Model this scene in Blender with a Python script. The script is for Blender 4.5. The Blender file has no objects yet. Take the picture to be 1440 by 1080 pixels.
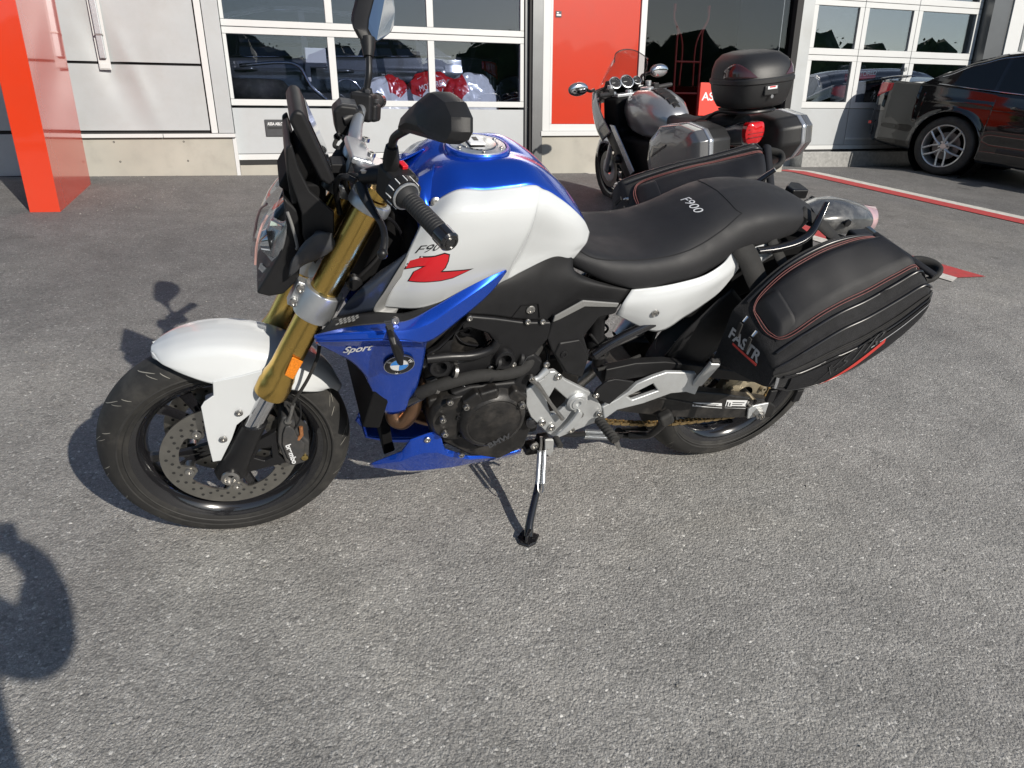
import bpy, math, random
from math import sin, cos, pi, radians, sqrt, atan2
from mathutils import Vector, Matrix, noise as mnoise
random.seed(7)
scene = bpy.context.scene
col = scene.collection

# ---------------------------------------------------------------- camera, sky, sun, exposure
cd = bpy.data.cameras.new('camera'); cam = bpy.data.objects.new('camera', cd); col.objects.link(cam)
cd.sensor_width = 36.0; cd.lens = 24.0; cd.clip_start = 0.05; cd.clip_end = 2000
PITCH, ROLL, CAMH = 20.299, 0.633, 1.0436
cam.matrix_world = Matrix.Translation((0, 0, CAMH)) @ Matrix.Rotation(radians(90 - PITCH), 4, 'X') @ Matrix.Rotation(radians(ROLL), 4, 'Z')
scene.camera = cam
SUN_AZ, SUN_EL = 132.0, 26.0        # direction the light travels to (degrees from +X), elevation
world = bpy.data.worlds.new('World'); scene.world = world; world.use_nodes = True
wn = world.node_tree; wn.nodes.clear()
sky = wn.nodes.new('ShaderNodeTexSky'); sky.sky_type = 'NISHITA'; sky.sun_disc = False
sky.sun_elevation = radians(SUN_EL); sky.sun_rotation = radians(270 - SUN_AZ) % (2*pi)
sky.dust_density = 0.35; sky.air_density = 1.0; sky.ozone_density = 1.0
bg = wn.nodes.new('ShaderNodeBackground'); bg.inputs[1].default_value = 0.10
wo = wn.nodes.new('ShaderNodeOutputWorld')
wn.links.new(sky.outputs[0], bg.inputs[0]); wn.links.new(bg.outputs[0], wo.inputs[0])
ld = bpy.data.lights.new('sun', 'SUN'); ld.energy = 5.0; ld.angle = radians(0.53); ld.color = (1.0, 0.935, 0.835)
sun = bpy.data.objects.new('sun', ld); col.objects.link(sun)
sd = Vector((cos(radians(SUN_EL))*cos(radians(SUN_AZ)), cos(radians(SUN_EL))*sin(radians(SUN_AZ)), -sin(radians(SUN_EL))))
sun.rotation_euler = sd.to_track_quat('-Z', 'Y').to_euler(); sun.location = (20, -22, 16)
vs = scene.view_settings; vs.view_transform = 'Standard'; vs.look = 'None'; vs.gamma = 1; vs.exposure = 0.0
vs.use_curve_mapping = False
scene.cycles.max_bounces = 10; scene.cycles.transparent_max_bounces = 16; scene.cycles.caustics_reflective = False
scene.cycles.caustics_refractive = False

# ---------------------------------------------------------------- materials
MATS = {}
def mat(name, c, rough=0.5, metal=0.0, coat=0.0, spec=0.5, var=0.0, vscale=8.0, bump=0.0, bscale=60.0, rvar=0.0, emit=0.0, dirt=None, flake=0.0, aniso=0.0, sheen=0.0, dscale=5.0):
    m = bpy.data.materials.new(name); m.use_nodes = True; MATS[name] = m
    nt = m.node_tree; b = nt.nodes['Principled BSDF']; L = nt.links.new
    b.inputs['Roughness'].default_value = rough; b.inputs['Metallic'].default_value = metal
    b.inputs['Coat Weight'].default_value = coat; b.inputs['Coat Roughness'].default_value = 0.03
    b.inputs['Specular IOR Level'].default_value = spec
    if sheen: b.inputs['Sheen Weight'].default_value = sheen
    col4 = (c[0], c[1], c[2], 1)
    b.inputs['Base Color'].default_value = col4
    tc = nt.nodes.new('ShaderNodeTexCoord')
    out = None
    if var > 0 or dirt:
        n = nt.nodes.new('ShaderNodeTexNoise'); n.inputs['Scale'].default_value = vscale; n.inputs['Detail'].default_value = 6
        n.inputs['Roughness'].default_value = 0.6
        L(tc.outputs['Object'], n.inputs['Vector'])
        r = nt.nodes.new('ShaderNodeValToRGB')
        r.color_ramp.elements[0].position = 0.3; r.color_ramp.elements[1].position = 0.7
        r.color_ramp.elements[0].color = tuple(max(0, v*(1-var)) for v in c) + (1,)
        r.color_ramp.elements[1].color = tuple(min(1, v*(1+var)) for v in c) + (1,)
        L(n.outputs['Fac'], r.inputs['Fac']); out = r.outputs['Color']
        if dirt:
            n2 = nt.nodes.new('ShaderNodeTexNoise'); n2.inputs['Scale'].default_value = dscale; n2.inputs['Detail'].default_value = 9
            n2.inputs['Roughness'].default_value = 0.7
            L(tc.outputs['Object'], n2.inputs['Vector'])
            r2 = nt.nodes.new('ShaderNodeValToRGB'); r2.color_ramp.elements[0].position = 0.46; r2.color_ramp.elements[1].position = 0.72
            r2.color_ramp.elements[1].color = (dirt[3],)*3 + (1,)
            L(n2.outputs['Fac'], r2.inputs['Fac'])
            mx = nt.nodes.new('ShaderNodeMix'); mx.data_type = 'RGBA'
            L(r2.outputs['Color'], mx.inputs['Factor']); L(out, mx.inputs['A']); mx.inputs['B'].default_value = (dirt[0], dirt[1], dirt[2], 1)
            out = mx.outputs['Result']
        L(out, b.inputs['Base Color'])
    if rvar > 0:
        n = nt.nodes.new('ShaderNodeTexNoise'); n.inputs['Scale'].default_value = vscale*1.7; n.inputs['Detail'].default_value = 8
        L(tc.outputs['Object'], n.inputs['Vector'])
        mr = nt.nodes.new('ShaderNodeMapRange'); mr.inputs['To Min'].default_value = max(0, rough-rvar); mr.inputs['To Max'].default_value = min(1, rough+rvar)
        mr.inputs['From Min'].default_value = 0.3; mr.inputs['From Max'].default_value = 0.7
        L(n.outputs['Fac'], mr.inputs['Value']); L(mr.outputs['Result'], b.inputs['Roughness'])
    if bump > 0:
        n = nt.nodes.new('ShaderNodeTexNoise'); n.inputs['Scale'].default_value = bscale; n.inputs['Detail'].default_value = 5
        L(tc.outputs['Object'], n.inputs['Vector'])
        bp = nt.nodes.new('ShaderNodeBump'); bp.inputs['Strength'].default_value = bump; bp.inputs['Distance'].default_value = 0.002
        L(n.outputs['Fac'], bp.inputs['Height']); L(bp.outputs['Normal'], b.inputs['Normal'])
    if emit > 0:
        b.inputs['Emission Color'].default_value = col4; b.inputs['Emission Strength'].default_value = emit
    return m

def glass_mat(name, tint, ior=1.5, rough=0.0, refl=(1, 1, 1)):
    m = bpy.data.materials.new(name); m.use_nodes = True; MATS[name] = m
    nt = m.node_tree; nt.nodes.clear(); L = nt.links.new
    o = nt.nodes.new('ShaderNodeOutputMaterial'); mx = nt.nodes.new('ShaderNodeMixShader')
    fr = nt.nodes.new('ShaderNodeFresnel'); fr.inputs['IOR'].default_value = ior
    t = nt.nodes.new('ShaderNodeBsdfTransparent'); t.inputs['Color'].default_value = tint + (1,)
    g = nt.nodes.new('ShaderNodeBsdfGlossy'); g.inputs['Roughness'].default_value = rough; g.inputs['Color'].default_value = refl + (1,)
    ge = nt.nodes.new('ShaderNodeNewGeometry'); ma = nt.nodes.new('ShaderNodeMapRange'); ma.inputs['To Min'].default_value = ior; ma.inputs['To Max'].default_value = 1/ior
    L(ge.outputs['Backfacing'], ma.inputs['Value']); L(ma.outputs['Result'], fr.inputs['IOR'])
    L(fr.outputs[0], mx.inputs[0]); L(t.outputs[0], mx.inputs[1]); L(g.outputs[0], mx.inputs[2]); L(mx.outputs[0], o.inputs[0])
    return m

# ---------------------------------------------------------------- mesh helpers
def vec(p): return Vector(p)
def cr(p0, p1, p2, p3, t):
    return 0.5*((2*p1) + (p2-p0)*t + (2*p0-5*p1+4*p2-p3)*t*t + (3*p1-p0-3*p2+p3)*t*t*t)
def spline(pts, n, closed=False, linear=False):
    pts = [vec(p) for p in pts]; k = len(pts)
    if k == 1: return pts*n
    out = []; segs = k if closed else k-1
    cnt = n if closed else n-1
    for i in range(n):
        u = i/cnt*segs if cnt else 0
        j = min(int(u), segs-1); t = u-j
        if linear:
            out.append(pts[j % k].lerp(pts[(j+1) % k], t)); continue
        if closed: q = [pts[(j+d) % k] for d in (-1, 0, 1, 2)]
        else:
            a, b = pts[j], pts[j+1]
            q = [pts[j-1] if j > 0 else a*2-b, a, b, pts[j+2] if j+2 < k else b*2-a]
        out.append(cr(q[0], q[1], q[2], q[3], t))
    return out
def frame_of(d, ref=None):
    d = d.normalized(); ref = ref or (Vector((0, 0, 1)) if abs(d.z) < 0.9 else Vector((1, 0, 0)))
    a = d.cross(ref).normalized(); return a, d.cross(a).normalized()

class MB:
    def __init__(s): s.V = []; s.F = []
    def add(s, V, F, M=None):
        k = len(s.V)
        s.V += [tuple(M @ vec(v)) if M else tuple(v) for v in V]
        s.F += [tuple(i+k for i in f) for f in F]; return s
    def box(s, c, size, R=None, taper=1.0):
        x, y, z = [v/2 for v in size]
        V = [(sx*x*(taper if sz > 0 else 1), sy*y*(taper if sz > 0 else 1), sz*z) for sz in (-1, 1) for sy in (-1, 1) for sx in (-1, 1)]
        V = [(R @ vec(v) if R else vec(v)) + vec(c) for v in V]
        return s.add(V, [(0, 2, 3, 1), (4, 5, 7, 6), (0, 1, 5, 4), (2, 6, 7, 3), (0, 4, 6, 2), (1, 3, 7, 5)])
    def prism(s, poly, off):
        poly = [vec(p) for p in poly]; off = vec(off); n = len(poly)
        nrm = Vector((0, 0, 0))
        for i in range(n): nrm += poly[i].cross(poly[(i+1) % n])
        if nrm.dot(off) > 0: poly = poly[::-1]
        V = poly + [p+off for p in poly]
        F = [tuple(range(n)), tuple(range(2*n-1, n-1, -1))] + [(i, i+n, (i+1) % n+n, (i+1) % n) for i in range(n)]
        F = [tuple(reversed(f)) if k >= 2 else f for k, f in enumerate(F)]
        F = [f for f in F]
        # orientation: poly faces -off
        return s.add(V, [F[0], F[1]] + [(i, (i+1) % n, (i+1) % n+n, i+n)[::-1] for i in range(n)])
    def tube(s, pts, r, n=10, res=0, closed=False, caps=True, flat=1.0, ref=None):
        if res: 
            rr = r if isinstance(r, (list, tuple)) else None
            P = spline(pts, res, closed)
            if rr: r = [spline([(q, 0, 0) for q in rr], res)[i].x for i in range(res)]
            pts = P
        pts = [vec(p) for p in pts]; k = len(pts); V = []; F = []
        if not isinstance(r, (list, tuple)): r = [r]*k
        prev = None
        for i, p in enumerate(pts):
            if closed: d = pts[(i+1) % k]-pts[i-1]
            else: d = pts[min(i+1, k-1)]-pts[max(i-1, 0)]
            d.normalize()
            if prev is None: a, b = frame_of(d, vec(ref) if ref else None)
            else:
                a = (prev - d*prev.dot(d)).normalized(); b = d.cross(a).normalized()
            prev = a
            for j in range(n):
                t = 2*pi*j/n; V.append(p + a*(r[i]*cos(t)) + b*(r[i]*flat*sin(t)))
        m = k if closed else k-1
        for i in range(m):
            for j in range(n):
                q = (i+1) % k
                F.append((i*n+j, i*n+(j+1) % n, q*n+(j+1) % n, q*n+j))
        if caps and not closed:
            F.append(tuple(range(n-1, -1, -1))); F.append(tuple((k-1)*n+j for j in range(n)))
        return s.add(V, F)
    def lathe(s, prof, o, ax, n=32, closed=False, a0=0.0, a1=2*pi):
        # prof: (radius, distance along axis)
        o = vec(o); ax = vec(ax).normalized(); a, b = frame_of(ax); V = []; F = []; k = len(prof); full = abs(a1-a0-2*pi) < 1e-6
        m = n if full else n+1
        for j in range(m):
            t = a0+(a1-a0)*j/n
            for (r, h) in prof: V.append(o + ax*h + a*(r*cos(t)) + b*(r*sin(t)))
        for j in range(n):
            q = (j+1) % m
            for i in range(k if closed else k-1):
                i2 = (i+1) % k
                F.append((j*k+i, j*k+i2, q*k+i2, q*k+i))
        return s.add(V, F)
    def loft(s, rings, closed=True, caps=True):
        n = len(rings[0]); V = [p for r in rings for p in r]; F = []
        for i in range(len(rings)-1):
            for j in range(n if closed else n-1):
                q = (j+1) % n; F.append((i*n+j, i*n+q, (i+1)*n+q, (i+1)*n+j))
        if caps and closed:
            F.append(tuple(range(n-1, -1, -1))); k = (len(rings)-1)*n; F.append(tuple(k+j for j in range(n)))
        return s.add(V, F)
    def sheet(s, rows, nu=24, nv=16, lu=False, lv=False):
        # rows: list of polylines (any length); smooth surface through them
        R = [spline(r, nu, linear=lu) for r in rows]
        cols = [spline([R[i][j] for i in range(len(R))], nv, linear=lv) for j in range(nu)]
        V = [cols[j][i] for i in range(nv) for j in range(nu)]
        F = [(i*nu+j, i*nu+j+1, (i+1)*nu+j+1, (i+1)*nu+j) for i in range(nv-1) for j in range(nu-1)]
        return s.add(V, F)
    def blob(s, c, r, n=12, m=8, R=None):
        V = []; F = []
        for i in range(m+1):
            t = pi*i/m
            for j in range(n):
                p = 2*pi*j/n; q = Vector((r[0]*sin(t)*cos(p), r[1]*sin(t)*sin(p), r[2]*cos(t)))
                V.append((R @ q if R else q)+vec(c))
        for i in range(m):
            for j in range(n): F.append((i*n+j, (i+1)*n+j, (i+1)*n+(j+1) % n, i*n+(j+1) % n))
        return s.add(V, F)
    def mirror(s):
        k = len(s.V); s.V += [(v[0], -v[1], v[2]) for v in s.V[:k]]; s.F += [tuple(reversed([i+k for i in f])) for f in s.F[:]]; return s
    def flip(s): s.V = [(v[0], -v[1], v[2]) for v in s.V]; s.F = [tuple(reversed(f)) for f in s.F]; return s
    def map(s, fn): s.V = [tuple(fn(vec(v))) for v in s.V]; return s
    def pair(s, name, m, parent=None, **k):
        # the same piece on the left and on the right, two objects
        s.build(name, m, parent, **k); k['soff'] = -k.get('soff', -1.0); s.flip(); return s.build(name, m, parent, **k)
    def build(s, name, m, parent=None, smooth=35, bevel=0.0, bseg=2, solid=0.0, sub=0, soff=-1.0, kind=None, label=None, merge=True):
        me = bpy.data.meshes.new(name); me.from_pydata([tuple(v) for v in s.V], [], s.F); me.validate()
        if merge:
            import bmesh
            bm = bmesh.new(); bm.from_mesh(me); bmesh.ops.remove_doubles(bm, verts=bm.verts, dist=1e-5)
            if not solid: bmesh.ops.recalc_face_normals(bm, faces=bm.faces)
            bm.to_mesh(me); bm.free()
        me.update()
        if isinstance(m, str): m = MATS[m]
        me.materials.append(m)
        o = bpy.data.objects.new(name, me); col.objects.link(o)
        if parent: o.parent = parent
        if smooth:
            for p in me.polygons: p.use_smooth = True
            try: me.set_sharp_from_angle(angle=radians(smooth))
            except Exception: pass
        if solid:
            md = o.modifiers.new('solid', 'SOLIDIFY'); md.thickness = solid; md.offset = soff; md.use_even_offset = False
        if bevel:
            md = o.modifiers.new('bevel', 'BEVEL'); md.width = bevel; md.segments = bseg; md.limit_method = 'ANGLE'; md.angle_limit = radians(32)
            try: md.harden_normals = True
            except Exception: pass
        if sub:
            md = o.modifiers.new('sub', 'SUBSURF'); md.levels = sub; md.render_levels = sub
        if kind: o['kind'] = kind
        if label: o['label'] = label
        return o

def empty(name, M=None, label=None, cat=None, group=None, kind=None, parent=None):
    o = bpy.data.objects.new(name, None); col.objects.link(o); o.empty_display_size = 0.1
    if M is not None: o.matrix_world = M
    if parent: o.parent = parent
    tag(o, label, cat, group, kind); return o
def tag(o, label=None, cat=None, group=None, kind=None):
    if label: o['label'] = label
    if cat: o['category'] = cat
    if group: o['group'] = group
    if kind: o['kind'] = kind
    return o
def copy_tree(o, parent=None):
    c = o.copy(); col.objects.link(c); c.parent = parent
    for ch in list(o.children): copy_tree(ch, c)
    return c
def text(name, s, o, ux, uy, size, m, parent=None, shear=0.0, extrude=0.0006, bold=0.0, width=None, align='LEFT', lift=None, space=1.0, fn=None):
    c = bpy.data.curves.new(name, 'FONT'); c.body = s; c.size = 1.0; c.shear = shear; c.offset = bold; c.align_x = align; c.space_character = space
    t = bpy.data.objects.new(name, c); col.objects.link(t)
    dg = bpy.context.evaluated_depsgraph_get(); dg.update()
    me = bpy.data.meshes.new_from_object(t.evaluated_get(dg)); bpy.data.objects.remove(t); bpy.data.curves.remove(c)
    V = [v.co.copy() for v in me.vertices]; F = [tuple(p.vertices) for p in me.polygons]; bpy.data.meshes.remove(me)
    ux = vec(ux); uy = vec(uy).normalized()
    w = max(v.x for v in V) - min(v.x for v in V) if V else 1
    if width: sx = width/w
    else: sx = size
    ux = ux.normalized(); nz = ux.cross(uy).normalized(); o = vec(o)
    b = MB()
    P = []
    for v in V:
        q = o + ux*(v.x*sx) + uy*(v.y*size)
        P.append(fn(q) if fn else q)
    b.add([p + nz*extrude for p in P], F)
    return b.build(name, m, parent, smooth=0, merge=False)
def flat(name, polys, m, parent=None, off=None, solid=0.0006):
    b = MB()
    for p in polys:
        p = [vec(q) for q in p]
        b.prism(p, vec(off) if off else Vector((0, solid, 0)))
    return b.build(name, m, parent, smooth=0)
def disc(b, c, ax, r, h, n=20): return b.lathe([(0, 0), (r, 0), (r, h), (0, h)], c, ax, n)
def bolt(name, c, ax, r, h, m, parent, socket=True):
    b = MB(); ax = vec(ax).normalized()
    prof = [(r, 0), (r, h*0.75), (r*0.86, h)]
    prof += [(r*0.5, h), (r*0.45, h*0.45), (0, h*0.45)] if socket else [(0, h)]
    b.lathe(prof, c, ax, 14); return b.build(name, m, parent, smooth=40)

# ---------------------------------------------------------------- shared materials
mat('white_paint', (0.60, 0.62, 0.63), 0.25, coat=0.9, var=0.02, vscale=3)
mat('blue_paint', (0.008, 0.085, 0.62), 0.27, metal=0.72, coat=1.0, var=0.05, vscale=400)
mat('red_decal', (0.62, 0.012, 0.02), 0.3, coat=0.6)
mat('black_decal', (0.012, 0.012, 0.013), 0.35)
mat('white_decal', (0.75, 0.76, 0.77), 0.4)
mat('gold', (0.70, 0.47, 0.135), 0.25, metal=1.0, var=0.05, vscale=7, rvar=0.03)
mat('chrome', (0.72, 0.73, 0.75), 0.10, metal=1.0)
mat('alu', (0.60, 0.62, 0.64), 0.38, metal=0.85, var=0.06, vscale=20, bump=0.05, bscale=900)
mat('silver_cast', (0.58, 0.60, 0.61), 0.42, metal=0.55, var=0.05, vscale=14, bump=0.12, bscale=1200, dirt=(0.25, 0.22, 0.18, 0.35))
mat('steel', (0.50, 0.49, 0.47), 0.32, metal=1.0, var=0.15, vscale=60)
mat('gloss_black', (0.012, 0.012, 0.014), 0.16, coat=0.8, var=0.1, vscale=20)
mat('satin_black', (0.011, 0.011, 0.012), 0.38, spec=0.38, var=0.15, vscale=25, rvar=0.08)
mat('plastic_black', (0.013, 0.013, 0.014), 0.50, spec=0.32, var=0.18, vscale=30, bump=0.10, bscale=700)
mat('plastic_grey', (0.045, 0.047, 0.052), 0.50, var=0.12, vscale=30, bump=0.08, bscale=700)
mat('engine_black', (0.014, 0.0135, 0.0135), 0.42, spec=0.38, var=0.3, vscale=40, bump=0.15, bscale=500, rvar=0.1, dirt=(0.10, 0.09, 0.08, 0.4), dscale=14)
mat('matt_black', (0.006, 0.006, 0.0065), 0.75, spec=0.2, var=0.2, vscale=20)
mat('rubber', (0.018, 0.0175, 0.017), 0.72, var=0.25, vscale=18, bump=0.12, bscale=300, dirt=(0.085, 0.08, 0.07, 0.45), dscale=9)
mat('rubber_side', (0.024, 0.0235, 0.023), 0.66, var=0.2, vscale=30, dirt=(0.09, 0.085, 0.075, 0.35), dscale=12)
mat('sipe_edge_lit', (0.26, 0.25, 0.22), 0.8)  # pale tone painted for the sunlit edges of the sipes
mat('grip_rubber', (0.020, 0.020, 0.021), 0.60, bump=0.2, bscale=900, var=0.15, vscale=60)
mat('seat_vinyl', (0.020, 0.020, 0.022), 0.60, spec=0.4, bump=0.22, bscale=1500, var=0.10, vscale=12, rvar=0.06)
mat('stitch', (0.006, 0.006, 0.007), 0.7)
mat('disc_steel', (0.32, 0.31, 0.285), 0.36, metal=0.9, var=0.12, vscale=40)
mat('disc_hole', (0.02, 0.02, 0.02), 0.8)
mat('caliper', (0.05, 0.051, 0.053), 0.46, metal=0.2, var=0.15, vscale=60, dirt=(0.14, 0.12, 0.10, 0.4), dscale=20)
mat('orange_reflector', (0.78, 0.22, 0.01), 0.28, coat=0.6, var=0.35, vscale=260)
mat('exhaust', (0.22, 0.13, 0.08), 0.34, metal=0.9, var=0.4, vscale=12)
mat('hose', (0.020, 0.0195, 0.019), 0.85, bump=0.5, bscale=900, var=0.2, vscale=80)
mat('chain', (0.33, 0.24, 0.12), 0.45, metal=0.8, var=0.35, vscale=120)
mat('sprocket', (0.36, 0.31, 0.22), 0.5, metal=0.6, var=0.3, vscale=40, dirt=(0.12, 0.09, 0.06, 0.5))
mat('copper_rust', (0.35, 0.15, 0.06), 0.6, metal=0.4, var=0.3, vscale=90)
mat('dark_blue_sky_tint', (0.020, 0.026, 0.040), 0.42, var=0.1, vscale=20, bump=0.06, bscale=700)  # tank infill: sky reflection put into the blue; sticker: its own colour
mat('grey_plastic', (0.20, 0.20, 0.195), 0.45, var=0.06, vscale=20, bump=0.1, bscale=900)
mat('screen', (0.006, 0.007, 0.009), 0.08, coat=0.6)
mat('tail_smoke', (0.07, 0.072, 0.075), 0.25, coat=0.5, var=0.25, vscale=40, dirt=(0.35, 0.34, 0.32, 0.5), dscale=18)
mat('red_lens', (0.55, 0.008, 0.012), 0.12, coat=0.8, var=0.15, vscale=40)
mat('tail_lens_pink', (0.52, 0.34, 0.36), 0.12, coat=0.8, var=0.2, vscale=30)
mat('grey_print_dark', (0.075, 0.076, 0.08), 0.45)
mat('guide_pink', (0.62, 0.36, 0.32), 0.3, coat=0.5)
mat('lamp_grey', (0.34, 0.35, 0.36), 0.25, metal=0.8, var=0.2, vscale=60)
mat('brass', (0.55, 0.42, 0.16), 0.35, metal=1.0)
mat('cordura', (0.014, 0.014, 0.0155), 0.72, spec=0.25, bump=0.8, bscale=420, var=0.35, vscale=60, sheen=0.15)
mat('bag_vinyl', (0.013, 0.013, 0.015), 0.52, spec=0.35, bump=0.35, bscale=1100, var=0.15, vscale=10, rvar=0.06)
mat('webbing', (0.022, 0.0215, 0.021), 0.8, bump=0.6, bscale=900, var=0.25, vscale=30)
mat('red_stitch', (0.17, 0.062, 0.058), 0.7, var=0.4, vscale=300)
mat('piping', (0.015, 0.015, 0.017), 0.3)
mat('grey_print', (0.42, 0.43, 0.45), 0.5)
mat('red_print', (0.55, 0.05, 0.04), 0.5)
mat('blue_roundel', (0.03, 0.24, 0.70), 0.25, coat=0.8)
glass_mat('clear_lens', (0.90, 0.92, 0.94), 1.45)
glass_mat('smoke_screen', (0.84, 0.82, 0.82), 1.4)
glass_mat('window_glass', (0.80, 0.83, 0.91), 1.85)
glass_mat('dark_glass', (0.62, 0.64, 0.67), 1.6)
glass_mat('coated_glass', (0.74, 0.77, 0.82), 2.9)
glass_mat('car_glass', (0.16, 0.18, 0.18), 1.52)
# building
mat('panel_grey', (0.46, 0.48, 0.49), 0.36, metal=0.15, var=0.03, vscale=2, rvar=0.06, dirt=(0.36, 0.35, 0.33, 0.45), dscale=1.6)
mat('frame_white', (0.62, 0.63, 0.63), 0.35, var=0.02, vscale=4)
mat('door_grey', (0.44, 0.46, 0.475), 0.45, var=0.02, vscale=3, dirt=(0.36, 0.36, 0.35, 0.4), dscale=2.2, bump=0.15, bscale=500)
mat('concrete', (0.40, 0.385, 0.34), 0.85, var=0.14, vscale=6, bump=0.3, bscale=120, dirt=(0.30, 0.28, 0.24, 0.5), dscale=3)
mat('facade_red', (0.53, 0.036, 0.012), 0.22, coat=0.5, var=0.02, vscale=3, dirt=(0.42, 0.05, 0.03, 0.35), dscale=2.5)
mat('pillar_red', (0.60, 0.042, 0.012), 0.16, coat=0.9, var=0.02, vscale=3, dirt=(0.50, 0.06, 0.03, 0.3), dscale=2.0)
mat('dark_steel', (0.16, 0.165, 0.17), 0.35, metal=0.7, var=0.08, vscale=4)
mat('seal_black', (0.012, 0.012, 0.013), 0.7)
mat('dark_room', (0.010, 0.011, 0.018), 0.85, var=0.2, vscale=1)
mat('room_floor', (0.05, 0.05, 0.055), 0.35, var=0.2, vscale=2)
mat('tread_plate', (0.42, 0.42, 0.41), 0.4, metal=0.7, bump=0.8, bscale=45, var=0.2, vscale=30)
mat('handtruck_red', (0.26, 0.012, 0.012), 0.4, coat=0.3)
mat('sign_red', (0.75, 0.05, 0.03), 0.4)
mat('plastic_wrap', (0.66, 0.67, 0.68), 0.20, var=0.12, vscale=9, bump=0.6, bscale=22, coat=0.4)
mat('wrap_red', (0.50, 0.02, 0.025), 0.25, bump=0.5, bscale=25, coat=0.4)
mat('line_white', (0.62, 0.60, 0.55), 0.75, var=0.12, vscale=30, dirt=(0.30, 0.28, 0.25, 0.6), dscale=16)
mat('line_red', (0.46, 0.055, 0.055), 0.75, var=0.12, vscale=30, dirt=(0.25, 0.10, 0.09, 0.5), dscale=16)

def asphalt():
    m = bpy.data.materials.new('asphalt'); m.use_nodes = True; MATS['asphalt'] = m
    nt = m.node_tree; b = nt.nodes['Principled BSDF']; L = nt.links.new
    tc = nt.nodes.new('ShaderNodeTexCoord'); P = tc.outputs['Object']
    def nz(scale, det, rough=0.6, dist=0.0):
        n = nt.nodes.new('ShaderNodeTexNoise'); n.inputs['Scale'].default_value = scale; n.inputs['Detail'].default_value = det
        n.inputs['Roughness'].default_value = rough; n.inputs['Distortion'].default_value = dist; L(P, n.inputs['Vector']); return n.outputs['Fac']
    def vor(scale, out='Distance', feat='F1'):
        n = nt.nodes.new('ShaderNodeTexVoronoi'); n.inputs['Scale'].default_value = scale; n.feature = feat; L(P, n.inputs['Vector']); return n.outputs[out]
    def ramp(fac, stops):
        r = nt.nodes.new('ShaderNodeValToRGB'); e = r.color_ramp.elements
        while len(e) < len(stops): e.new(0.5)
        for i, (p, c) in enumerate(stops): e[i].position = p; e[i].color = (c if isinstance(c, tuple) else (c, c, c)) + (1,)
        L(fac, r.inputs['Fac']); return r.outputs['Color']
    def mix(f, a, c, mode='MIX'):
        n = nt.nodes.new('ShaderNodeMix'); n.data_type = 'RGBA'; n.blend_type = mode
        if isinstance(f, float): n.inputs['Factor'].default_value = f
        else: L(f, n.inputs['Factor'])
        for s, v in (('A', a), ('B', c)):
            if isinstance(v, tuple): n.inputs[s].default_value = v + (1,)
            else: L(v, n.inputs[s])
        return n.outputs['Result']
    # two sizes of stone in a sandy binder, worn and dusted unevenly
    def stones(scale, dark, stops, edge):
        sep = nt.nodes.new('ShaderNodeSeparateColor'); L(vor(scale, 'Color'), sep.inputs[0])
        return mix(ramp(vor(scale, 'Distance', 'DISTANCE_TO_EDGE'), [(0.0, 0.0), (edge, 1.0)]), dark, ramp(sep.outputs[0], stops))
    big = stones(125, (0.238, 0.233, 0.222), [(0.0, (0.218, 0.215, 0.208)), (0.4, (0.332, 0.327, 0.316)), (0.75, (0.434, 0.427, 0.410)), (0.95, (0.569, 0.559, 0.535)), (1.0, (0.801, 0.790, 0.759))], 0.12)
    small = stones(320, (0.272, 0.265, 0.253), [(0.0, (0.264, 0.260, 0.251)), (0.5, (0.376, 0.368, 0.354)), (1.0, (0.524, 0.514, 0.492))], 0.15)
    mask = ramp(nz(52, 3, 0.5), [(0.44, 0.0), (0.56, 1.0)])
    base = mix(mask, small, big)
    base = mix(1.0, base, ramp(nz(430, 3), [(0.3, 0.68), (0.7, 1.24)]), 'MULTIPLY')
    base = mix(1.0, base, ramp(nz(0.5, 6, 0.62, 0.8), [(0.30, (0.70, 0.70, 0.715)), (0.50, (0.95, 0.95, 0.95)), (0.72, (1.16, 1.14, 1.09))]), 'MULTIPLY')
    base = mix(1.0, base, ramp(nz(5.5, 8, 0.68), [(0.33, 0.82), (0.67, 1.12)]), 'MULTIPLY')
    # newer, darker surfacing towards the building, ragged where the two meet
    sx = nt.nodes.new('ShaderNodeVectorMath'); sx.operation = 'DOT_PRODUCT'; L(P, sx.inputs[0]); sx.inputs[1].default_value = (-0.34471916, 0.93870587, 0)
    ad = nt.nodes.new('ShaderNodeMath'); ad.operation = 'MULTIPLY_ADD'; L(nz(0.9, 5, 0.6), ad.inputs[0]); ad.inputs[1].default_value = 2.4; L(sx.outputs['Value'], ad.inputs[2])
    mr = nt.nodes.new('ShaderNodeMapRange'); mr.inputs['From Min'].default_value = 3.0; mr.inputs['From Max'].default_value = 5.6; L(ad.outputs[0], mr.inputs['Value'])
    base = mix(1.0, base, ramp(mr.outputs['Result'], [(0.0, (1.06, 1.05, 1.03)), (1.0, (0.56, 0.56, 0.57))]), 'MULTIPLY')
    spots = ramp(nz(1.9, 2, 0.4), [(0.715, 1.0), (0.765, 0.62)])        # old oil drips
    base = mix(1.0, base, spots, 'MULTIPLY')
    L(base, b.inputs['Base Color']); b.inputs['Roughness'].default_value = 0.74; b.inputs['Specular IOR Level'].default_value = 0.42
    d = vor(125); d2 = nz(240, 4, 0.6); d3 = nz(46, 5, 0.6)
    mm = nt.nodes.new('ShaderNodeMath'); mm.operation = 'MULTIPLY_ADD'; L(d, mm.inputs[0]); mm.inputs[1].default_value = -0.55; L(d2, mm.inputs[2])
    m2 = nt.nodes.new('ShaderNodeMath'); m2.operation = 'MULTIPLY_ADD'; L(d3, m2.inputs[0]); m2.inputs[1].default_value = 1.1; L(mm.outputs[0], m2.inputs[2])
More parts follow.
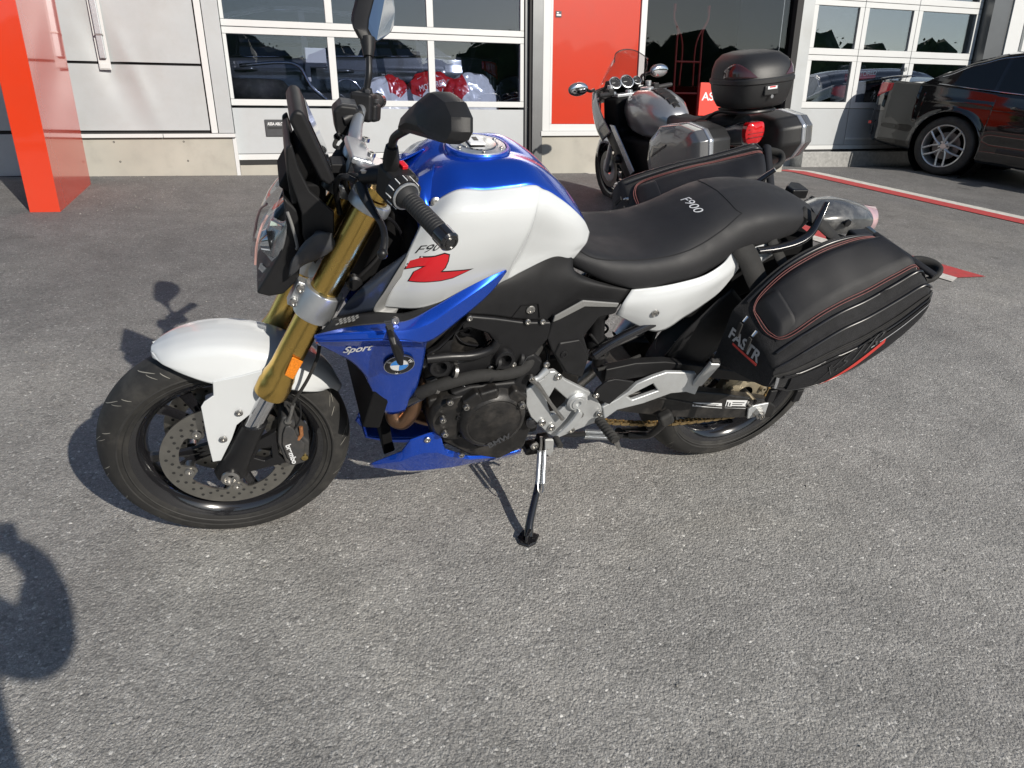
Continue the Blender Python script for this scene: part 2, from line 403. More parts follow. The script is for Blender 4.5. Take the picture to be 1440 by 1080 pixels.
    bp = nt.nodes.new('ShaderNodeBump'); bp.inputs['Strength'].default_value = 1.0; bp.inputs['Distance'].default_value = 0.0048
    L(m2.outputs[0], bp.inputs['Height']); L(bp.outputs['Normal'], b.inputs['Normal'])
asphalt()

# ---------------------------------------------------------------- ground: a yard that climbs to the workshop
HD = Vector((-0.93870587, -0.34471916, 0)); NR = Vector((-0.34471916, 0.93870587, 0)); RC = Vector((0.6687, 2.2116, 0)); KS = 0.1405408
def gheight(n):
    if n > 4.62: return KS*4.62 + 0.03*(n-4.62)
    if n < -9: return KS*-9
    return KS*n
def gp(a, n, lift=0.0):
    p = RC + HD*a + NR*n; p.z = gheight(n) + lift; return p
b = MB()
ns = [-900, -300, -100, -40, -20, -12, -9, -6, -4, -3, -2, -1, 0, 1, 2, 3, 4, 4.62, 5.2, 60, 900]
as_ = [-900, -200, -60, -20, -10, -5, 0, 5, 10, 20, 60, 200, 900]
V = []; F = []
for n in ns:
    for a in as_:
        p = gp(a, n)
        if n > 60: p.z = gheight(5.2)
        if n == 60: p.z = gheight(5.2)
        V.append(p)
k = len(as_)
F = [(i*k+j, i*k+j+1, (i+1)*k+j+1, (i+1)*k+j) for i in range(len(ns)-1) for j in range(k-1)]
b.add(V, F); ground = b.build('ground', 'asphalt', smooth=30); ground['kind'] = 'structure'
def ground_at(p):
    n = (Vector((p[0], p[1], 0))-RC).dot(NR); return gheight(n)
def stripe(name, e0, e1, m, lift=0.006, n=24):
    # strip between two edges, laid on the slope
    b = MB(); A = spline(e0, n, linear=True); B = spline(e1, n, linear=True); V = []
    for p, q in zip(A, B):
        for t in (0, 0.5, 1):
            r = Vector((p[0], p[1], 0)).lerp(Vector((q[0], q[1], 0)), t); r.z = ground_at(r)+lift; V.append(r)
    b.add(V, [(i*3+j, i*3+j+1, (i+1)*3+j+1, (i+1)*3+j) for i in range(n-1) for j in range(2)]); o = b.build(name, m, smooth=30); o['kind'] = 'structure'; return o
# painted bay markings (red band with a white edge)

Z = lambda x, y: (x, y, 0)
du = Vector((0.570, -0.822, 0)); dn_l = Vector((0.822, 0.570, 0))
P1 = Vector((3.270, 8.376, 0)); 
for nm, o0, o1, l0, l1, m in (('bay_line_white', 0.0, -0.135, 0, 5.2, 'line_white'), ('bay_line_red', -0.135, -0.335, 0, 5.2, 'line_red')):
    stripe(nm, [P1+dn_l*o0+du*l0, P1+dn_l*o0+du*l1], [P1+dn_l*o1+du*l0, P1+dn_l*o1+du*l1], m)
stripe('bay_line_red', [Z(0.98, 7.50), Z(2.843, 4.817), Z(3.099, 4.455)], [Z(0.82, 7.34), Z(2.690, 4.66), Z(2.875, 4.395)], 'line_red')
stripe('bay_line_white', [Z(0.82, 7.34), Z(2.690, 4.66), Z(2.875, 4.395)], [Z(0.71, 7.27), Z(2.610, 4.55), Z(2.79, 4.30)], 'line_white')

# ---------------------------------------------------------------- workshop building
BM = Matrix.Translation((-2.425, 6.2606, 0.684)) @ Matrix.Rotation(radians(18), 4, 'Z') @ Matrix.Rotation(radians(-0.7), 4, 'Y')
bld = empty('workshop_building', BM, 'grey panelled workshop facade with red panel, concrete plinth and dark windows', 'building')
def bx(name, m, s0, s1, d0, d1, h0, h1, parent=bld, bevel=0.003, **k):
    b = MB(); b.box(((s0+s1)/2, (d0+d1)/2, (h0+h1)/2), (abs(s1-s0), abs(d1-d0), abs(h1-h0)))
    return b.build(name, m, parent, smooth=30 if bevel else 0, bevel=bevel, bseg=2, **k)
# left pier: cassette panels over a concrete plinth
bx('plinth', 'concrete', -1.28, -0.012, 0.0, 0.30, -0.5, 0.285)
bx('plinth_edge', 'frame_white', -0.010, 0.02, -0.004, 0.30, -0.5, 0.285, bevel=0)
bx('sill_strip', 'frame_white', -1.35, -0.55, -0.030, 0.30, 0.287, 0.318)
bx('sill_strip', 'frame_white', -0.546, 0.018, -0.030, 0.30, 0.287, 0.318)
def cassette(s0, s1, h0, h1, dent=False):
    b = MB(); nu, nv = 40, 30; V = []; F = []
    for i in range(nv):
        for j in range(nu):
            u = j/(nu-1); v = i/(nv-1); d = 0.0
            x = s0+(s1-s0)*u; z = h0+(h1-h0)*v
            d += 0.0035*mnoise.noise(Vector((x*1.6, 0, z*1.6)))
            if dent:
                t = (x-(-0.86)) + 0.28*(z-0.85); d += 0.016*math.exp(-(t/0.10)**2)*math.exp(-((z-0.86)/0.42)**2) - 0.008*math.exp(-((t-0.16)/0.06)**2)*math.exp(-((z-0.75)/0.35)**2)
            V.append((x, 0.012+d, z))
    F = [(i*nu+j, i*nu+j+1, (i+1)*nu+j+1, (i+1)*nu+j) for i in range(nv-1) for j in range(nu-1)]
    b.add(V, F); return b.build('wall_panel', 'panel_grey', bld, smooth=60)
cassette(-1.185, -0.180, 0.345, 0.842, True); cassette(-1.185, -0.180, 0.862, 1.52, True)
cassette(-1.185, -0.180, 1.54, 2.60)
cassette(-2.3, -1.205, 0.862, 1.52); cassette(-2.3, -1.205, 0.345, 0.842); cassette(-2.3, -1.205, 1.54, 2.6)
bx('backing_wall', 'seal_black', -2.4, -0.16, 0.035, 0.30, 0.32, 4.6, bevel=0)
bx('jamb_trim', 'frame_white', -0.168, -0.118, -0.010, 0.20, 0.322, 4.6)
bx('jamb_plate', 'panel_grey', -0.112, 0.012, -0.004, 0.20, 0.322, 4.6)
bx('upper_wall', 'panel_grey', -2.4, 5.90, 0.06, 0.30, 2.62, 4.6, bevel=0)
bx('upper_wall', 'panel_grey', 5.92, 9.74, 0.91, 1.15, 2.63, 4.6, bevel=0)
for s, h in ((-0.93, 0.255), (-0.40, 0.255), (-0.91, 0.10), (-0.39, 0.10)):
    bolt('formwork_hole', (s, 0.002, h), (0, -1, 0), 0.008, 0.003, 'seal_black', bld)
for h in (1.28, 0.83, 0.60): bolt('rivet', (-1.186, 0.01, h), (0, -1, 0), 0.010, 0.012, 'steel', bld)
# conduit channel on the pier
cnd = empty('conduit_channel', BM, 'narrow galvanised conduit channel ending halfway down the dented grey wall panel', 'conduit')
b = MB()
for s_, h0, h1, w in ((-0.905, 0.80, 2.6, 0.070),):
    b.box((-0.885, -0.006, 1.70), (0.085, 0.010, 1.8))
b.build('back_channel', 'frame_white', cnd, smooth=30, bevel=0.002)
b = MB(); b.box((-0.885, -0.024, 1.73), (0.045, 0.030, 1.70)); b.build('cable_duct', 'alu', cnd, smooth=30, bevel=0.004)
for h in (1.05, 1.35, 1.62):
    b = MB(); b.box((-0.885, -0.026, h), (0.058, 0.036, 0.012)); b.build('clip', 'steel', cnd, bevel=0.002)
b = MB(); b.box((-0.885, -0.014, 0.825), (0.07, 0.004, 0.035)); b.build('end_plate', 'frame_white', cnd, bevel=0.001)
# right of the first door: steel jamb, trims, red panel, dark window band
bx('door_guide', 'dark_steel', 2.665, 2.700, 0.03, 0.25, -0.3, 2.6)
bx('door_seal', 'seal_black', 2.700, 2.722, -0.005, 0.25, -0.3, 2.6, bevel=0.001)
bx('steel_jamb', 'dark_steel', 2.724, 2.830, -0.02, 0.25, -0.3, 4.6)
bx('plinth', 'concrete', 2.834, 5.70, 0.0, 0.30, -0.5, 0.285)
bx('sill_strip', 'frame_white', 2.815, 3.92, -0.030, 0.30, 0.287, 0.330)
bx('sill_strip', 'frame_white', 3.922, 5.72, -0.030, 0.30, 0.287, 0.330)
bx('jamb_trim', 'frame_white', 2.832, 2.905, -0.012, 0.20, 0.332, 4.6)
bx('panel_frame', 'frame_white', 2.907, 3.86, -0.006, 0.20, 0.332, 0.395)
bx('panel_frame', 'frame_white', 2.907, 2.930, -0.006, 0.20, 0.397, 4.6)
bx('red_panel', 'facade_red', 2.932, 3.835, 0.004, 0.20, 0.397, 4.6, bevel=0.004)
bx('window_frame', 'frame_white', 3.837, 3.900, -0.014, 0.20, 0.397, 4.6)
bx('window_pane', 'dark_glass', 3.90, 5.62, 0.050, 0.056, 0.332, 2.60, bevel=0)
bx('window_frame', 'seal_black', 5.622, 5.70, -0.012, 0.20, 0.332, 2.6)
# sticker on the red panel
b = MB(); b.box((2.985, -0.0005, 1.355), (0.055, 0.004, 0.05)); stk = b.build('sticker', 'dark_blue_sky_tint', bld, smooth=0)
b = MB(); b.box((2.985, -0.0035, 1.348), (0.045, 0.002, 0.012)); b.box((2.975, -0.0035, 1.366), (0.02, 0.002, 0.01)); b.build('sticker_print', 'white_decal', stk, smooth=0)
# recessed bay with the second door; steel pillar and trims beyond it
RD = 0.85
bx('return_wall', 'panel_grey', 5.70, 5.90, 0.31, RD+0.25, -0.5, 4.6, bevel=0)
bx('return_wall', 'panel_grey', 5.90, 6.56, RD+0.02, RD+0.25, -0.5, 4.6, bevel=0)
bx('steel_jamb', 'dark_steel', 9.19, 9.50, RD-0.10, RD+0.25, -0.3, 4.6)
bx('jamb_trim', 'frame_white', 9.502, 9.74, RD-0.12, RD+0.25, -0.3, 4.6)
bx('plinth', 'concrete', 9.74, 15, RD, RD+0.30, -0.5, 0.40)
bx('wall_panel', 'panel_grey', 9.74, 15, RD+0.02, RD+0.30, 0.402, 4.6)
bx('jamb_trim', 'frame_white', 9.90, 9.98, RD-0.04, RD, 0.40, 4.6)
bx('threshold_plate', 'tread_plate', 6.50, 9.19, RD-0.20, RD+0.10, -0.30, 0.075)
bx('threshold', 'concrete', 0.022, 2.66, -0.01, 0.3, -0.4, 0.055)
# room behind the glass
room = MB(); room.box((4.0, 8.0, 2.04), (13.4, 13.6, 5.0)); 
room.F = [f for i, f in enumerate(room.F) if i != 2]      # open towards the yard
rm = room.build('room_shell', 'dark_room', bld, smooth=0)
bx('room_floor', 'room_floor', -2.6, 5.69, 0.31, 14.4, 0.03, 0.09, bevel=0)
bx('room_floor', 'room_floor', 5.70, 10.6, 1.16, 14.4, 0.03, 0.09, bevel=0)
bx('roof', 'dark_steel', -2.5, 14, -0.10, 14.6, 4.6, 4.8)
bx('side_wall', 'panel_grey', 13.8, 14, 0.3, 14.6, -0.5, 4.6, bevel=0)
# left of the pier, beyond the red pillar: dark glazed front
bx('shop_window', 'dark_glass', -4.6, -2.42, 0.05, 0.056, 0.32, 2.6, bevel=0)
bx('wall_panel', 'panel_grey', -4.6, -1.29, 0.02, 0.30, 0.0, 0.318)
bx('plinth', 'seal_black', -4.6, -1.29, 0.03, 0.30, -0.5, -0.002, bevel=0)

# ---------------------------------------------------------------- sectional doors
def sectional_door(label, s0, s1, mull, rows, panel, top, bot, dn, inset, win, wide):
    d = empty('sectional_door', BM, label, 'garage door', 'sectional doors of the workshop')
    def q(name, m, a0, a1, h0, h1, y0=0.0, y1=0.04, parent=d, bevel=0.003):
        b = MB(); b.box(((a0+a1)/2, dn+(y0+y1)/2, (h0+h1)/2), (a1-a0, y1-y0, h1-h0)); return b.build(name, m, parent, smooth=30 if bevel else 0, bevel=bevel)
    return d, q
d1, q = sectional_door('white framed garage door with pull handle plate behind the blue motorcycle', 0, 0, 0, 0, 0, 0, 0, 0.05, 0, 0, 0)
q('bottom_panel', 'door_grey', 0.016, 2.660, 0.150, 0.525)
q('bottom_rail', 'frame_white', 0.016, 2.660, 0.098, 0.146, -0.004)
q('bottom_seal', 'seal_black', 0.016, 2.660, 0.056, 0.096, 0.004)
for r, (h0, h1) in enumerate(((0.545, 1.150), (1.156, 1.76), (1.766, 2.37), (2.376, 2.62))):
    q('rail', 'frame_white', 0.016, 2.660, h0, h0+0.050, -0.004)
    q('rail', 'frame_white', 0.016, 2.660, h1-0.050, h1, -0.004)
    for a0, a1 in ((0.016, 0.045), (0.862, 0.922), (1.742, 1.802), (2.624, 2.660)):
        q('stile', 'frame_white', a0, a1, h0+0.052, h1-0.052, -0.003)
    for a0, a1 in ((0.045, 0.862), (0.922, 1.742), (1.802, 2.624)):
        q('pane', 'window_glass', a0, a1, h0+0.050, h1-0.050, 0.016, 0.022, bevel=0)
h = q('handle_plate', 'plastic_grey', (0.2678, 0.0500, 0.3625)[0], (0.4617, 0.0500, 0.3623)[0], 0.292, 0.432, -0.012, -0.001, bevel=0.008)
hx = ((0.2678, 0.0500, 0.3625)[0]+(0.4617, 0.0500, 0.3623)[0])/2
q('handle_recess', 'seal_black', hx-0.075, hx+0.08, 0.358, 0.368, -0.0145, -0.0125, parent=h, bevel=0)
text('lettering', 'ASSA ABLOY', (hx-0.074, 0.0365, 0.385), (1, 0, 0), (0, 0, 1), 0.034, 'white_decal', h, bold=0.03, width=0.148)
# second door with a wicket door in it
d2, q = sectional_door('tall white garage door with wicket door beside the black car', 0, 0, 0, 0, 0, 0, 0, 0.90, 0, 0, 0)
cols2 = ((6.572, 7.316), (7.324, 8.148), (8.156, 9.175))
q('bottom_rail', 'frame_white', 6.572, 9.175, 0.100, 0.150, -0.006); q('bottom_seal', 'seal_black', 6.572, 9.175, 0.076, 0.099, 0.004, bevel=0)
for c0, c1 in cols2:
    q('bottom_panel', 'door_grey', c0, c1, 0.153, 0.585)
    for h0, h1 in ((0.590, 1.188), (1.194, 1.785), (1.791, 2.38), (2.386, 2.62)):
        q('rail', 'frame_white', c0, c1, h0, h0+0.072, -0.004); q('rail', 'frame_white', c0, c1, h1-0.060, h1, -0.004)
        q('stile', 'frame_white', c0, c0+0.068, h0+0.073, h1-0.061, -0.004); q('stile', 'frame_white', c1-0.068, c1, h0+0.073, h1-0.061, -0.004)
        q('pane', 'coated_glass', c0+0.066, c1-0.066, h0+0.070, h1-0.058, 0.016, 0.022, bevel=0)
q('wicket_frame', 'frame_white', 7.322, 8.150, 0.215, 0.240, -0.010, -0.001)
b = MB(); b.tube([(8.10, RD+0.04, 0.98), (8.10, RD-0.01, 0.98), (8.01, RD-0.02, 0.98)], 0.009, 8); b.build('door_handle', 'steel', d2)
b = MB(); b.lathe([(0, 0), (0.024, 0), (0.024, 0.01), (0, 0.01)], (8.10, RD+0.045, 1.06), (0, -1, 0), 14); b.build('lock', 'steel', d2)

# ---------------------------------------------------------------- red portal pillar at the corner
b = MB()
A = Vector((-3.2146, 4.6325, 0.5075)); Bq = Vector((-3.0422, 4.6847, 0.5060)); dv = (Bq-A); dv.z = 0; w = dv.length; dv.normalize(); nv = Vector((-dv.y, dv.x, 0))
P = [A, A+dv*w, A+dv*w+nv*0.86, A+nv*0.86]; P = [Vector((p.x, p.y, 0.2)) for p in P]
b.prism(P, (0, 0, 5.2)); pil = b.build('portal_pillar', 'pillar_red', None, smooth=30, bevel=0.004)
tag(pil, 'tall glossy red portal pillar standing in front of the grey wall', 'pillar')

# ---------------------------------------------------------------- motorcycle frame of reference: x forward, y left, z up, origin at the rear contact
from mathutils.bvhtree import BVHTree
import bmesh
BIKE = Matrix(((-0.938676, 0.326643, 0.110413, 0.6687), (-0.344799, -0.889483, -0.299891, 2.2116), (0.000253, -0.31957, 0.947563, 0.0042), (0, 0, 0, 1)))
bike = empty('motorcycle', BIKE, 'white and blue naked motorcycle with gold forks leaning on its side stand', 'motorcycle')
STEER = Matrix(((0.999377, 0.035282, -0.000352), (-0.035282, 0.999178, -0.019962), (-0.000352, 0.019962, 0.999801)))
SQ = Vector((1.4762229, 0, 0.2763637))
def steer(v): return STEER @ (vec(v)-SQ) + SQ
def fb(b, name, m, parent=bike, **k): b.map(steer); return b.build(name, m, parent, **k)
def mir(p): return (p[0], -p[1], p[2])
def plate(outer, holes, off):
    # flat plate with openings: outline + holes filled, then given thickness
    bm = bmesh.new(); E = []
    for lp in [outer]+holes:
        vs_ = [bm.verts.new(p) for p in lp]
        E += [bm.edges.new((vs_[i], vs_[(i+1) % len(vs_)])) for i in range(len(vs_))]
    bmesh.ops.triangle_fill(bm, use_beauty=True, use_dissolve=False, edges=E)
    r = bmesh.ops.extrude_face_region(bm, geom=bm.faces[:])
    for v in [g for g in r['geom'] if isinstance(g, bmesh.types.BMVert)]: v.co += vec(off)
    bm.verts.index_update(); b = MB(); b.add([v.co.copy() for v in bm.verts], [tuple(v.index for v in f.verts) for f in bm.faces]); bm.free(); return b
def caster(*mbs, axis=(0, -1, 0), lift=0.0012):
    V = []; F = []
    for m in mbs:
        k = len(V); V += [vec(v) for v in m.V]; F += [tuple(i+k for i in f) for f in m.F]
    t = BVHTree.FromPolygons(V, F); ax = vec(axis).normalized()
    def fn(q):
        q = vec(q); h = t.ray_cast(q - ax*0.6, ax)
        if h[0]: return h[0]-ax*lift
        h = t.find_nearest(q); return h[0]-ax*lift if h[0] else q
    return fn
def decal(name, poly, fn, m, parent, cell=0.012):
    bm = bmesh.new(); vs_ = [bm.verts.new(p) for p in poly]
    E = [bm.edges.new((vs_[i], vs_[(i+1) % len(vs_)])) for i in range(len(vs_))]
    bmesh.ops.triangle_fill(bm, use_beauty=True, edges=E)
    for _ in range(3):
        lg = [e for e in bm.edges if e.calc_length() > cell]
        if not lg: break
        bmesh.ops.subdivide_edges(bm, edges=lg, cuts=1); bmesh.ops.triangulate(bm, faces=bm.faces[:])
    bm.verts.index_update(); b = MB(); b.add([fn(v.co) for v in bm.verts], [tuple(v.index for v in f.verts) for f in bm.faces]); bm.free()
    return b.build(name, m, parent, smooth=80)
def scaled(poly, k):
    c = sum((vec(p) for p in poly), Vector())/len(poly); return [c+(vec(p)-c)*k for p in poly]

# ---------------------------------------------------------------- wheels
def tyre_prof(R, w, bead=0.222, bw=0.044):
    p = [(bead, -bw), (bead+0.012, -bw-0.006), (bead+0.03, -w*0.93), (R-w*0.80, -w)]
    for a in range(-72, 73, 9):
        t = radians(a); p.append((R-w*0.80+w*0.80*cos(t), w*sin(t)/sin(radians(72))*0.985))
    p += [(R-w*0.80, w), (bead+0.03, w*0.93), (bead+0.012, bw+0.006), (bead, bw)]
    return p
def ring_plate(b, c, y0, y1, ro, ri_fn, n=100):
    V = []; F = []
    for j in range(n):
        t = 2*pi*j/n; ri = ri_fn(t)
        for r, y in ((ro, y0), (ro, y1), (ri, y1), (ri, y0)): V.append((c[0]+r*cos(t), c[1]+y, c[2]+r*sin(t)))
    for j in range(n):
        q = (j+1) % n
        for i in range(4): F.append((j*4+i, j*4+(i+1) % 4, q*4+(i+1) % 4, q*4+i))
    return b.add(V, F)
def wheel(name, c, R, w, rw, disc_y, disc_R, label, tr, groove_n=16, spokes=5, phase=0.0, drive=False):
    c = vec(c)
    def B(b, nm, m, parent, **k): b.map(tr); return b.build(nm, m, parent, **k)
    b = MB(); Y = (0, 1, 0)
    b.lathe([(0.229, rw), (0.2265, rw+0.003), (0.222, rw), (0.212, rw-0.004), (0.207, rw-0.012), (0.198, rw-0.02), (0.190, 0.0), (0.198, -rw+0.02), (0.207, -rw+0.012), (0.212, -rw+0.004), (0.222, -rw), (0.229, -rw), (0.222, -rw+0.008), (0.213, 0), (0.222, rw-0.008)], c, Y, 96, closed=True)
    rim = B(b, name, 'gloss_black', bike, smooth=40); rim['label'] = label
    b = MB(); b.lathe([(0.02, -rw-0.02), (0.034, -rw-0.02), (0.040, -0.03), (0.040, 0.03), (0.034, rw+0.02), (0.02, rw+0.02)], c, Y, 28); B(b, 'hub', 'gloss_black', rim)
    for i in range(spokes):
        for s in (-1, 1):
            a = phase+2*pi*i/spokes; a0 = a+s*0.10; a1 = a+s*0.20
            P = [c+Vector((r*cos(t), 0, r*sin(t))) for r, t in ((0.034, a0), (0.10, a0+s*0.02), (0.16, a1-s*0.03), (0.197, a1))]
            b = MB(); b.tube(P, [0.011, 0.0085, 0.0085, 0.012], 8, res=8, flat=1.6, ref=(cos(a), 0, sin(a))); B(b, 'spoke', 'gloss_black', rim)
    b = MB(); b.lathe([(0.2085, rw-0.0105), (0.2098, rw-0.0085), (0.2108, rw-0.0100)], c, Y, 90); B(b, 'rim_glint', 'steel', rim)  # bright ring stands for the reflection along the gloss black rim
    b = MB(); b.lathe(tyre_prof(R, w, bw=rw), c, Y, 110); B(b, 'tyre', 'rubber', rim, smooth=50)
    # raised sidewall bands and dark tread grooves with their sunlit edges painted pale
    b = MB()
    for s in (-1, 1):
        b.lathe([(0.236, s*(rw+0.0085)), (0.238, s*(rw+0.0100)), (0.2395, s*(rw+0.0092))], c, Y, 90)
        b.lathe([(R-w*0.80-0.003, s*(w+0.0002)), (R-w*0.80, s*(w+0.0012)), (R-w*0.80+0.003, s*(w+0.0002))], c, Y, 90)
    B(b, 'sidewall_rib', 'rubber_side', rim)
    for lay, (wk, dr, gm, gn_) in enumerate(((2.3, 0.0003, 'disc_hole', 'tread_groove'), (0.8, 0.0008, 'sipe_edge_lit', 'sipe_sunlit_edge'))):
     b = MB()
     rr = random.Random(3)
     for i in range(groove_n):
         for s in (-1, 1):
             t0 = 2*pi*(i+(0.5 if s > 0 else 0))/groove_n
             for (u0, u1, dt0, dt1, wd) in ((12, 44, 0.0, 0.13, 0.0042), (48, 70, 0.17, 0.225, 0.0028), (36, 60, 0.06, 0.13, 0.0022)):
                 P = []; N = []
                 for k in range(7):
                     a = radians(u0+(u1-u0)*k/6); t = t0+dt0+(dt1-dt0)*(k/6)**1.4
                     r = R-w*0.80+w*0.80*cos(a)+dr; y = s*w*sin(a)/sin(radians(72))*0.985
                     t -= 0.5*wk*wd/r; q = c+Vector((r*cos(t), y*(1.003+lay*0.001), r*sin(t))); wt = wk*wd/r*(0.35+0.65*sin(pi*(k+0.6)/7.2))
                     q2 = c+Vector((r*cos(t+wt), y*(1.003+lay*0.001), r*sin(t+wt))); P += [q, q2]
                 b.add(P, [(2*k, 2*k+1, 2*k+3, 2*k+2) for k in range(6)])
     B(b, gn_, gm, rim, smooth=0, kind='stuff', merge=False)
    for y in disc_y:
        b = MB(); sgn = 1 if y > 0 else -1
        def ri(t, Rd=disc_R):
            d = min(abs(((t-phase-2*pi*k/5+pi) % (2*pi))-pi) for k in range(5)); return Rd*0.735-0.030*math.exp(-(d/0.17)**4)
        ring_plate(b, c, y-0.0025, y+0.0025, disc_R, ri); dk = B(b, 'brake_disc', 'disc_steel', rim, smooth=30)
        b = MB()
        for k in range(60):
            t = 2*pi*k/60+phase; r = disc_R*(0.82+0.055*((k*2) % 5-1.5)/1.5)
            for yy in (-0.0031, 0.0031):
                q = c+Vector((r*cos(t), y+yy, r*sin(t))); b.lathe([(0, 0), (0.0042, 0)], q, (0, 1 if yy > 0 else -1, 0), 8)
        B(b, 'vent_hole', 'disc_hole', dk, smooth=0, kind='stuff', merge=False)
        for k in range(5):
            t = phase+2*pi*k/5; q = c+Vector((disc_R*0.665*cos(t), y+sgn*0.002, disc_R*0.665*sin(t)))
            b = MB(); b.lathe([(0.0125, -0.03), (0.0125, 0.0), (0.011, 0.004), (0.005, 0.0045), (0.0045, 0.001), (0, 0.001)], q, (0, sgn, 0), 16); B(b, 'disc_bolt', 'steel', dk)
    return rim
FAX = (1.518, 0, 0.300)
fbolt = Vector((1.5858, 0.0660, 0.3859)); ph = atan2(fbolt.z-0.300, fbolt.x-1.518)
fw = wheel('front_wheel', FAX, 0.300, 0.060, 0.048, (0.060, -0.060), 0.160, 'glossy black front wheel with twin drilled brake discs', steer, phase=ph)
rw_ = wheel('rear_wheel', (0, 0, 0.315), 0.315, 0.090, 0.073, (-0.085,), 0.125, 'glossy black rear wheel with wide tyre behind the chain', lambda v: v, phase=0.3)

# ---------------------------------------------------------------- fork
FD = Vector((-0.4525, 0, 0.8918)); FB = Vector((1.456, 0, 0.42))
def fpt(t, y=0.105): return FB + FD*t + Vector((0, y, 0))
for s in (1, -1):
    y = 0.105*s
    b = MB(); b.lathe([(0.0, 0), (0.0220, 0), (0.0220, 0.16), (0, 0.16)], fpt(-0.03, y), FD, 24); fb(b, 'fork_slider', 'chrome')
    b = MB(); b.lathe([(0.024, 0.115), (0.0375, 0.115), (0.0385, 0.120), (0.0385, 0.150), (0.0365, 0.156), (0.0365, 0.168), (0.0330, 0.182), (0.0315, 0.20), (0.0315, 0.645), (0, 0.645)], fpt(0, y), FD, 36); fb(b, 'fork_tube', 'gold')
    if s > 0: cp, prf, cm = fpt(0.648, y), [(0.0, 0), (0.0275, 0), (0.0285, 0.008), (0.0285, 0.018), (0, 0.018)], 'gold'
    else: cp, prf, cm = Vector((1.1986, -0.1050, 0.9657)), [(0, -0.03), (0.030, -0.03), (0.030, 0.028), (0.027, 0.032), (0, 0.032)], 'plastic_black'
    b = MB(); b.lathe(prf, cp, FD, 28); fb(b, 'fork_cap', cm)
    b = MB(); b.lathe([(0, 0.0), (0.010, 0.0), (0.010, 0.008), (0, 0.008)], cp+FD*prf[-1][1], FD, 6); fb(b, 'adjuster', 'steel')
    if s < 0:
        b = MB(); b.lathe([(0.030, -0.045), (0.041, -0.045), (0.042, -0.040), (0.042, -0.022), (0.040, -0.018), (0.030, -0.018)], cp, FD, 32); fb(b, 'clamp_ring', 'alu')
    # axle casting
    b = MB()
    A = [(-0.048, 0.0), (-0.022, 0.050), (-0.022, 0.130), (0.022, 0.130), (0.026, 0.045), (0.034, 0.0)]
    rings = []
    lo = Vector((1.516, y, 0.292)); hi = fpt(0.02, y)
    b.loft([[lo+Vector((0.036*cos(t), s*0.024*sin(t)*1.0, 0.036*sin(t)*0.2-0.02)) for t in [2*pi*k/16 for k in range(16)]],
            [lo+Vector((0.040*cos(t), s*0.026*sin(t), 0.004)) for t in [2*pi*k/16 for k in range(16)]],
            [lo.lerp(hi, 0.5)+Vector((0.032*cos(t), s*0.027*sin(t), 0)) for t in [2*pi*k/16 for k in range(16)]],
            [hi+Vector((0.030*cos(t), s*0.029*sin(t), 0)) for t in [2*pi*k/16 for k in range(16)]]])
    fb(b, 'fork_foot', 'satin_black', smooth=50)
b = MB(); b.lathe([(0, -0.135), (0.016, -0.135), (0.016, 0.130), (0.0215, 0.130), (0.0215, 0.136), (0.014, 0.138), (0.012, 0.130), (0.0, 0.130)], (1.518, 0, 0.292), (0, 1, 0), 24); fb(b, 'front_axle', 'steel')
# triple clamps
for t0, t1, m_, nm in ((0.345, 0.415, 'alu', 'lower_clamp'), (0.640, 0.664, 'alu', 'upper_clamp')):
    b = MB()
    for s in (1, -1):
        if t0 > 0.5: dt = -0.022 if s > 0 else 0.0
        else: dt = 0.0
        b.lathe([(0.032, t0), (0.0430, t0), (0.0435, t0+0.005), (0.0435, t1-0.005), (0.042, t1), (0.032, t1)], fpt(dt, 0.105*s), FD, 32)
    c0 = fpt((t0+t1)/2, 0); b.box(c0+Vector((-0.03, 0, 0)), (0.062, 0.17, t1-t0-0.006), Matrix.Rotation(radians(-26.9), 3, 'Y'))
    cl = fb(b, nm, m_, bevel=0.003)
    if t0 < 0.5:
        for s in (1, -1):
            b = MB(); q = fpt((t0+t1)/2, 0.105*s)+Vector((0.89, 0, 0.45))*0.046; b.box(q+Vector((0, -s*0.012, 0)), (0.022, 0.030, t1-t0-0.008), Matrix.Rotation(radians(-26.9), 3, 'Y')); fb(b, 'clamp_lug', 'alu', cl, bevel=0.003)
            for t in (0.362, 0.398):
                q = fpt(t, 0.105*s)+Vector((0.89, 0, 0.45))*0.047+Vector((0, s*0.004, 0)); b = MB(); b.lathe([(0.0095, 0), (0.0095, 0.006), (0.005, 0.007), (0.0045, 0.003), (0, 0.003)], q, (0, s, 0), 14); fb(b, 'clamp_bolt', 'steel', cl)
# reflector on the left tube
b = MB(); q0 = [(1.3679, 0.1370, 0.5941), (1.3475, 0.1370, 0.6428), (1.3251, 0.1310, 0.6229), (1.3507, 0.1310, 0.5758)]; b.prism(q0, (0.0, 0.008, 0.004)); fb(b, 'reflector', 'orange_reflector', bevel=0.002)
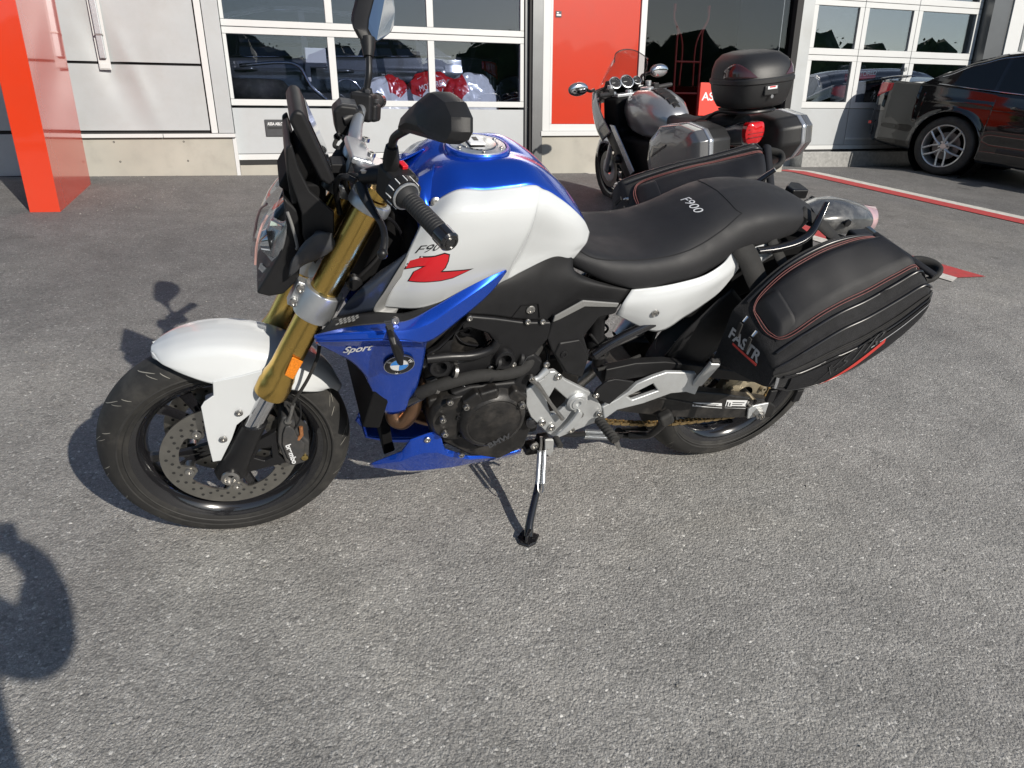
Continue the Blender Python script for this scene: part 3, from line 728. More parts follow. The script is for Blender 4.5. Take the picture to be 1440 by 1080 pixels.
# ---------------------------------------------------------------- front mudguard
cx_, cz_ = 1.518, 0.300
def arc(a, R, y, dz=0): return (cx_+R*cos(radians(a)), y, cz_+R*sin(radians(a))+dz)
A_ = [152, 141, 128, 114, 100, 87, 77, 70, 66.5]
RR = [0.318, 0.326, 0.332, 0.334, 0.334, 0.334, 0.332, 0.328, 0.326]
ed = [0.024, 0.054, 0.068, 0.074, 0.076, 0.074, 0.068, 0.054, 0.026]
low_f = [(1.2535, 0.0180, 0.4725), (1.2805, 0.0520, 0.4744), (1.3215, 0.0800, 0.4963), (1.3722, 0.0960, 0.5229), (1.4458, 0.1020, 0.5379), (1.5166, 0.0960, 0.5515), (1.5729, 0.0840, 0.5726), (1.6166, 0.0600, 0.5890), (1.6470, 0.0160, 0.6019)]
rows = [[arc(a, r+0.004, 0) for a, r in zip(A_, RR)], [arc(a, r+0.001, e*0.55) for a, r, e in zip(A_, RR, ed)], [arc(a, r-0.010, e*0.92) for a, r, e in zip(A_, RR, ed)],
        [tuple(vec(arc(a, r-0.016, e*0.96)).lerp(vec(q), 0.5)+Vector((0, 0.004, 0))) for a, r, e, q in zip(A_, RR, ed, low_f)], low_f]
b = MB(); b.sheet(rows, 60, 26); b.mirror(); b2 = b
fb(b, 'mudguard', 'white_paint', solid=0.003, smooth=60)
fleg = [(1.5228, 0.0965, 0.5606), (1.4676, 0.1015, 0.5724), (1.4150, 0.1000, 0.5839), (1.4277, 0.1080, 0.5197), (1.4533, 0.1120, 0.4687), (1.4862, 0.1120, 0.4404), (1.5023, 0.1120, 0.3980), (1.5345, 0.1100, 0.3318), (1.5542, 0.1080, 0.3285), (1.5561, 0.1100, 0.4043), (1.5551, 0.1100, 0.5014), (1.5468, 0.1080, 0.5133), (1.5263, 0.1000, 0.5231)]
b = MB(); b.prism(fleg, (0, -0.006, 0.0)); b2 = MB(); b2.prism([mir(p) for p in fleg], (0, 0.006, 0)); fb(b2, 'mudguard_stay', 'white_paint', bevel=0.002, smooth=50)
leg = fb(b, 'mudguard_stay', 'white_paint', bevel=0.002, smooth=50)
for q in ((1.4763, 0.1120, 0.4781), (1.5197, 0.1120, 0.4029)):
    b = MB(); b.lathe([(0.0085, 0), (0.0085, 0.004), (0.0055, 0.006), (0.003, 0.006), (0.003, 0.003), (0, 0.003)], q, (0, 1, 0), 14); fb(b, 'stay_bolt', 'steel', leg)
# ---------------------------------------------------------------- brake calipers and hoses
for s in (1, -1):
    sg = lambda p: (p[0], p[1]*s, p[2])
    cal = [(1.3960, 0.1000, 0.4131), (1.3851, 0.1000, 0.4454), (1.3703, 0.1000, 0.4479), (1.3568, 0.1000, 0.4304), (1.3494, 0.1000, 0.3950), (1.3262, 0.1000, 0.3611), (1.3311, 0.1000, 0.3085), (1.3427, 0.1000, 0.2906), (1.3728, 0.1000, 0.2831), (1.3889, 0.1000, 0.2982), (1.4016, 0.1000, 0.3677)]
    b = MB(); P = [sg((p[0], 0.040, p[2])) for p in cal]; b.prism(P, (0, s*0.068, 0)); cb = fb(b, 'brake_caliper', 'caliper', bevel=0.006, bseg=3)
    P = [sg((p[0], 0.1085, p[2])) for p in scaled(cal, 0.70)]; b = MB(); b.prism(P, (0, s*0.007, 0)); fb(b, 'caliper_face', 'caliper', cb, bevel=0.003)
    for q in ((1.3411, 0.1100, 0.3120), (1.3510, 0.1100, 0.3547), (1.3716, 0.1100, 0.4363)):
        b = MB(); b.lathe([(0.0085, 0), (0.0085, 0.005), (0.004, 0.006), (0, 0.006)], (q[0], s*0.108, q[2]), (0, s, 0), 12); fb(b, 'caliper_bolt', 'brass' if q[0] > 1.34 and q[0] < 1.36 else 'steel', cb)
    if s > 0:
        b = MB(); b.tube([(1.3436, 0.1050, 0.4100), (1.3438, 0.1100, 0.3866), (1.3530, 0.1120, 0.3757)], 0.005, 8); fb(b, 'bleed_pipe', 'copper_rust', cb)
    brk = [(1.5106, 0.1000, 0.2771), (1.4769, 0.1000, 0.3558), (1.4021, 0.1000, 0.4003), (1.4024, 0.1000, 0.3200), (1.3825, 0.1000, 0.2922), (1.4173, 0.1000, 0.2857), (1.4777, 0.1000, 0.2738)]
    hole = [(1.4594, 0.1000, 0.3196), (1.4451, 0.1000, 0.3461), (1.4181, 0.1000, 0.3513), (1.4182, 0.1000, 0.3129), (1.4374, 0.1000, 0.3063)]
    b = plate([sg((p[0], 0.085, p[2])) for p in brk], [[sg((p[0], 0.085, p[2])) for p in hole]], (0, s*0.016, 0)); fb(b, 'caliper_bracket', 'satin_black', bevel=0.003)
cal_ux = Vector((1.3694, 0.1180, 0.3168))-Vector((1.3856, 0.1180, 0.3789))
ob = text('lettering', 'brembo', (0, 0, 0), (1, 0, 0), (0, 0, 1), 0.02, 'white_decal', None, bold=0.025)
bpy.data.objects.remove(ob)
def ftext(name, s, o, ux, uy, size, m, **k): return text(name, s, steer(o), STEER @ vec(ux), STEER @ vec(uy), size, m, bike, **k)
ftext('lettering', 'brembo', (Vector((1.3835, 0.1000, 0.3650)).x, 0.1165, Vector((1.3835, 0.1000, 0.3650)).z), (Vector((1.3702, 0.1000, 0.2951))-Vector((1.3835, 0.1000, 0.3650))).normalized(), (Vector((1.3645, 0.1000, 0.3715))-Vector((1.3835, 0.1000, 0.3650))).normalized(), 0.019, 'white_decal', bold=0.03, width=0.066)
b = MB(); b.tube([(1.3615, 0.1100, 0.4616), (1.3560, 0.1150, 0.4954), (1.3343, 0.1200, 0.5349), (1.3127, 0.1200, 0.5759), (1.2923, 0.1150, 0.6244), (1.2836, 0.0900, 0.6652), (1.2757, 0.0500, 0.6967), (1.2666, 0.0000, 0.7045)], 0.0042, 8, res=40); fb(b, 'brake_hose', 'hose')
b = MB(); b.tube([(1.3716, 0.1120, 0.4379), (1.3636, 0.1120, 0.4569), (1.3563, 0.1150, 0.4911)], [0.006, 0.0045, 0.0062], 10); fb(b, 'hose_fitting', 'steel')
b = MB(); b.tube([(1.3411, 0.1150, 0.5022), (1.3413, 0.1150, 0.4520), (1.3570, 0.1120, 0.4133), (1.3655, 0.1120, 0.4099)], 0.0022, 6, res=16); fb(b, 'sensor_cable', 'plastic_black')
# ---------------------------------------------------------------- headlight, cowls, instrument
b = MB()
hl = [[(1.4150, 0.0000, 0.8197), (1.4025, 0.0200, 0.8707), (1.3759, 0.0300, 0.9273), (1.3363, 0.0350, 0.9689)], [(1.4120, 0.0450, 0.7952), (1.3894, 0.0750, 0.8808), (1.3625, 0.0850, 0.9362), (1.3348, 0.0800, 0.9741)],
      [(1.4055, 0.0550, 0.7762), (1.3651, 0.0920, 0.8645), (1.3431, 0.0980, 0.9142), (1.3311, 0.0920, 0.9599)]]
b.sheet(hl, 20, 14); b.mirror(); fb(b, 'headlight_lens', 'clear_lens', smooth=60)
b = MB()
core = [[(1.3904, 0.0000, 0.8324), (1.3781, 0.0000, 0.8688), (1.3573, 0.0000, 0.9074)], [(1.3729, 0.0550, 0.8460), (1.3578, 0.0650, 0.8910), (1.3409, 0.0600, 0.9245)], [(1.3520, 0.0850, 0.8524), (1.3387, 0.0880, 0.8968), (1.3295, 0.0850, 0.9417)]]
b.sheet(core, 14, 10); b.mirror(); hc = fb(b, 'headlight_reflector', 'lamp_grey', solid=0.003)
for q0 in (((1.3840, 0.0200, 0.8421), (1.3630, 0.0700, 0.8335), (1.3559, 0.0750, 0.8523), (1.3764, 0.0300, 0.8634)), ((1.3643, 0.0300, 0.9019), (1.3427, 0.0750, 0.9096), (1.3403, 0.0780, 0.9234), (1.3605, 0.0300, 0.9129)), ((1.3966, 0.0300, 0.8037), (1.3777, 0.0600, 0.7949), (1.3706, 0.0660, 0.8115), (1.3907, 0.0350, 0.8197))):
    b = MB(); b.prism(q0, (0.004, 0.002, 0.002)); fb(b, 'reflector_facet', 'chrome', hc)
for q, r in (((1.3728, 0.0350, 0.8722), 0.026), ((1.3744, -0.0350, 0.8387), 0.026)):
    b = MB(); b.lathe([(r, 0), (r*0.7, 0.018), (r*0.35, 0.006), (0, 0.004)], q, (0.95, 0.0, -0.1), 24); fb(b, 'projector', 'chrome', hc)
b = MB(); b.tube([(1.3705, 0.0300, 0.9257), (1.3853, 0.0500, 0.9052), (1.3971, 0.0550, 0.8713), (1.4045, 0.0550, 0.8273)], 0.0028, 8, res=14); b.tube([mir(p) for p in ((1.3705, 0.0300, 0.9257), (1.3853, 0.0500, 0.9052), (1.3971, 0.0550, 0.8713), (1.4045, 0.0550, 0.8273))], 0.0028, 8, res=14); fb(b, 'light_guide', 'guide_pink', hc)
# shell around and below the lens
b = MB(); sh = [(1.3366, 0.0900, 0.9901), (1.3197, 0.1000, 0.9721), (1.3098, 0.1000, 0.9601), (1.3068, 0.1000, 0.8826), (1.3202, 0.0900, 0.8035), (1.3539, 0.0700, 0.7715), (1.3832, 0.0600, 0.7674), (1.4083, 0.0550, 0.7764), (1.3557, 0.0940, 0.8620), (1.3350, 0.0990, 0.9144)]
b.prism([(p[0], 0.09, p[2]) for p in sh], (0, -0.18, 0)); fb(b, 'headlight_shell', 'plastic_black', bevel=0.006)
for sy in (1, -1):
    b = MB(); b.tube([(p[0], p[1]*sy, p[2]) for p in ((1.3311, 0.1000, 0.9634), (1.3240, 0.1030, 0.9345), (1.3175, 0.1040, 0.8929), (1.3194, 0.1000, 0.8830))], 0.0032, 8, res=10); fb(b, 'lens_gasket', 'grey_plastic')
for s in (1, -1):
    sg = lambda p: (p[0], p[1]*s, p[2])
    b = MB(); b.sheet([[sg(p) for p in ((1.3398, 0.1150, 0.8265), (1.3279, 0.1180, 0.8359), (1.3084, 0.1200, 0.8557), (1.2824, 0.1200, 0.8661), (1.2605, 0.1200, 0.8783))],
                       [sg(p) for p in ((1.3285, 0.1280, 0.8719), (1.3155, 0.1320, 0.8830), (1.2940, 0.1340, 0.8991), (1.2716, 0.1320, 0.9005), (1.2427, 0.1200, 0.8953))],
                       [sg(p) for p in ((1.3156, 0.1200, 0.8928), (1.3008, 0.1260, 0.9140), (1.2838, 0.1300, 0.9278), (1.2655, 0.1260, 0.9301), (1.2483, 0.1160, 0.9235))]], 16, 12)
    fb(b, 'side_cowl', 'plastic_grey', solid=0.02, soff=-s, smooth=40)
    b = MB(); cw = [(1.3237, 0.1000, 1.0897), (1.3129, 0.1000, 1.0978), (1.3034, 0.1000, 1.0520), (1.2852, 0.1000, 1.0069), (1.2410, 0.1000, 0.9622), (1.2430, 0.1000, 0.9127), (1.2849, 0.1000, 0.8460), (1.3061, 0.1000, 0.9142), (1.3044, 0.1000, 0.9600), (1.3127, 0.1000, 0.9955), (1.3246, 0.1000, 1.0464)]
    b.prism([(p[0], s*0.092, p[2]) for p in cw], (0, s*0.012, 0)); fb(b, 'fairing_side', 'plastic_black', bevel=0.004)
b = MB(); b.box((1.302, 0, 1.035), (0.04, 0.14, 0.10), Matrix.Rotation(radians(-30), 3, 'Y')); b.box((1.295, 0, 0.94), (0.06, 0.15, 0.14)); fb(b, 'display_bracket', 'matt_black', bevel=0.006)
b = MB(); nose = [(1.3252, 0.0900, 1.0809), (1.3141, 0.0900, 1.0931), (1.2990, 0.0900, 1.0316), (1.3082, 0.0900, 0.9751), (1.3220, 0.0900, 0.9708), (1.3258, 0.0900, 1.0258)]
b.prism([(p[0], 0.09, p[2]) for p in nose], (0, -0.18, 0)); fb(b, 'wind_deflector', 'plastic_black', bevel=0.006)
b = MB(); ds = [(1.3146, 0.0920, 1.1368), (1.3031, 0.0920, 1.1561), (1.2871, 0.0920, 1.1528), (1.2339, 0.0920, 1.0181), (1.2479, 0.0920, 1.0109), (1.2662, 0.0920, 1.0239)]
b.prism([(p[0], 0.092, p[2]) for p in ds], (0, -0.184, 0)); tft = fb(b, 'instrument_display', 'plastic_black', bevel=0.008, bseg=3)
dA = Vector((1.2871, 0.0920, 1.1528)); dB = Vector((1.2339, 0.0920, 1.0181)); dd = (dB-dA).normalized(); dn_ = Vector((dd.z, 0, -dd.x)); dn_ = dn_ if dn_.x < 0 else -dn_
b = MB(); pc = [dA+dd*0.022, dA+dd*0.125]; b.prism([(pc[0].x, 0.074, pc[0].z), (pc[1].x, 0.074, pc[1].z), (pc[1].x, -0.074, pc[1].z), (pc[0].x, -0.074, pc[0].z)], dn_*0.0025); fb(b, 'display_glass', 'screen', tft, bevel=0.001)
b = MB(); b.box(dA+dd*0.145+dn_*0.012+Vector((0, -0.092, 0)), (0.03, 0.05, 0.02)); fb(b, 'display_mount', 'plastic_black', tft, bevel=0.003)
# ---------------------------------------------------------------- handlebar, controls, mirrors
HB = [(1.081, 0.402, 1.043), (1.108, 0.335, 1.060), (1.135, 0.27, 1.072), (1.150, 0.20, 1.074), (1.168, 0.135, 1.058), (1.178, 0.075, 1.040), (1.180, 0.0, 1.036)]
hb = HB+[mir(p) for p in HB[-2::-1]]
b = MB(); b.tube(hb, [0.011, 0.011, 0.011, 0.0115, 0.014, 0.016, 0.016, 0.016, 0.014, 0.0115, 0.011, 0.011, 0.011], 16, res=60); fb(b, 'handlebar', 'alu', smooth=60)
for s in (1, -1):
    sg = lambda p: Vector((p[0], p[1]*s, p[2]))
    g0 = sg(HB[0]); g1 = sg((1.130, 0.283, 1.070)); dg_ = (g1-g0).normalized()
    b = MB(); b.lathe([(0.0, -0.012), (0.0155, -0.012), (0.0185, -0.008), (0.0185, 0.018), (0.0165, 0.020)], g0, dg_, 24); be = fb(b, 'bar_end', 'gloss_black')
    b = MB(); b.lathe([(0.0105, -0.014), (0.0105, -0.0115), (0.005, -0.0115), (0.0045, -0.009), (0, -0.009)], g0, dg_, 16); fb(b, 'bar_end_screw', 'steel', be)
    b = MB(); pr = [(0.0155, 0.020)]
    for k in range(14): pr += [(0.0168, 0.022+k*0.0068), (0.0168, 0.0265+k*0.0068), (0.0160, 0.0275+k*0.0068)]
    pr += [(0.0215, 0.124), (0.0225, 0.128), (0.012, 0.129)]
    b.lathe(pr, g0, dg_, 22); fb(b, 'grip', 'grip_rubber', smooth=30)
    b = MB(); b.lathe([(0.0235, 0.128), (0.0265, 0.129), (0.0265, 0.132), (0.0235, 0.133)], g0, dg_, 28); fb(b, 'grip_ring', 'alu')
    b = MB(); b.lathe([(0.012, 0.133), (0.0285, 0.134), (0.030, 0.150), (0.026, 0.158), (0.012, 0.160)], g0, dg_, 28); fb(b, 'menu_wheel', 'plastic_black')
    if s > 0:
        b = MB()
        for k in range(12):
            t = 2*pi*k/12; a_, b_ = frame_of(dg_); b.box(g0+dg_*0.142+(a_*cos(t)+b_*sin(t))*0.0295, (0.016, 0.0015, 0.0016), dg_.to_track_quat('X', 'Z').to_matrix())
        fb(b, 'wheel_mark', 'white_decal')
    c = sg((1.140, 0.235, 1.074)); R = dg_.to_track_quat('X', 'Z').to_matrix()
    b = MB(); b.box(c, (0.056, 0.052, 0.062), R); b.box(c+Vector((-0.022, 0, -0.012)), (0.048, 0.03, 0.04), R); sw = fb(b, 'switch_housing', 'plastic_black', bevel=0.008, bseg=3)
    b = MB(); b.box(c+Vector((-0.012, 0, 0.034)), (0.020, 0.012, 0.008), R); fb(b, 'switch_button', 'red_decal' if s > 0 else 'plastic_grey', sw, bevel=0.002)
    for k, dz in enumerate((0.012, -0.010)):
        b = MB(); b.box(c+Vector((-0.030, s*0.004, dz)), (0.022, 0.012, 0.010), R); fb(b, 'switch_button', 'plastic_grey', sw, bevel=0.002)
    # lever
    lv = [sg(p) for p in ((1.1963, 0.1750, 1.0520), (1.1912, 0.1950, 1.0338), (1.1770, 0.2250, 1.0129), (1.1680, 0.2620, 1.0041), (1.1690, 0.2950, 0.9917), (1.1763, 0.3150, 0.9751))]
    b = MB(); b.tube(lv, [0.011, 0.011, 0.0075, 0.0065, 0.0065, 0.0085], 10, res=30, flat=0.7); le = fb(b, 'lever', 'satin_black', smooth=60)
    b = MB(); b.blob(lv[-1], (0.010, 0.010, 0.010), 12, 8); fb(b, 'lever_ball', 'satin_black', le, smooth=80)
    b = MB(); b.tube([sg((1.150, 0.185, 1.072)), sg((1.172, 0.180, 1.068)), sg((1.195, 0.170, 1.060))], [0.020, 0.017, 0.013], 12, res=8); pc_ = fb(b, 'lever_perch', 'satin_black', bevel=0.002)
    b = MB(); b.lathe([(0.008, 0), (0.008, 0.004), (0, 0.004)], sg((1.188, 0.178, 1.074)), (0.2, 0, 1), 12); fb(b, 'pivot_bolt', 'steel', pc_)
    # mirror
    if s > 0:
        st = [(1.1488, 0.2350, 1.0899), (1.1506, 0.2450, 1.1206), (1.1511, 0.2550, 1.1476), (1.1473, 0.2680, 1.1689), (1.1294, 0.3000, 1.1936)]
        M0 = [(1.1425, 0.2900, 1.1924), (1.1394, 0.3050, 1.2192), (1.1292, 0.3500, 1.2553), (1.1199, 0.4000, 1.2879), (1.1155, 0.4150, 1.2923), (1.1061, 0.4550, 1.2908), (1.1017, 0.4800, 1.2773), (1.1031, 0.4900, 1.2601), (1.1084, 0.4900, 1.2481), (1.1179, 0.4850, 1.2413), (1.1231, 0.4100, 1.2219), (1.1327, 0.3350, 1.2034)]
    else:
        st = [(1.1299, -0.2350, 1.0697), (1.1290, -0.2400, 1.0890), (1.1297, -0.2450, 1.1128), (1.1231, -0.2550, 1.1476), (1.1195, -0.2900, 1.1972)]
        M0 = [(1.1149, -0.2900, 1.1984), (1.1258, -0.3000, 1.2192), (1.1199, -0.3250, 1.2376), (1.0960, -0.3800, 1.2781), (1.0792, -0.4200, 1.3103), (1.0608, -0.4400, 1.3173), (1.0394, -0.4550, 1.2899), (1.0296, -0.4500, 1.2426), (1.0358, -0.4250, 1.2097), (1.0500, -0.3950, 1.1965), (1.0760, -0.3450, 1.1939), (1.1020, -0.3000, 1.1937)]
    st = [vec(p) for p in st]; M0 = [vec(p) for p in M0]
    b = MB(); b.tube(st[:3], [0.0125, 0.0150, 0.0110], 12, res=9); fb(b, 'mirror_boot', 'plastic_black', smooth=50)
    b = MB(); b.tube(st[2:], 0.0075, 10, res=20); ms = fb(b, 'mirror_stem', 'satin_black', smooth=60)
    if s < 0:
        b = MB(); b.tube([(1.1222, -0.2720, 1.1740), (1.1204, -0.2840, 1.1895), (1.1200, -0.2980, 1.2060)], [0.011, 0.015, 0.018], 12); fb(b, 'mirror_collar', 'plastic_black', ms)
    cen = sum(M0, Vector())/len(M0); nrm_ = Vector((1, 0.12*s, 0.06)).normalized()
    b = MB()
    def rg(k, dx): return [cen+(p-cen)*k+nrm_*dx for p in M0]
    rings = [rg(0.96, -0.012), rg(1.0, -0.006), rg(1.0, 0.008), rg(0.93, 0.020), rg(0.60, 0.036), rg(0.25, 0.042)]
    rings = [spline(r, 48, closed=True, linear=True) for r in rings]
    b.loft(rings); mh = b.build('mirror_head', 'plastic_black', bike, smooth=24, bevel=0.003)
    b = MB(); b.add([p for p in spline(rg(0.90, -0.0135), 48, closed=True, linear=True)], [tuple(range(48))]); b.build('mirror_glass', 'chrome', mh, smooth=0, solid=0.001)
# risers and bar clamp
for y in (0.045, -0.045):
    b = MB(); b.box((1.172, y, 1.012), (0.046, 0.040, 0.062), Matrix.Rotation(radians(-20), 3, 'Y')); rs = fb(b, 'riser', 'alu', bevel=0.005)
    for dx in (-0.016, 0.018):
        b = MB(); b.lathe([(0.0085, 0), (0.0085, 0.008), (0.0045, 0.008), (0.0045, 0.003), (0, 0.003)], (1.175+dx, y, 1.052-dx*0.3), (-0.2, 0, 1), 14); fb(b, 'riser_bolt', 'steel', rs)
b = MB(); b.box((1.180, 0, 1.050), (0.044, 0.135, 0.016), Matrix.Rotation(radians(-16), 3, 'Y')); fb(b, 'bar_clamp', 'alu', bevel=0.005)
# front brake reservoir (right)
rv = [(1.2141, -0.1900, 1.0816), (1.1981, -0.1900, 1.0959), (1.1623, -0.1900, 1.0925), (1.1547, -0.1900, 1.0772), (1.1587, -0.1900, 1.0391), (1.1768, -0.1900, 1.0226), (1.2099, -0.1900, 1.0331)]
b = MB(); b.prism([(p[0], -0.165, p[2]) for p in rv], (0, -0.055, 0)); re_ = fb(b, 'brake_reservoir', 'plastic_black', bevel=0.007, bseg=3)
b = MB(); b.prism([(p[0], -0.170, p[2]+0.002) for p in ((1.2094, -0.1900, 1.0833), (1.1949, -0.1900, 1.0975), (1.1622, -0.1900, 1.0940), (1.1578, -0.1900, 1.0834), (1.1969, -0.1900, 1.0867))], (0, -0.045, 0.0)); fb(b, 'reservoir_lid', 'plastic_grey', re_, bevel=0.002)
b = MB(); b.lathe([(0, -0.008), (0.0085, -0.006), (0.0085, 0.006), (0, 0.008)], (1.2066, -0.1600, 1.0285), (0.4, 1, 0), 14); fb(b, 'banjo_bolt', 'chrome', re_)
b = MB(); b.tube([(1.2067, -0.1600, 1.0269), (1.2160, -0.1500, 1.0109), (1.2056, -0.1300, 1.0067), (1.2268, -0.0800, 0.9798), (1.2204, -0.0500, 0.9431)], 0.0045, 8, res=24); fb(b, 'brake_line', 'hose')
b = MB(); b.tube([(1.1607, -0.1700, 1.0580), (1.1854, -0.1400, 1.0228), (1.2149, -0.1000, 1.0012), (1.2380, -0.0600, 0.9713)], 0.012, 10, res=20); fb(b, 'cable_loom', 'hose')
b = MB(); b.tube([(1.2038, 0.1600, 1.0489), (1.2253, 0.1400, 1.0508), (1.2346, 0.0800, 1.0075), (1.2242, 0.0300, 0.9283)], 0.006, 8, res=24); b.tube([(1.1773, 0.1600, 1.0391), (1.2043, 0.1300, 1.0499), (1.2171, 0.0900, 1.0217), (1.1911, 0.0300, 0.9439)], 0.005, 8, res=24); fb(b, 'clutch_cable', 'plastic_black')
b = MB(); b.tube([(1.1369, 0.1000, 0.9499), (1.1160, 0.0900, 0.9292), (1.0904, 0.0700, 0.8780), (1.0697, 0.0500, 0.8240)], 0.004, 8, res=20); fb(b, 'wiring', 'gloss_black')

# ---------------------------------------------------------------- tank
b = MB()
edge = [(1.0596, 0.1250, 0.9882), (1.0061, 0.1400, 1.0271), (0.9481, 0.1470, 1.0291), (0.8900, 0.1470, 1.0342), (0.8415, 0.1430, 1.0364), (0.7935, 0.1330, 1.0141), (0.7406, 0.1220, 0.9787), (0.6913, 0.1080, 0.9367), (0.6650, 0.0980, 0.9007)]
cen_ = [(1.085, 0, 0.985), (1.020, 0, 1.040), (0.970, 0, 1.052), (0.900, 0, 1.054), (0.840, 0, 1.050), (0.780, 0, 1.028), (0.725, 0, 0.985), (0.680, 0, 0.935), (0.655, 0, 0.895)]
mid_ = [tuple(vec(c).lerp(vec(e), 0.62)+Vector((0, 0, h))) for c, e, h in zip(cen_, edge, (0.012, 0.016, 0.018, 0.020, 0.018, 0.016, 0.014, 0.010, 0.006))]
low_ = [tuple(vec(e)+Vector((0, -0.012, -0.02))) for e in edge]
b.sheet([cen_, [tuple(vec(c).lerp(vec(m), 0.5)+Vector((0, 0, 0.004))) for c, m in zip(cen_, mid_)], mid_, edge, low_], 49, 22); b.mirror()
tank_top_mb = b; tank = b.build('tank_cover', 'blue_paint', bike, smooth=60, label='metallic blue upper tank cover')
b = MB()
W0 = [tuple(vec(e)+Vector((0, 0.0015, -0.002))) for e in edge]; W0.insert(5, tuple(vec(W0[4]).lerp(vec(W0[5]), 0.5)))
W1 = [(1.0816, 0.1500, 0.9506), (1.0318, 0.1780, 0.9961), (0.9677, 0.1860, 1.0010), (0.9054, 0.1820, 1.0005), (0.8491, 0.1750, 0.9973), (0.8344, 0.1680, 0.9922), (0.8068, 0.1600, 0.9813), (0.7536, 0.1450, 0.9511), (0.7044, 0.1250, 0.9208), (0.6680, 0.1050, 0.8916)]
W2 = [(1.1035, 0.1550, 0.9028), (1.0524, 0.1860, 0.9356), (0.9878, 0.1940, 0.9462), (0.9224, 0.1900, 0.9511), (0.8582, 0.1820, 0.9544), (0.8385, 0.1610, 0.9384), (0.8106, 0.1520, 0.9193), (0.7564, 0.1430, 0.9038), (0.7044, 0.1280, 0.8867), (0.6735, 0.1110, 0.8784)]
W3 = [(1.1306, 0.1550, 0.8374), (1.0712, 0.1840, 0.8702), (0.9974, 0.1900, 0.8892), (0.9305, 0.1840, 0.8991), (0.8721, 0.1770, 0.9025), (0.8510, 0.1520, 0.8849), (0.8257, 0.1460, 0.8770), (0.7652, 0.1410, 0.8784), (0.7203, 0.1310, 0.8691), (0.6859, 0.1160, 0.8650)]
W4 = [(1.1460, 0.1500, 0.7954), (1.0782, 0.1720, 0.8087), (0.9973, 0.1760, 0.8351), (0.9265, 0.1680, 0.8470), (0.8807, 0.1630, 0.8520), (0.8649, 0.1480, 0.8464), (0.8355, 0.1450, 0.8520), (0.7699, 0.1400, 0.8673), (0.7241, 0.1310, 0.8601), (0.6946, 0.1190, 0.8559)]
W5 = [(1.1563, 0.1400, 0.7613), (1.0765, 0.1580, 0.7621), (0.9980, 0.1620, 0.7857), (0.9258, 0.1560, 0.7949), (0.8859, 0.1480, 0.8096), (0.8657, 0.1460, 0.8181), (0.8393, 0.1440, 0.8317), (0.7685, 0.1390, 0.8613), (0.7258, 0.1300, 0.8523), (0.7037, 0.1200, 0.8439)]
b.sheet([W0, W1, W2, W3, W4, W5], 82, 46)
wl = MB(); wl.V = b.V[:]; wl.F = b.F[:]
b.pair('tank_side', 'white_paint', bike, smooth=40, solid=0.004, soff=0, label='white sculpted tank side panel')
# blue shoulders running down in front of the white panels
b = MB(); b.sheet([[(1.0906, 0.0600, 1.0071), (1.0617, 0.0500, 1.0227), (1.0292, 0.0500, 1.0423)], [(1.0876, 0.1050, 0.9846), (1.0698, 0.1150, 1.0040), (1.0565, 0.1240, 0.9908)], [(1.0752, 0.1250, 0.9302), (1.0736, 0.1350, 0.9462), (1.0710, 0.1400, 0.9643)], [(1.0947, 0.1350, 0.9035), (1.0944, 0.1400, 0.9076), (1.0915, 0.1460, 0.9171)]], 14, 14); b.pair('tank_front', 'blue_paint', bike, smooth=60, solid=0.003)
cast_w = caster(wl)
b = MB(); b.lathe([(0.0105, -0.004), (0.0105, 0.002), (0.0075, 0.0035), (0.004, 0.0035), (0.0035, 0.001), (0, 0.001)], vec(cast_w((1.0461, 0.1650, 0.9967)))+Vector((0, 0.0005, 0)), (0.1, 0.95, 0.3), 16); b.build('tank_screw', 'steel', bike)
# filler cap
capc = Vector((0.925, 0, 1.0585)); capn = Vector((0.01, 0, 1)).normalized()
b = MB(); b.lathe([(0.074, -0.012), (0.0735, 0.006), (0.070, 0.011), (0.065, 0.011), (0.064, 0.004), (0.0, 0.004)], capc, capn, 48); b.build('cap_surround', 'blue_paint', bike)
b = MB(); b.lathe([(0.0635, 0.003), (0.0635, 0.009), (0.0615, 0.011), (0.046, 0.0125), (0.044, 0.010), (0.0, 0.010)], capc, capn, 48); fc = b.build('filler_cap', 'alu', bike)
b = MB(); b.lathe([(0.042, 0.010), (0.041, 0.0145), (0, 0.0155)], capc, capn, 40); b.build('cap_lid', 'chrome', fc)
b = MB(); b.box(capc+Vector((0.006, 0, 0.0185)), (0.036, 0.052, 0.006)); b.build('cap_latch', 'white_decal', fc, bevel=0.003)
b = MB(); b.box(capc+Vector((0.006, 0.0, 0.0222)), (0.010, 0.020, 0.0012)); b.build('key_slot', 'black_decal', fc)
for k in range(6):
    t = 2*pi*k/6+0.5; bolt('cap_bolt', capc+Vector((0.054*cos(t), 0.054*sin(t), 0.0118)), capn, 0.0045, 0.003, 'steel', fc)
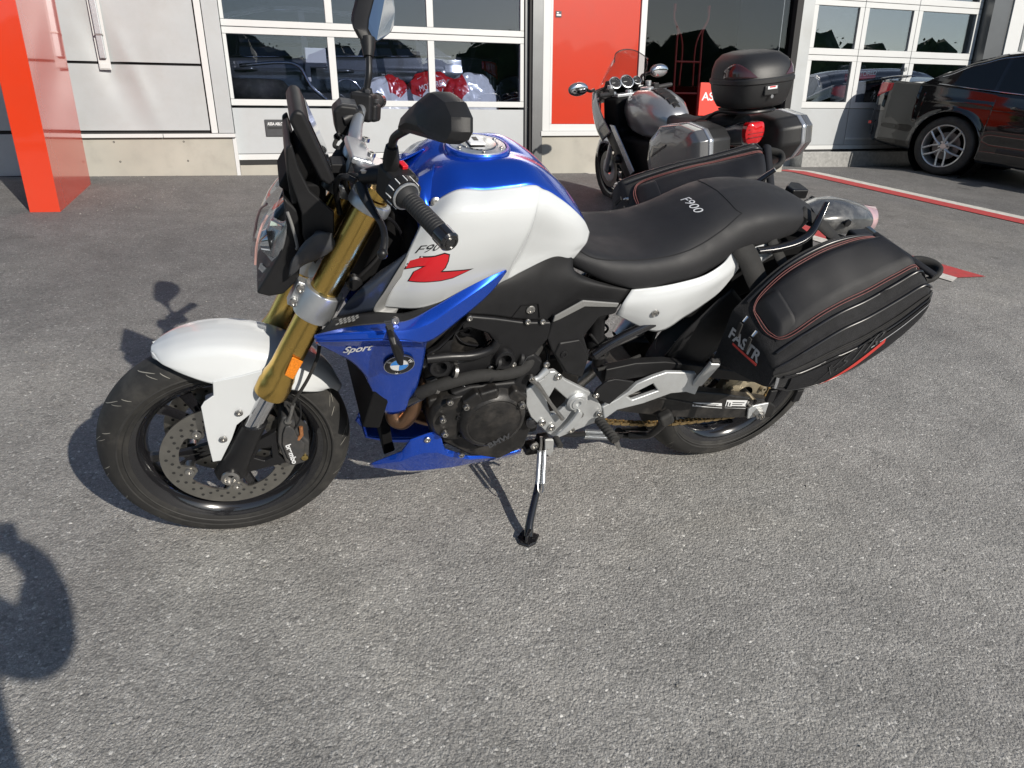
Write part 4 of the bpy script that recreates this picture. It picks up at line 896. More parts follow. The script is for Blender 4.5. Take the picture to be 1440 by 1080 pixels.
# emblem graphic and lettering on the side
R_ = [(1.1115, 0.1800, 0.8663), (1.1028, 0.1800, 0.8849), (1.0835, 0.1800, 0.8977), (1.0568, 0.1800, 0.9045), (1.0383, 0.1800, 0.9117), (1.0288, 0.1800, 0.9092), (1.0297, 0.1800, 0.8948), (1.0346, 0.1800, 0.8784), (1.0434, 0.1800, 0.8671), (0.9771, 0.1800, 0.8664), (1.0136, 0.1800, 0.8495), (1.0383, 0.1800, 0.8446), (1.0729, 0.1800, 0.8426), (1.1056, 0.1800, 0.8414), (1.0958, 0.1800, 0.8645), (1.0739, 0.1800, 0.8824), (1.0887, 0.1800, 0.8783)]
Ro = [(1.1152, 0.1800, 0.8624), (1.1047, 0.1800, 0.8866), (1.0843, 0.1800, 0.9002), (1.0569, 0.1800, 0.9069), (1.0378, 0.1800, 0.9144), (1.0262, 0.1800, 0.9107), (1.0274, 0.1800, 0.8938), (1.0322, 0.1800, 0.8769), (1.0382, 0.1800, 0.8695), (0.9685, 0.1800, 0.8685), (1.0126, 0.1800, 0.8468), (1.0378, 0.1800, 0.8419), (1.0728, 0.1800, 0.8400), (1.1086, 0.1800, 0.8386), (1.0980, 0.1800, 0.8635), (1.0812, 0.1800, 0.8778), (1.0886, 0.1800, 0.8758)]
decal('graphic_outline', Ro, caster(wl, lift=0.0027), 'black_decal', bike); decal('graphic', R_, caster(wl, lift=0.0036), 'red_decal', bike)
t0 = Vector((1.0969, 0.1800, 0.9009)); t1 = Vector((1.0341, 0.1800, 0.9285))
text('lettering', 'F900', t0, (t1-t0), Vector((1.0900, 0.1800, 0.9135))-Vector((1.0968, 0.1800, 0.8960)), 0.026, 'black_decal', bike, shear=0.25, width=(t1-t0).length, fn=caster(wl, lift=0.0030))
# dark panel, sky reflection in its blue; sunlit bevel painted as grey strip
b = MB(); b.sheet([[(1.2555, 0.1500, 0.7491), (1.2159, 0.1580, 0.7579), (1.1768, 0.1600, 0.7647)], [(1.2326, 0.1550, 0.7877), (1.1893, 0.1650, 0.8130), (1.1525, 0.1600, 0.8159)], [(1.1986, 0.1500, 0.8221), (1.1587, 0.1600, 0.8489), (1.1255, 0.1570, 0.8653)], [(1.1577, 0.1300, 0.8456), (1.1292, 0.1450, 0.8757), (1.1015, 0.1530, 0.9016)]], 14, 14); b.pair('tank_infill', 'dark_blue_sky_tint', bike, solid=0.003, smooth=60)
b = MB(); b.sheet([[(1.1007, 0.1560, 0.9031), (1.1002, 0.1580, 0.8711)], [(1.1246, 0.1600, 0.8669), (1.1197, 0.1600, 0.8463)], [(1.1529, 0.1620, 0.8171), (1.1445, 0.1580, 0.8054)], [(1.1783, 0.1600, 0.7648), (1.1519, 0.1500, 0.7672)], [(1.1304, 0.1600, 0.7533), (1.1235, 0.1560, 0.7630)]], 6, 24); b.pair('infill_sunlit_edge', 'grey_plastic', bike, solid=0.003, smooth=60)
b = MB(); b.sheet([[(1.2606, 0.1550, 0.7492), (1.2166, 0.1630, 0.7593), (1.1717, 0.1660, 0.7626), (1.1097, 0.1660, 0.7553), (1.0240, 0.1700, 0.7798)], [(1.3003, 0.1850, 0.7278), (1.2365, 0.1950, 0.7479), (1.1672, 0.2000, 0.7534), (1.1091, 0.2000, 0.7569), (1.0163, 0.1800, 0.7944)]], 20, 6); b.pair('grille_panel', 'plastic_black', bike, solid=0.003)
b = MB()
for i in range(3):
    for j in range(5):
        px0 = Vector((1.2585, 0.1860, 0.7548)); px1 = Vector((1.2206, 0.1900, 0.7645)); up_ = (Vector((1.2459, 0.1700, 0.7611))-px0)/3.0
        c = px0 + (px1-px0)*((j+0.5*(i % 2))/4.5) + up_*i*0.95; ux = (px1-px0).normalized()*0.0036; uy = up_.normalized()*0.0036
        b.add([c+ux*cos(pi*k/3)+uy*sin(pi*k/3)+Vector((0, 0.004, 0.003)) for k in range(6)], [tuple(range(6))])
b.build('grille_light_spot', 'grey_plastic', bike, smooth=0, kind='stuff', merge=False)  # pale hexes stand for bright ground showing through the mesh holes
# ---------------------------------------------------------------- radiator shrouds
for s in (1, -1):
    sg = lambda R: [[(p[0], p[1]*s, p[2]) for p in r] for r in R]
    SA = [[(1.3050, 0.1900, 0.7317), (1.2374, 0.2020, 0.7526), (1.1686, 0.2080, 0.7588), (1.1109, 0.2080, 0.7623), (1.0544, 0.1950, 0.7833), (0.9973, 0.1830, 0.8091), (0.9401, 0.1740, 0.8336), (0.8883, 0.1660, 0.8506)],
          [(1.3055, 0.1950, 0.7316), (1.2402, 0.2220, 0.7538), (1.1734, 0.2340, 0.7604), (1.1244, 0.2360, 0.7586), (1.0713, 0.2240, 0.7635), (1.0096, 0.2040, 0.7905), (0.9453, 0.1840, 0.8219), (0.8880, 0.1660, 0.8488)],
          [(1.3044, 0.1950, 0.7260), (1.2411, 0.2260, 0.7423), (1.1744, 0.2400, 0.7466), (1.1247, 0.2400, 0.7395), (1.0703, 0.2220, 0.7176), (0.9919, 0.1960, 0.7545), (0.9242, 0.1760, 0.8012), (0.8874, 0.1650, 0.8464)]]
    SB = [[(1.3044, 0.1950, 0.7260), (1.2411, 0.2260, 0.7423), (1.1744, 0.2400, 0.7466), (1.1247, 0.2400, 0.7395), (1.0741, 0.2240, 0.7213)],
          [(1.3015, 0.1890, 0.7143), (1.2392, 0.2080, 0.7151), (1.1701, 0.2170, 0.7138), (1.1191, 0.2170, 0.7062), (1.0718, 0.2060, 0.6914)],
          [(1.2552, 0.1860, 0.6790), (1.2105, 0.1900, 0.6553), (1.1562, 0.1940, 0.6437), (1.1122, 0.1920, 0.6327), (1.0711, 0.1860, 0.6272)],
          [(1.2129, 0.1740, 0.6419), (1.1854, 0.1680, 0.5810), (1.1449, 0.1720, 0.5574), (1.1089, 0.1700, 0.5464), (1.0768, 0.1640, 0.5480)],
          [(1.1768, 0.1550, 0.5485), (1.1604, 0.1480, 0.4854), (1.1412, 0.1480, 0.4595), (1.1196, 0.1460, 0.4543), (1.1015, 0.1440, 0.4567)]]
    b = MB(); b.sheet(sg(SA), 50, 17, lv=True); up = b.build('shroud_wing', 'blue_paint', bike, solid=0.004, soff=-s, smooth=14)
    b = MB(); b.sheet(sg(SB), 33, 33, lv=True); lw = MB(); lw.V = b.V[:]; lw.F = b.F[:]; b.build('radiator_shroud', 'blue_paint', bike, solid=0.004, soff=-s, smooth=16)
    ti = [(1.1657, 0.2000, 0.7676), (1.1521, 0.2000, 0.7700), (1.1397, 0.2000, 0.7489), (1.1316, 0.2000, 0.7260), (1.1326, 0.2000, 0.6901), (1.1436, 0.2000, 0.6933), (1.1564, 0.2000, 0.7285)]
    b = MB(); b.loft([[(p[0], s*0.222, p[2]) for p in ti], [(p[0], s*0.262, p[2]-0.004) for p in ti], [(p.x, s*0.275, p.z-0.006) for p in scaled(ti, 0.7)]]); sig = b.build('turn_signal', 'satin_black', bike, bevel=0.004)
    b = MB()
    for k in range(5): b.box((vec((1.1673, 0.2630, 0.8034)) + (vec((1.1613, 0.2700, 0.7902))-vec((1.1673, 0.2630, 0.8034)))*k/4*1.0)*1.0, (0.014, 0.004, 0.0015)) if s > 0 else None
    if s > 0: b.build('signal_rib', 'plastic_grey', sig)
    bolt('shroud_bolt', (vec((1.1416, 0.2120, 0.7705)).x, s*0.212, vec((1.1416, 0.2120, 0.7705)).z), (0, s, 0.2), 0.009, 0.006, 'steel', bike)
    if s > 0:
        cl_ = caster(lw, lift=0.0045)
        # round badge
        c = Vector((1.1295, 0.1960, 0.6498)); p1 = Vector((1.0999, 0.1940, 0.6447)); p2 = Vector((1.1340, 0.2140, 0.6982)); c = cl_(c)+Vector((0, 0.0015, 0)); nrm_b = ((p1-c).cross(p2-c)).normalized(); nrm_b = nrm_b if nrm_b.y > 0 else -nrm_b
        nrm_b = Vector((0.02, 0.95, -0.30)).normalized()
        a_ = Vector((-1, 0, 0)); a_ = (a_-nrm_b*a_.dot(nrm_b)).normalized(); u_ = nrm_b.cross(a_); u_ = u_ if u_.z > 0 else -u_
        b = MB(); b.lathe([(0, 0), (0.0345, 0), (0.0345, 0.003), (0.033, 0.0045), (0, 0.0045)], c, nrm_b, 48); bd = b.build('badge', 'black_decal', bike)
        for r0, r1, m_ in ((0.0330, 0.0345, 'chrome'), (0.0200, 0.0212, 'chrome')):
            b = MB(); b.lathe([(r0, 0.0046), (r0, 0.0055), (r1, 0.0055), (r1, 0.0046)], c, nrm_b, 48, closed=True); b.build('badge_ring', m_, bd)
        for k in range(4):
            b = MB(); pts = [c+nrm_b*0.0050] + [c+nrm_b*0.0050+(a_*cos(t)+u_*sin(t))*0.020 for t in [pi/2*k+pi/2*j/10 for j in range(11)]]
            b.add(pts, [tuple(range(len(pts)))]); b.build('badge_quadrant', 'blue_roundel' if k in (1, 3) else 'white_decal', bd, smooth=0)
        for ch, t in (('B', radians(148)), ('M', radians(90)), ('W', radians(32))):
            q = c+nrm_b*0.0052+(a_*cos(t)+u_*sin(t))*0.0225; uu = a_*cos(t)+u_*sin(t); ra = a_*cos(t-pi/2)+u_*sin(t-pi/2)
            text('lettering', ch, q-ra*0.0045, ra, uu, 0.0125, 'white_decal', bd, bold=0.02, extrude=0.0002)
        t0 = Vector((1.2516, 0.1950, 0.6906)); t1 = Vector((1.1892, 0.2130, 0.7047))
        text('lettering', 'Sport', t0, t1-t0, Vector((0.02, 0, 1)), 0.030, 'white_decal', bike, shear=0.45, bold=0.02, width=(t1-t0).length*0.98, fn=caster(lw, lift=0.0062))
# radiator and its lower bracket
b = MB(); b.box((1.150, 0, 0.575), (0.045, 0.33, 0.30), Matrix.Rotation(radians(-14), 3, 'Y')); rd = b.build('radiator', 'matt_black', bike, bevel=0.006)
b = MB(); b.sheet([[(1.1809, -0.1500, 0.1797), (1.1560, -0.1500, 0.1437), (1.1189, -0.1400, 0.1373)], [(1.1518, -0.1700, 0.2201), (1.1286, -0.1700, 0.1938), (1.0998, -0.1500, 0.1776)], [(1.1222, -0.1800, 0.2683), (1.1009, -0.1800, 0.2320), (1.0830, -0.1600, 0.2177)]], 8, 8); b.build('shroud_lower', 'blue_paint', bike, solid=0.004)
b = MB(); b.prism([(1.1463, 0.0500, 0.3524), (1.1238, 0.0500, 0.3787), (1.1093, 0.0500, 0.2682), (1.1008, 0.0500, 0.2288), (1.1325, 0.0500, 0.2185)], (0, -0.16, 0)); b.build('oil_cooler', 'matt_black', bike, bevel=0.004)
b = MB(); b.box((1.120, 0, 0.835), (0.09, 0.12, 0.20), Matrix.Rotation(radians(-25), 3, 'Y')); b.build('frame_head', 'matt_black', bike, bevel=0.01)
b = MB(); b.box((1.02, 0, 0.83), (0.16, 0.22, 0.20)); b.build('airbox', 'matt_black', bike, bevel=0.02)
b = MB(); b.box((1.13, 0.0, 0.70), (0.05, 0.26, 0.10)); b.build('radiator_cowl', 'matt_black', bike, bevel=0.01)
# ---------------------------------------------------------------- engine and frame
b = MB(); b.box((0.86, 0, 0.44), (0.30, 0.24, 0.30)); b.box((0.98, 0, 0.60), (0.18, 0.26, 0.26), Matrix.Rotation(radians(20), 3, 'Y')); b.box((0.70, 0, 0.42), (0.20, 0.20, 0.24)); b.build('engine_block', 'engine_black', bike, bevel=0.012)
b = MB(); b.box((1.0, 0, 0.70), (0.20, 0.24, 0.10), Matrix.Rotation(radians(20), 3, 'Y')); b.build('cylinder_head', 'matt_black', bike, bevel=0.01)
# crankcase side casting
cs = [(1.0441, 0.1400, 0.4838), (0.9720, 0.1400, 0.5008), (0.8591, 0.1400, 0.5033), (0.7762, 0.1400, 0.5384), (0.7518, 0.1400, 0.4399), (0.7471, 0.1400, 0.3372), (0.7591, 0.1400, 0.2722), (0.8294, 0.1400, 0.2388), (0.9153, 0.1400, 0.2695), (0.9992, 0.1400, 0.3355), (1.0316, 0.1400, 0.4110)]
b = MB(); b.prism([(p[0], 0.10, p[2]) for p in cs], (0, 0.052, 0)); b.build('crankcase', 'engine_black', bike, bevel=0.008)
cc = Vector((0.8789, 0.2050, 0.4247))
b = MB(); b.lathe([(0.100, -0.075), (0.100, -0.045), (0.094, -0.032), (0.088, -0.018), (0.084, -0.010), (0.074, -0.004), (0.070, -0.006), (0.066, -0.004), (0.0, 0.000)], (cc.x, 0.205, cc.z), (0, 1, 0), 56); ac = b.build('alternator_cover', 'engine_black', bike, smooth=40)
b = MB(); b.lathe([(0.078, -0.06), (0.078, -0.012), (0.070, -0.002), (0.0, 0.0)], (cc.x+0.085, 0.178, cc.z+0.010), (0, 1, 0), 40); b.build('side_cover', 'engine_black', bike, smooth=40)
for px in ((cc.x+0.02, cc.z+0.085), (cc.x+0.06, cc.z+0.075), (cc.x-0.055, cc.z+0.07)):
    d_ = Vector((px[0]-cc.x, 0, px[1]-cc.z)).normalized()
    b = MB(); b.box((px[0], 0.172, px[1]), (0.05, 0.05, 0.04), Matrix.Rotation(atan2(d_.x, d_.z), 3, 'Y')); b.build('cover_boss', 'engine_black', ac, bevel=0.008)
t0 = Vector((Vector((0.8880, 0.2050, 0.3465)).x, 0.2065, Vector((0.8880, 0.2050, 0.3465)).z)); t1 = Vector((Vector((0.8301, 0.2050, 0.3739)).x, 0.2065, Vector((0.8301, 0.2050, 0.3739)).z))
text('lettering', 'BMW', t0, t1-t0, Vector((0.42, 0, 0.9)), 0.026, 'plastic_grey', ac, bold=0.03, extrude=0.0025, width=(t1-t0).length)
for px in ((0.9979, 0.1820, 0.5043), (1.0126, 0.1820, 0.4488), (1.0035, 0.1800, 0.3975), (0.7912, 0.1820, 0.5494), (0.8127, 0.2000, 0.4791), (0.9572, 0.1900, 0.4886), (0.9523, 0.1750, 0.3100)): bolt('cover_bolt', px, (0, 1, 0), 0.0088, 0.012, 'steel', bike)
for k in range(9):
    t = 2*pi*k/9+0.2; bolt('cover_screw', (cc.x+0.093*cos(t), 0.176, cc.z+0.093*sin(t)), (0, 1, 0), 0.0062, 0.008, 'satin_black', ac)
b = MB(); b.tube([(1.0493, 0.1500, 0.5507), (0.9826, 0.1600, 0.5756), (0.8874, 0.1500, 0.5602), (0.8051, 0.1300, 0.5619)], 0.005, 8, res=24); b.build('wiring_loom', 'plastic_black', bike, smooth=60)
b = MB(); b.tube([(0.9968, 0.1400, 0.5448), (0.9531, 0.1650, 0.5247), (0.9277, 0.1700, 0.4907)], 0.004, 8, res=14); b.build('sensor_wire', 'gloss_black', bike, smooth=60)
# plastic cover above the engine side with panel joint
ec = [(0.9942, 0.1650, 0.5148), (0.9446, 0.1650, 0.5325), (0.8284, 0.1650, 0.5300), (0.8093, 0.1650, 0.5726), (0.8082, 0.1650, 0.6053), (0.7868, 0.1650, 0.6137), (0.7601, 0.1650, 0.5886), (0.7568, 0.1650, 0.5433), (0.7891, 0.1650, 0.5247), (0.7907, 0.1650, 0.4661), (0.8626, 0.1650, 0.4627), (0.9313, 0.1650, 0.4638)]
b = MB(); b.prism([(p[0], 0.145, p[2]) for p in ec], (0, 0.028, 0)); b.build('engine_cover', 'plastic_black', bike, bevel=0.008, bseg=3)
b = MB(); b.tube([(0.8323, 0.1760, 0.5458), (0.8182, 0.1760, 0.5818), (0.8051, 0.1760, 0.6086)], 0.0012, 6); b.tube([(0.9374, 0.1760, 0.4971), (0.8699, 0.1760, 0.4963), (0.7993, 0.1760, 0.4999)], 0.0012, 6); b.build('cover_joint', 'plastic_grey', bike)
# coolant hose and exhaust header
b = MB(); b.tube([(1.0877, 0.1350, 0.4817), (1.0645, 0.1600, 0.5211), (1.0125, 0.1780, 0.5543), (0.9348, 0.1820, 0.5708), (0.8606, 0.1800, 0.5660), (0.8116, 0.1720, 0.5714), (0.7842, 0.1550, 0.5953), (0.7528, 0.1300, 0.6266)], 0.0155, 14, res=60); b.build('coolant_hose', 'hose', bike, smooth=60)
b = MB(); b.tube([(1.0892, 0.1340, 0.4788), (1.0775, 0.1500, 0.5037), (1.0661, 0.1600, 0.5191)], 0.0185, 14); b.build('hose_clamp', 'gloss_black', bike)
for y_, o_ in ((0.085, 0), (-0.03, 0)):
    b = MB(); b.tube([(1.0319, 0.0800, 0.5263), (1.0532, 0.1000, 0.4876), (1.0717, 0.1100, 0.4281), (1.0929, 0.1100, 0.3905), (1.1131, 0.1000, 0.3901), (1.1188, 0.0900, 0.4116)] if y_ > 0 else [(1.02, -0.05, 0.60), (1.10, -0.06, 0.52), (1.12, -0.06, 0.42), (1.06, -0.05, 0.30), (0.95, -0.05, 0.23), (0.7, -0.06, 0.2)], 0.021, 16, res=40); b.build('exhaust_header', 'exhaust', bike, smooth=60)
b = MB(); b.tube([(0.7, -0.06, 0.2), (0.5, -0.12, 0.24), (0.32, -0.17, 0.36)], 0.03, 14, res=20); b.lathe([(0.03, 0), (0.055, 0.05), (0.06, 0.28), (0.045, 0.36), (0, 0.36)], (0.32, -0.19, 0.36), (-0.85, -0.1, 0.5), 24); b.build('silencer', 'steel', bike)
# frame beam with lug rings
b = plate([(1.0583, 0.1500, 0.6405), (1.0335, 0.1500, 0.6540), (0.9888, 0.1500, 0.7013), (0.9661, 0.1500, 0.7381), (0.9050, 0.1500, 0.7268), (0.8225, 0.1500, 0.7074), (0.7534, 0.1500, 0.7011), (0.7531, 0.1500, 0.6531), (0.7886, 0.1500, 0.5988), (0.8270, 0.1500, 0.5592), (0.8682, 0.1500, 0.5555), (0.9440, 0.1500, 0.5762), (1.0113, 0.1500, 0.5653), (1.0454, 0.1500, 0.5805)],
          [[(0.9996, 0.1500, 0.6584), (0.9881, 0.1500, 0.6913), (0.9600, 0.1500, 0.7044), (0.9128, 0.1500, 0.6838), (0.8938, 0.1500, 0.6553), (0.9030, 0.1500, 0.6396), (0.9484, 0.1500, 0.6280), (0.9922, 0.1500, 0.6247)]], (0, 0.020, 0))
b.build('frame_beam', 'satin_black', bike, bevel=0.006, bseg=3)
b = MB(); b.tube([(1.0595, 0.1780, 0.6342), (1.0094, 0.1800, 0.6358), (0.9486, 0.1800, 0.6327), (0.9057, 0.1800, 0.6443), (0.8896, 0.1780, 0.6658)], 0.011, 10, res=30); b.build('frame_rib', 'satin_black', bike, smooth=60)
for q in ((1.0280, 0.1720, 0.6095), (0.8669, 0.1720, 0.6109)):
    b = MB(); b.lathe([(0.026, -0.02), (0.026, 0.012), (0.024, 0.015), (0.0165, 0.015), (0.015, 0.010), (0.015, -0.006), (0, -0.006)], (q[0], 0.172, q[2]), (0, 1, 0.05), 28); b.build('frame_lug', 'satin_black', bike)
# injection body details seen through the frame opening
for q0, q1, r, m_ in (((0.9744, 0.1100, 0.6489), (0.9326, 0.1100, 0.6612), 0.008, 'alu'), ((0.9423, 0.1000, 0.6177), (0.9285, 0.1000, 0.6687), 0.007, 'plastic_black'), ((0.9818, 0.1200, 0.6148), (0.9245, 0.1200, 0.6190), 0.010, 'satin_black')):
    b = MB(); b.tube([q0, q1], r, 10); b.build('injector_part', m_, bike)
b = MB(); b.lathe([(0, 0), (0.016, 0), (0.016, 0.01), (0.008, 0.012), (0.007, 0.004), (0, 0.004)], (0.9556, 0.1300, 0.6768), (0, 1, 0), 18); b.build('injector_plug', 'satin_black', bike)
b = MB(); b.prism([(0.9682, 0.1100, 0.6126), (0.9474, 0.1100, 0.6462), (0.9155, 0.1100, 0.6323), (0.8980, 0.1100, 0.6026), (0.9340, 0.1100, 0.5937)], (0, 0.02, 0)); b.build('injector_housing', 'plastic_black', bike, bevel=0.004)
# black side covers under the tank and seat
b = MB(); b.sheet([[(0.9734, 0.1580, 0.7380), (0.9084, 0.1600, 0.7296), (0.8265, 0.1600, 0.7102), (0.7549, 0.1550, 0.6983), (0.7024, 0.1500, 0.7108), (0.6358, 0.1460, 0.7230), (0.5680, 0.1460, 0.7110)],
                   [(0.9477, 0.1540, 0.7656), (0.8892, 0.1580, 0.7652), (0.8151, 0.1600, 0.7565), (0.7407, 0.1560, 0.7539), (0.6834, 0.1500, 0.7596), (0.6240, 0.1480, 0.7538), (0.5591, 0.1480, 0.7364)],
                   [(0.9120, 0.1500, 0.7941), (0.8659, 0.1520, 0.8031), (0.8030, 0.1540, 0.8091), (0.7332, 0.1500, 0.8078), (0.6757, 0.1480, 0.7912), (0.6192, 0.1480, 0.7754), (0.5473, 0.1460, 0.7568)],
                   [(0.8847, 0.1440, 0.8109), (0.8332, 0.1410, 0.8334), (0.7677, 0.1360, 0.8633), (0.7127, 0.1260, 0.8495), (0.7018, 0.1280, 0.8161), (0.6362, 0.1380, 0.7865), (0.5372, 0.1400, 0.7607)]], 40, 24); b.pair('side_cover_black', 'plastic_black', bike, solid=0.004, soff=0, smooth=60)
bolt('cover_screw', (0.8118, 0.1630, 0.7386), (0, 1, 0), 0.011, 0.004, 'steel', bike)
b = MB(); b.tube([(0.8557, 0.1630, 0.7208), (0.8371, 0.1640, 0.7511), (0.7946, 0.1640, 0.7534), (0.7841, 0.1620, 0.7136)], 0.0012, 6); b.build('cover_seam', 'matt_black', bike)
kn = [(0.7596, 0.1700, 0.6568), (0.7526, 0.1700, 0.7159), (0.6830, 0.1700, 0.7518), (0.5785, 0.1700, 0.7392), (0.5835, 0.1700, 0.7108), (0.6286, 0.1700, 0.7024), (0.6587, 0.1700, 0.6505), (0.6300, 0.1700, 0.5879), (0.6358, 0.1700, 0.5171), (0.6907, 0.1700, 0.5384), (0.7419, 0.1700, 0.6186)]
b = MB(); b.prism([(p[0], 0.140, p[2]) for p in kn], (0, 0.032, 0)); kg = b.build('heel_guard', 'plastic_black', bike, bevel=0.006)
b = MB(); b.prism([(p[0], 0.170, p[2]) for p in ((0.7543, 0.1700, 0.7039), (0.7518, 0.1700, 0.7218), (0.6846, 0.1700, 0.7599), (0.5835, 0.1700, 0.7437), (0.5885, 0.1700, 0.7319), (0.6771, 0.1700, 0.7414), (0.7368, 0.1700, 0.7104))], (0, 0.006, 0)); b.build('guard_highlight', 'grey_plastic', kg, bevel=0.003)  # highlight along the guard's top edge, put in as a lighter strip
b = MB(); b.prism([(p[0], 0.170, p[2]) for p in ((0.7245, 0.1700, 0.6403), (0.6714, 0.1700, 0.6454), (0.6520, 0.1700, 0.6171), (0.6357, 0.1700, 0.5863), (0.6394, 0.1700, 0.5246), (0.6879, 0.1700, 0.5450), (0.7325, 0.1700, 0.6088))], (0, 0.007, 0)); b.build('guard_pad', 'plastic_black', kg, bevel=0.004)
bolt('guard_bolt', (0.7079, 0.1770, 0.6065), (0, 1, 0), 0.010, 0.003, 'satin_black', kg)
# belly pan
for s in (1, -1):
    sg = lambda R: [[(p[0], p[1]*s, p[2]) for p in r] for r in R]
    b = MB(); b.sheet(sg([[(1.1800, 0.1000, 0.2439), (1.1016, 0.1420, 0.3157), (1.0840, 0.1500, 0.3628), (1.0433, 0.1560, 0.3807), (1.0124, 0.1580, 0.3893), (1.0024, 0.1620, 0.3282), (0.9291, 0.1520, 0.2729), (0.8309, 0.1420, 0.2466), (0.7610, 0.1350, 0.2513)],
                          [(1.1784, 0.1020, 0.2428), (1.1107, 0.1520, 0.2909), (1.0791, 0.1600, 0.3130), (1.0467, 0.1650, 0.3242), (1.0150, 0.1680, 0.3208), (0.9802, 0.1660, 0.2965), (0.9194, 0.1560, 0.2640), (0.8312, 0.1440, 0.2430), (0.7597, 0.1340, 0.2445)],
                          [(1.1762, 0.1000, 0.2350), (1.1102, 0.1350, 0.2450), (1.0725, 0.1400, 0.2393), (1.0377, 0.1420, 0.2366), (1.0040, 0.1420, 0.2350), (0.9630, 0.1400, 0.2300), (0.9107, 0.1360, 0.2292), (0.8244, 0.1300, 0.2226), (0.7560, 0.1280, 0.2325)],
                          [(1.1658, 0.0600, 0.1907), (1.0936, 0.0600, 0.1586), (1.0524, 0.0600, 0.1498), (1.0147, 0.0600, 0.1447), (0.9788, 0.0600, 0.1430), (0.9358, 0.0600, 0.1398), (0.8818, 0.0600, 0.1433), (0.7929, 0.0600, 0.1430), (0.7216, 0.0600, 0.1556)]]), 49, 22, lu=True, lv=True)
    b.build('belly_pan', 'blue_paint', bike, solid=0.004, soff=-s, smooth=12)
bolt('pan_bolt', (1.0424, 0.1630, 0.3645), (0, 1, 0), 0.009, 0.005, 'steel', bike)

# small fittings around the engine: connectors, clips, ties, pipes
for q, sz in (((0.9727, 0.1650, 0.6143), (0.022, 0.012, 0.014)), ((0.9337, 0.1600, 0.5910), (0.016, 0.014, 0.012)), ((0.8775, 0.1500, 0.6701), (0.024, 0.012, 0.016)), ((1.0317, 0.1650, 0.5468), (0.018, 0.014, 0.02)), ((1.0613, 0.1600, 0.6152), (0.016, 0.016, 0.03))):
    b = MB(); b.box(q, sz, Matrix.Rotation(0.4, 3, 'Y')); b.build('connector', 'plastic_grey', bike, bevel=0.002)
for P, r, m_ in (([(1.0437, 0.1400, 0.6318), (1.0159, 0.1550, 0.6227), (0.9713, 0.1600, 0.6147), (0.9084, 0.1500, 0.5848), (0.8694, 0.1400, 0.5946)], 0.0032, 'plastic_black'), ([(0.9807, 0.1300, 0.6631), (0.9593, 0.1350, 0.6396), (0.9133, 0.1300, 0.6226), (0.8853, 0.1200, 0.6296)], 0.0028, 'gloss_black'), ([(0.7471, 0.1200, 0.6148), (0.7333, 0.1400, 0.5785), (0.7481, 0.1600, 0.5498), (0.7662, 0.1700, 0.5415)], 0.0038, 'plastic_black'), ([(0.6120, 0.1200, 0.6183), (0.5657, 0.1300, 0.5748), (0.4991, 0.1200, 0.5836), (0.4437, 0.1100, 0.5988)], 0.0042, 'plastic_black'), ([(0.5713, 0.1300, 0.5046), (0.5023, 0.1200, 0.5079), (0.4341, 0.1100, 0.5216)], 0.005, 'hose'), ([(1.2331, 0.0600, 0.7389), (1.2019, 0.0700, 0.7883), (1.1625, 0.0700, 0.8303), (1.1296, 0.0600, 0.8667)], 0.005, 'plastic_black'), ([(1.2201, 0.0800, 0.7407), (1.1865, 0.0900, 0.7808), (1.1565, 0.0800, 0.8089)], 0.004, 'gloss_black')):
    b = MB(); b.tube(P, r, 8, res=20); b.build('cable', m_, bike, smooth=60)
for q in ((0.9888, 0.1800, 0.5872), (0.8828, 0.1800, 0.5994), (0.8210, 0.1720, 0.5989), (1.0294, 0.1780, 0.5436), (0.8994, 0.1860, 0.5669)):
    b = MB(); b.lathe([(0.0165, -0.004), (0.0178, -0.004), (0.0178, 0.004), (0.0165, 0.004)], vec(q)+Vector((0, -0.006, 0.0)), (1, 0, 0.25), 20); b.build('hose_band', 'steel' if q[0] > 0.98 else 'plastic_black', bike)
for q in ((0.9637, 0.1720, 0.7346), (0.8183, 0.1720, 0.7112), (0.7796, 0.1720, 0.7076), (1.0449, 0.1720, 0.6383), (0.8383, 0.1720, 0.5880), (0.8968, 0.1720, 0.5844)): bolt('frame_bolt', q, (0, 1, 0), 0.0075, 0.005, 'steel', bike)
b = MB(); b.lathe([(0, 0), (0.017, 0), (0.017, 0.016), (0.012, 0.020), (0, 0.020)], (1.2107, 0.1000, 0.8062), (0, 1, 0.1), 20); b.build('horn', 'satin_black', bike)

# ---------------------------------------------------------------- seat
xs_ = [0.715, 0.66, 0.60, 0.52, 0.44, 0.37, 0.31, 0.24, 0.15, 0.05, -0.03]
zc_ = [0.868, 0.850, 0.836, 0.834, 0.856, 0.897, 0.932, 0.953, 0.960, 0.947, 0.915]
sy_ = [0.085, 0.115, 0.132, 0.140, 0.136, 0.126, 0.122, 0.122, 0.116, 0.092, 0.045]; sz_ = [0.862, 0.850, 0.840, 0.834, 0.843, 0.872, 0.902, 0.926, 0.934, 0.922, 0.902]
by_ = [0.100, 0.128, 0.146, 0.152, 0.150, 0.148, 0.140, 0.132, 0.122, 0.095, 0.045]; bz_ = [0.824, 0.806, 0.786, 0.768, 0.775, 0.786, 0.810, 0.848, 0.862, 0.872, 0.880]
r0 = [(x, 0, z) for x, z in zip(xs_, zc_)]; r1 = [(x, y*0.6, z*0.6+q*0.4+0.004) for x, y, z, q in zip(xs_, sy_, zc_, sz_)]
r2 = [(x, y, z) for x, y, z in zip(xs_, sy_, sz_)]; r3 = [(x, max(y, q)+0.006, (z+w)/2+0.004) for x, y, z, q, w in zip(xs_, sy_, sz_, by_, bz_)]
r4 = [(x, y, z) for x, y, z in zip(xs_, by_, bz_)]; r5 = [(x, y*0.75, z-0.004) for x, y, z in zip(xs_, by_, bz_)]
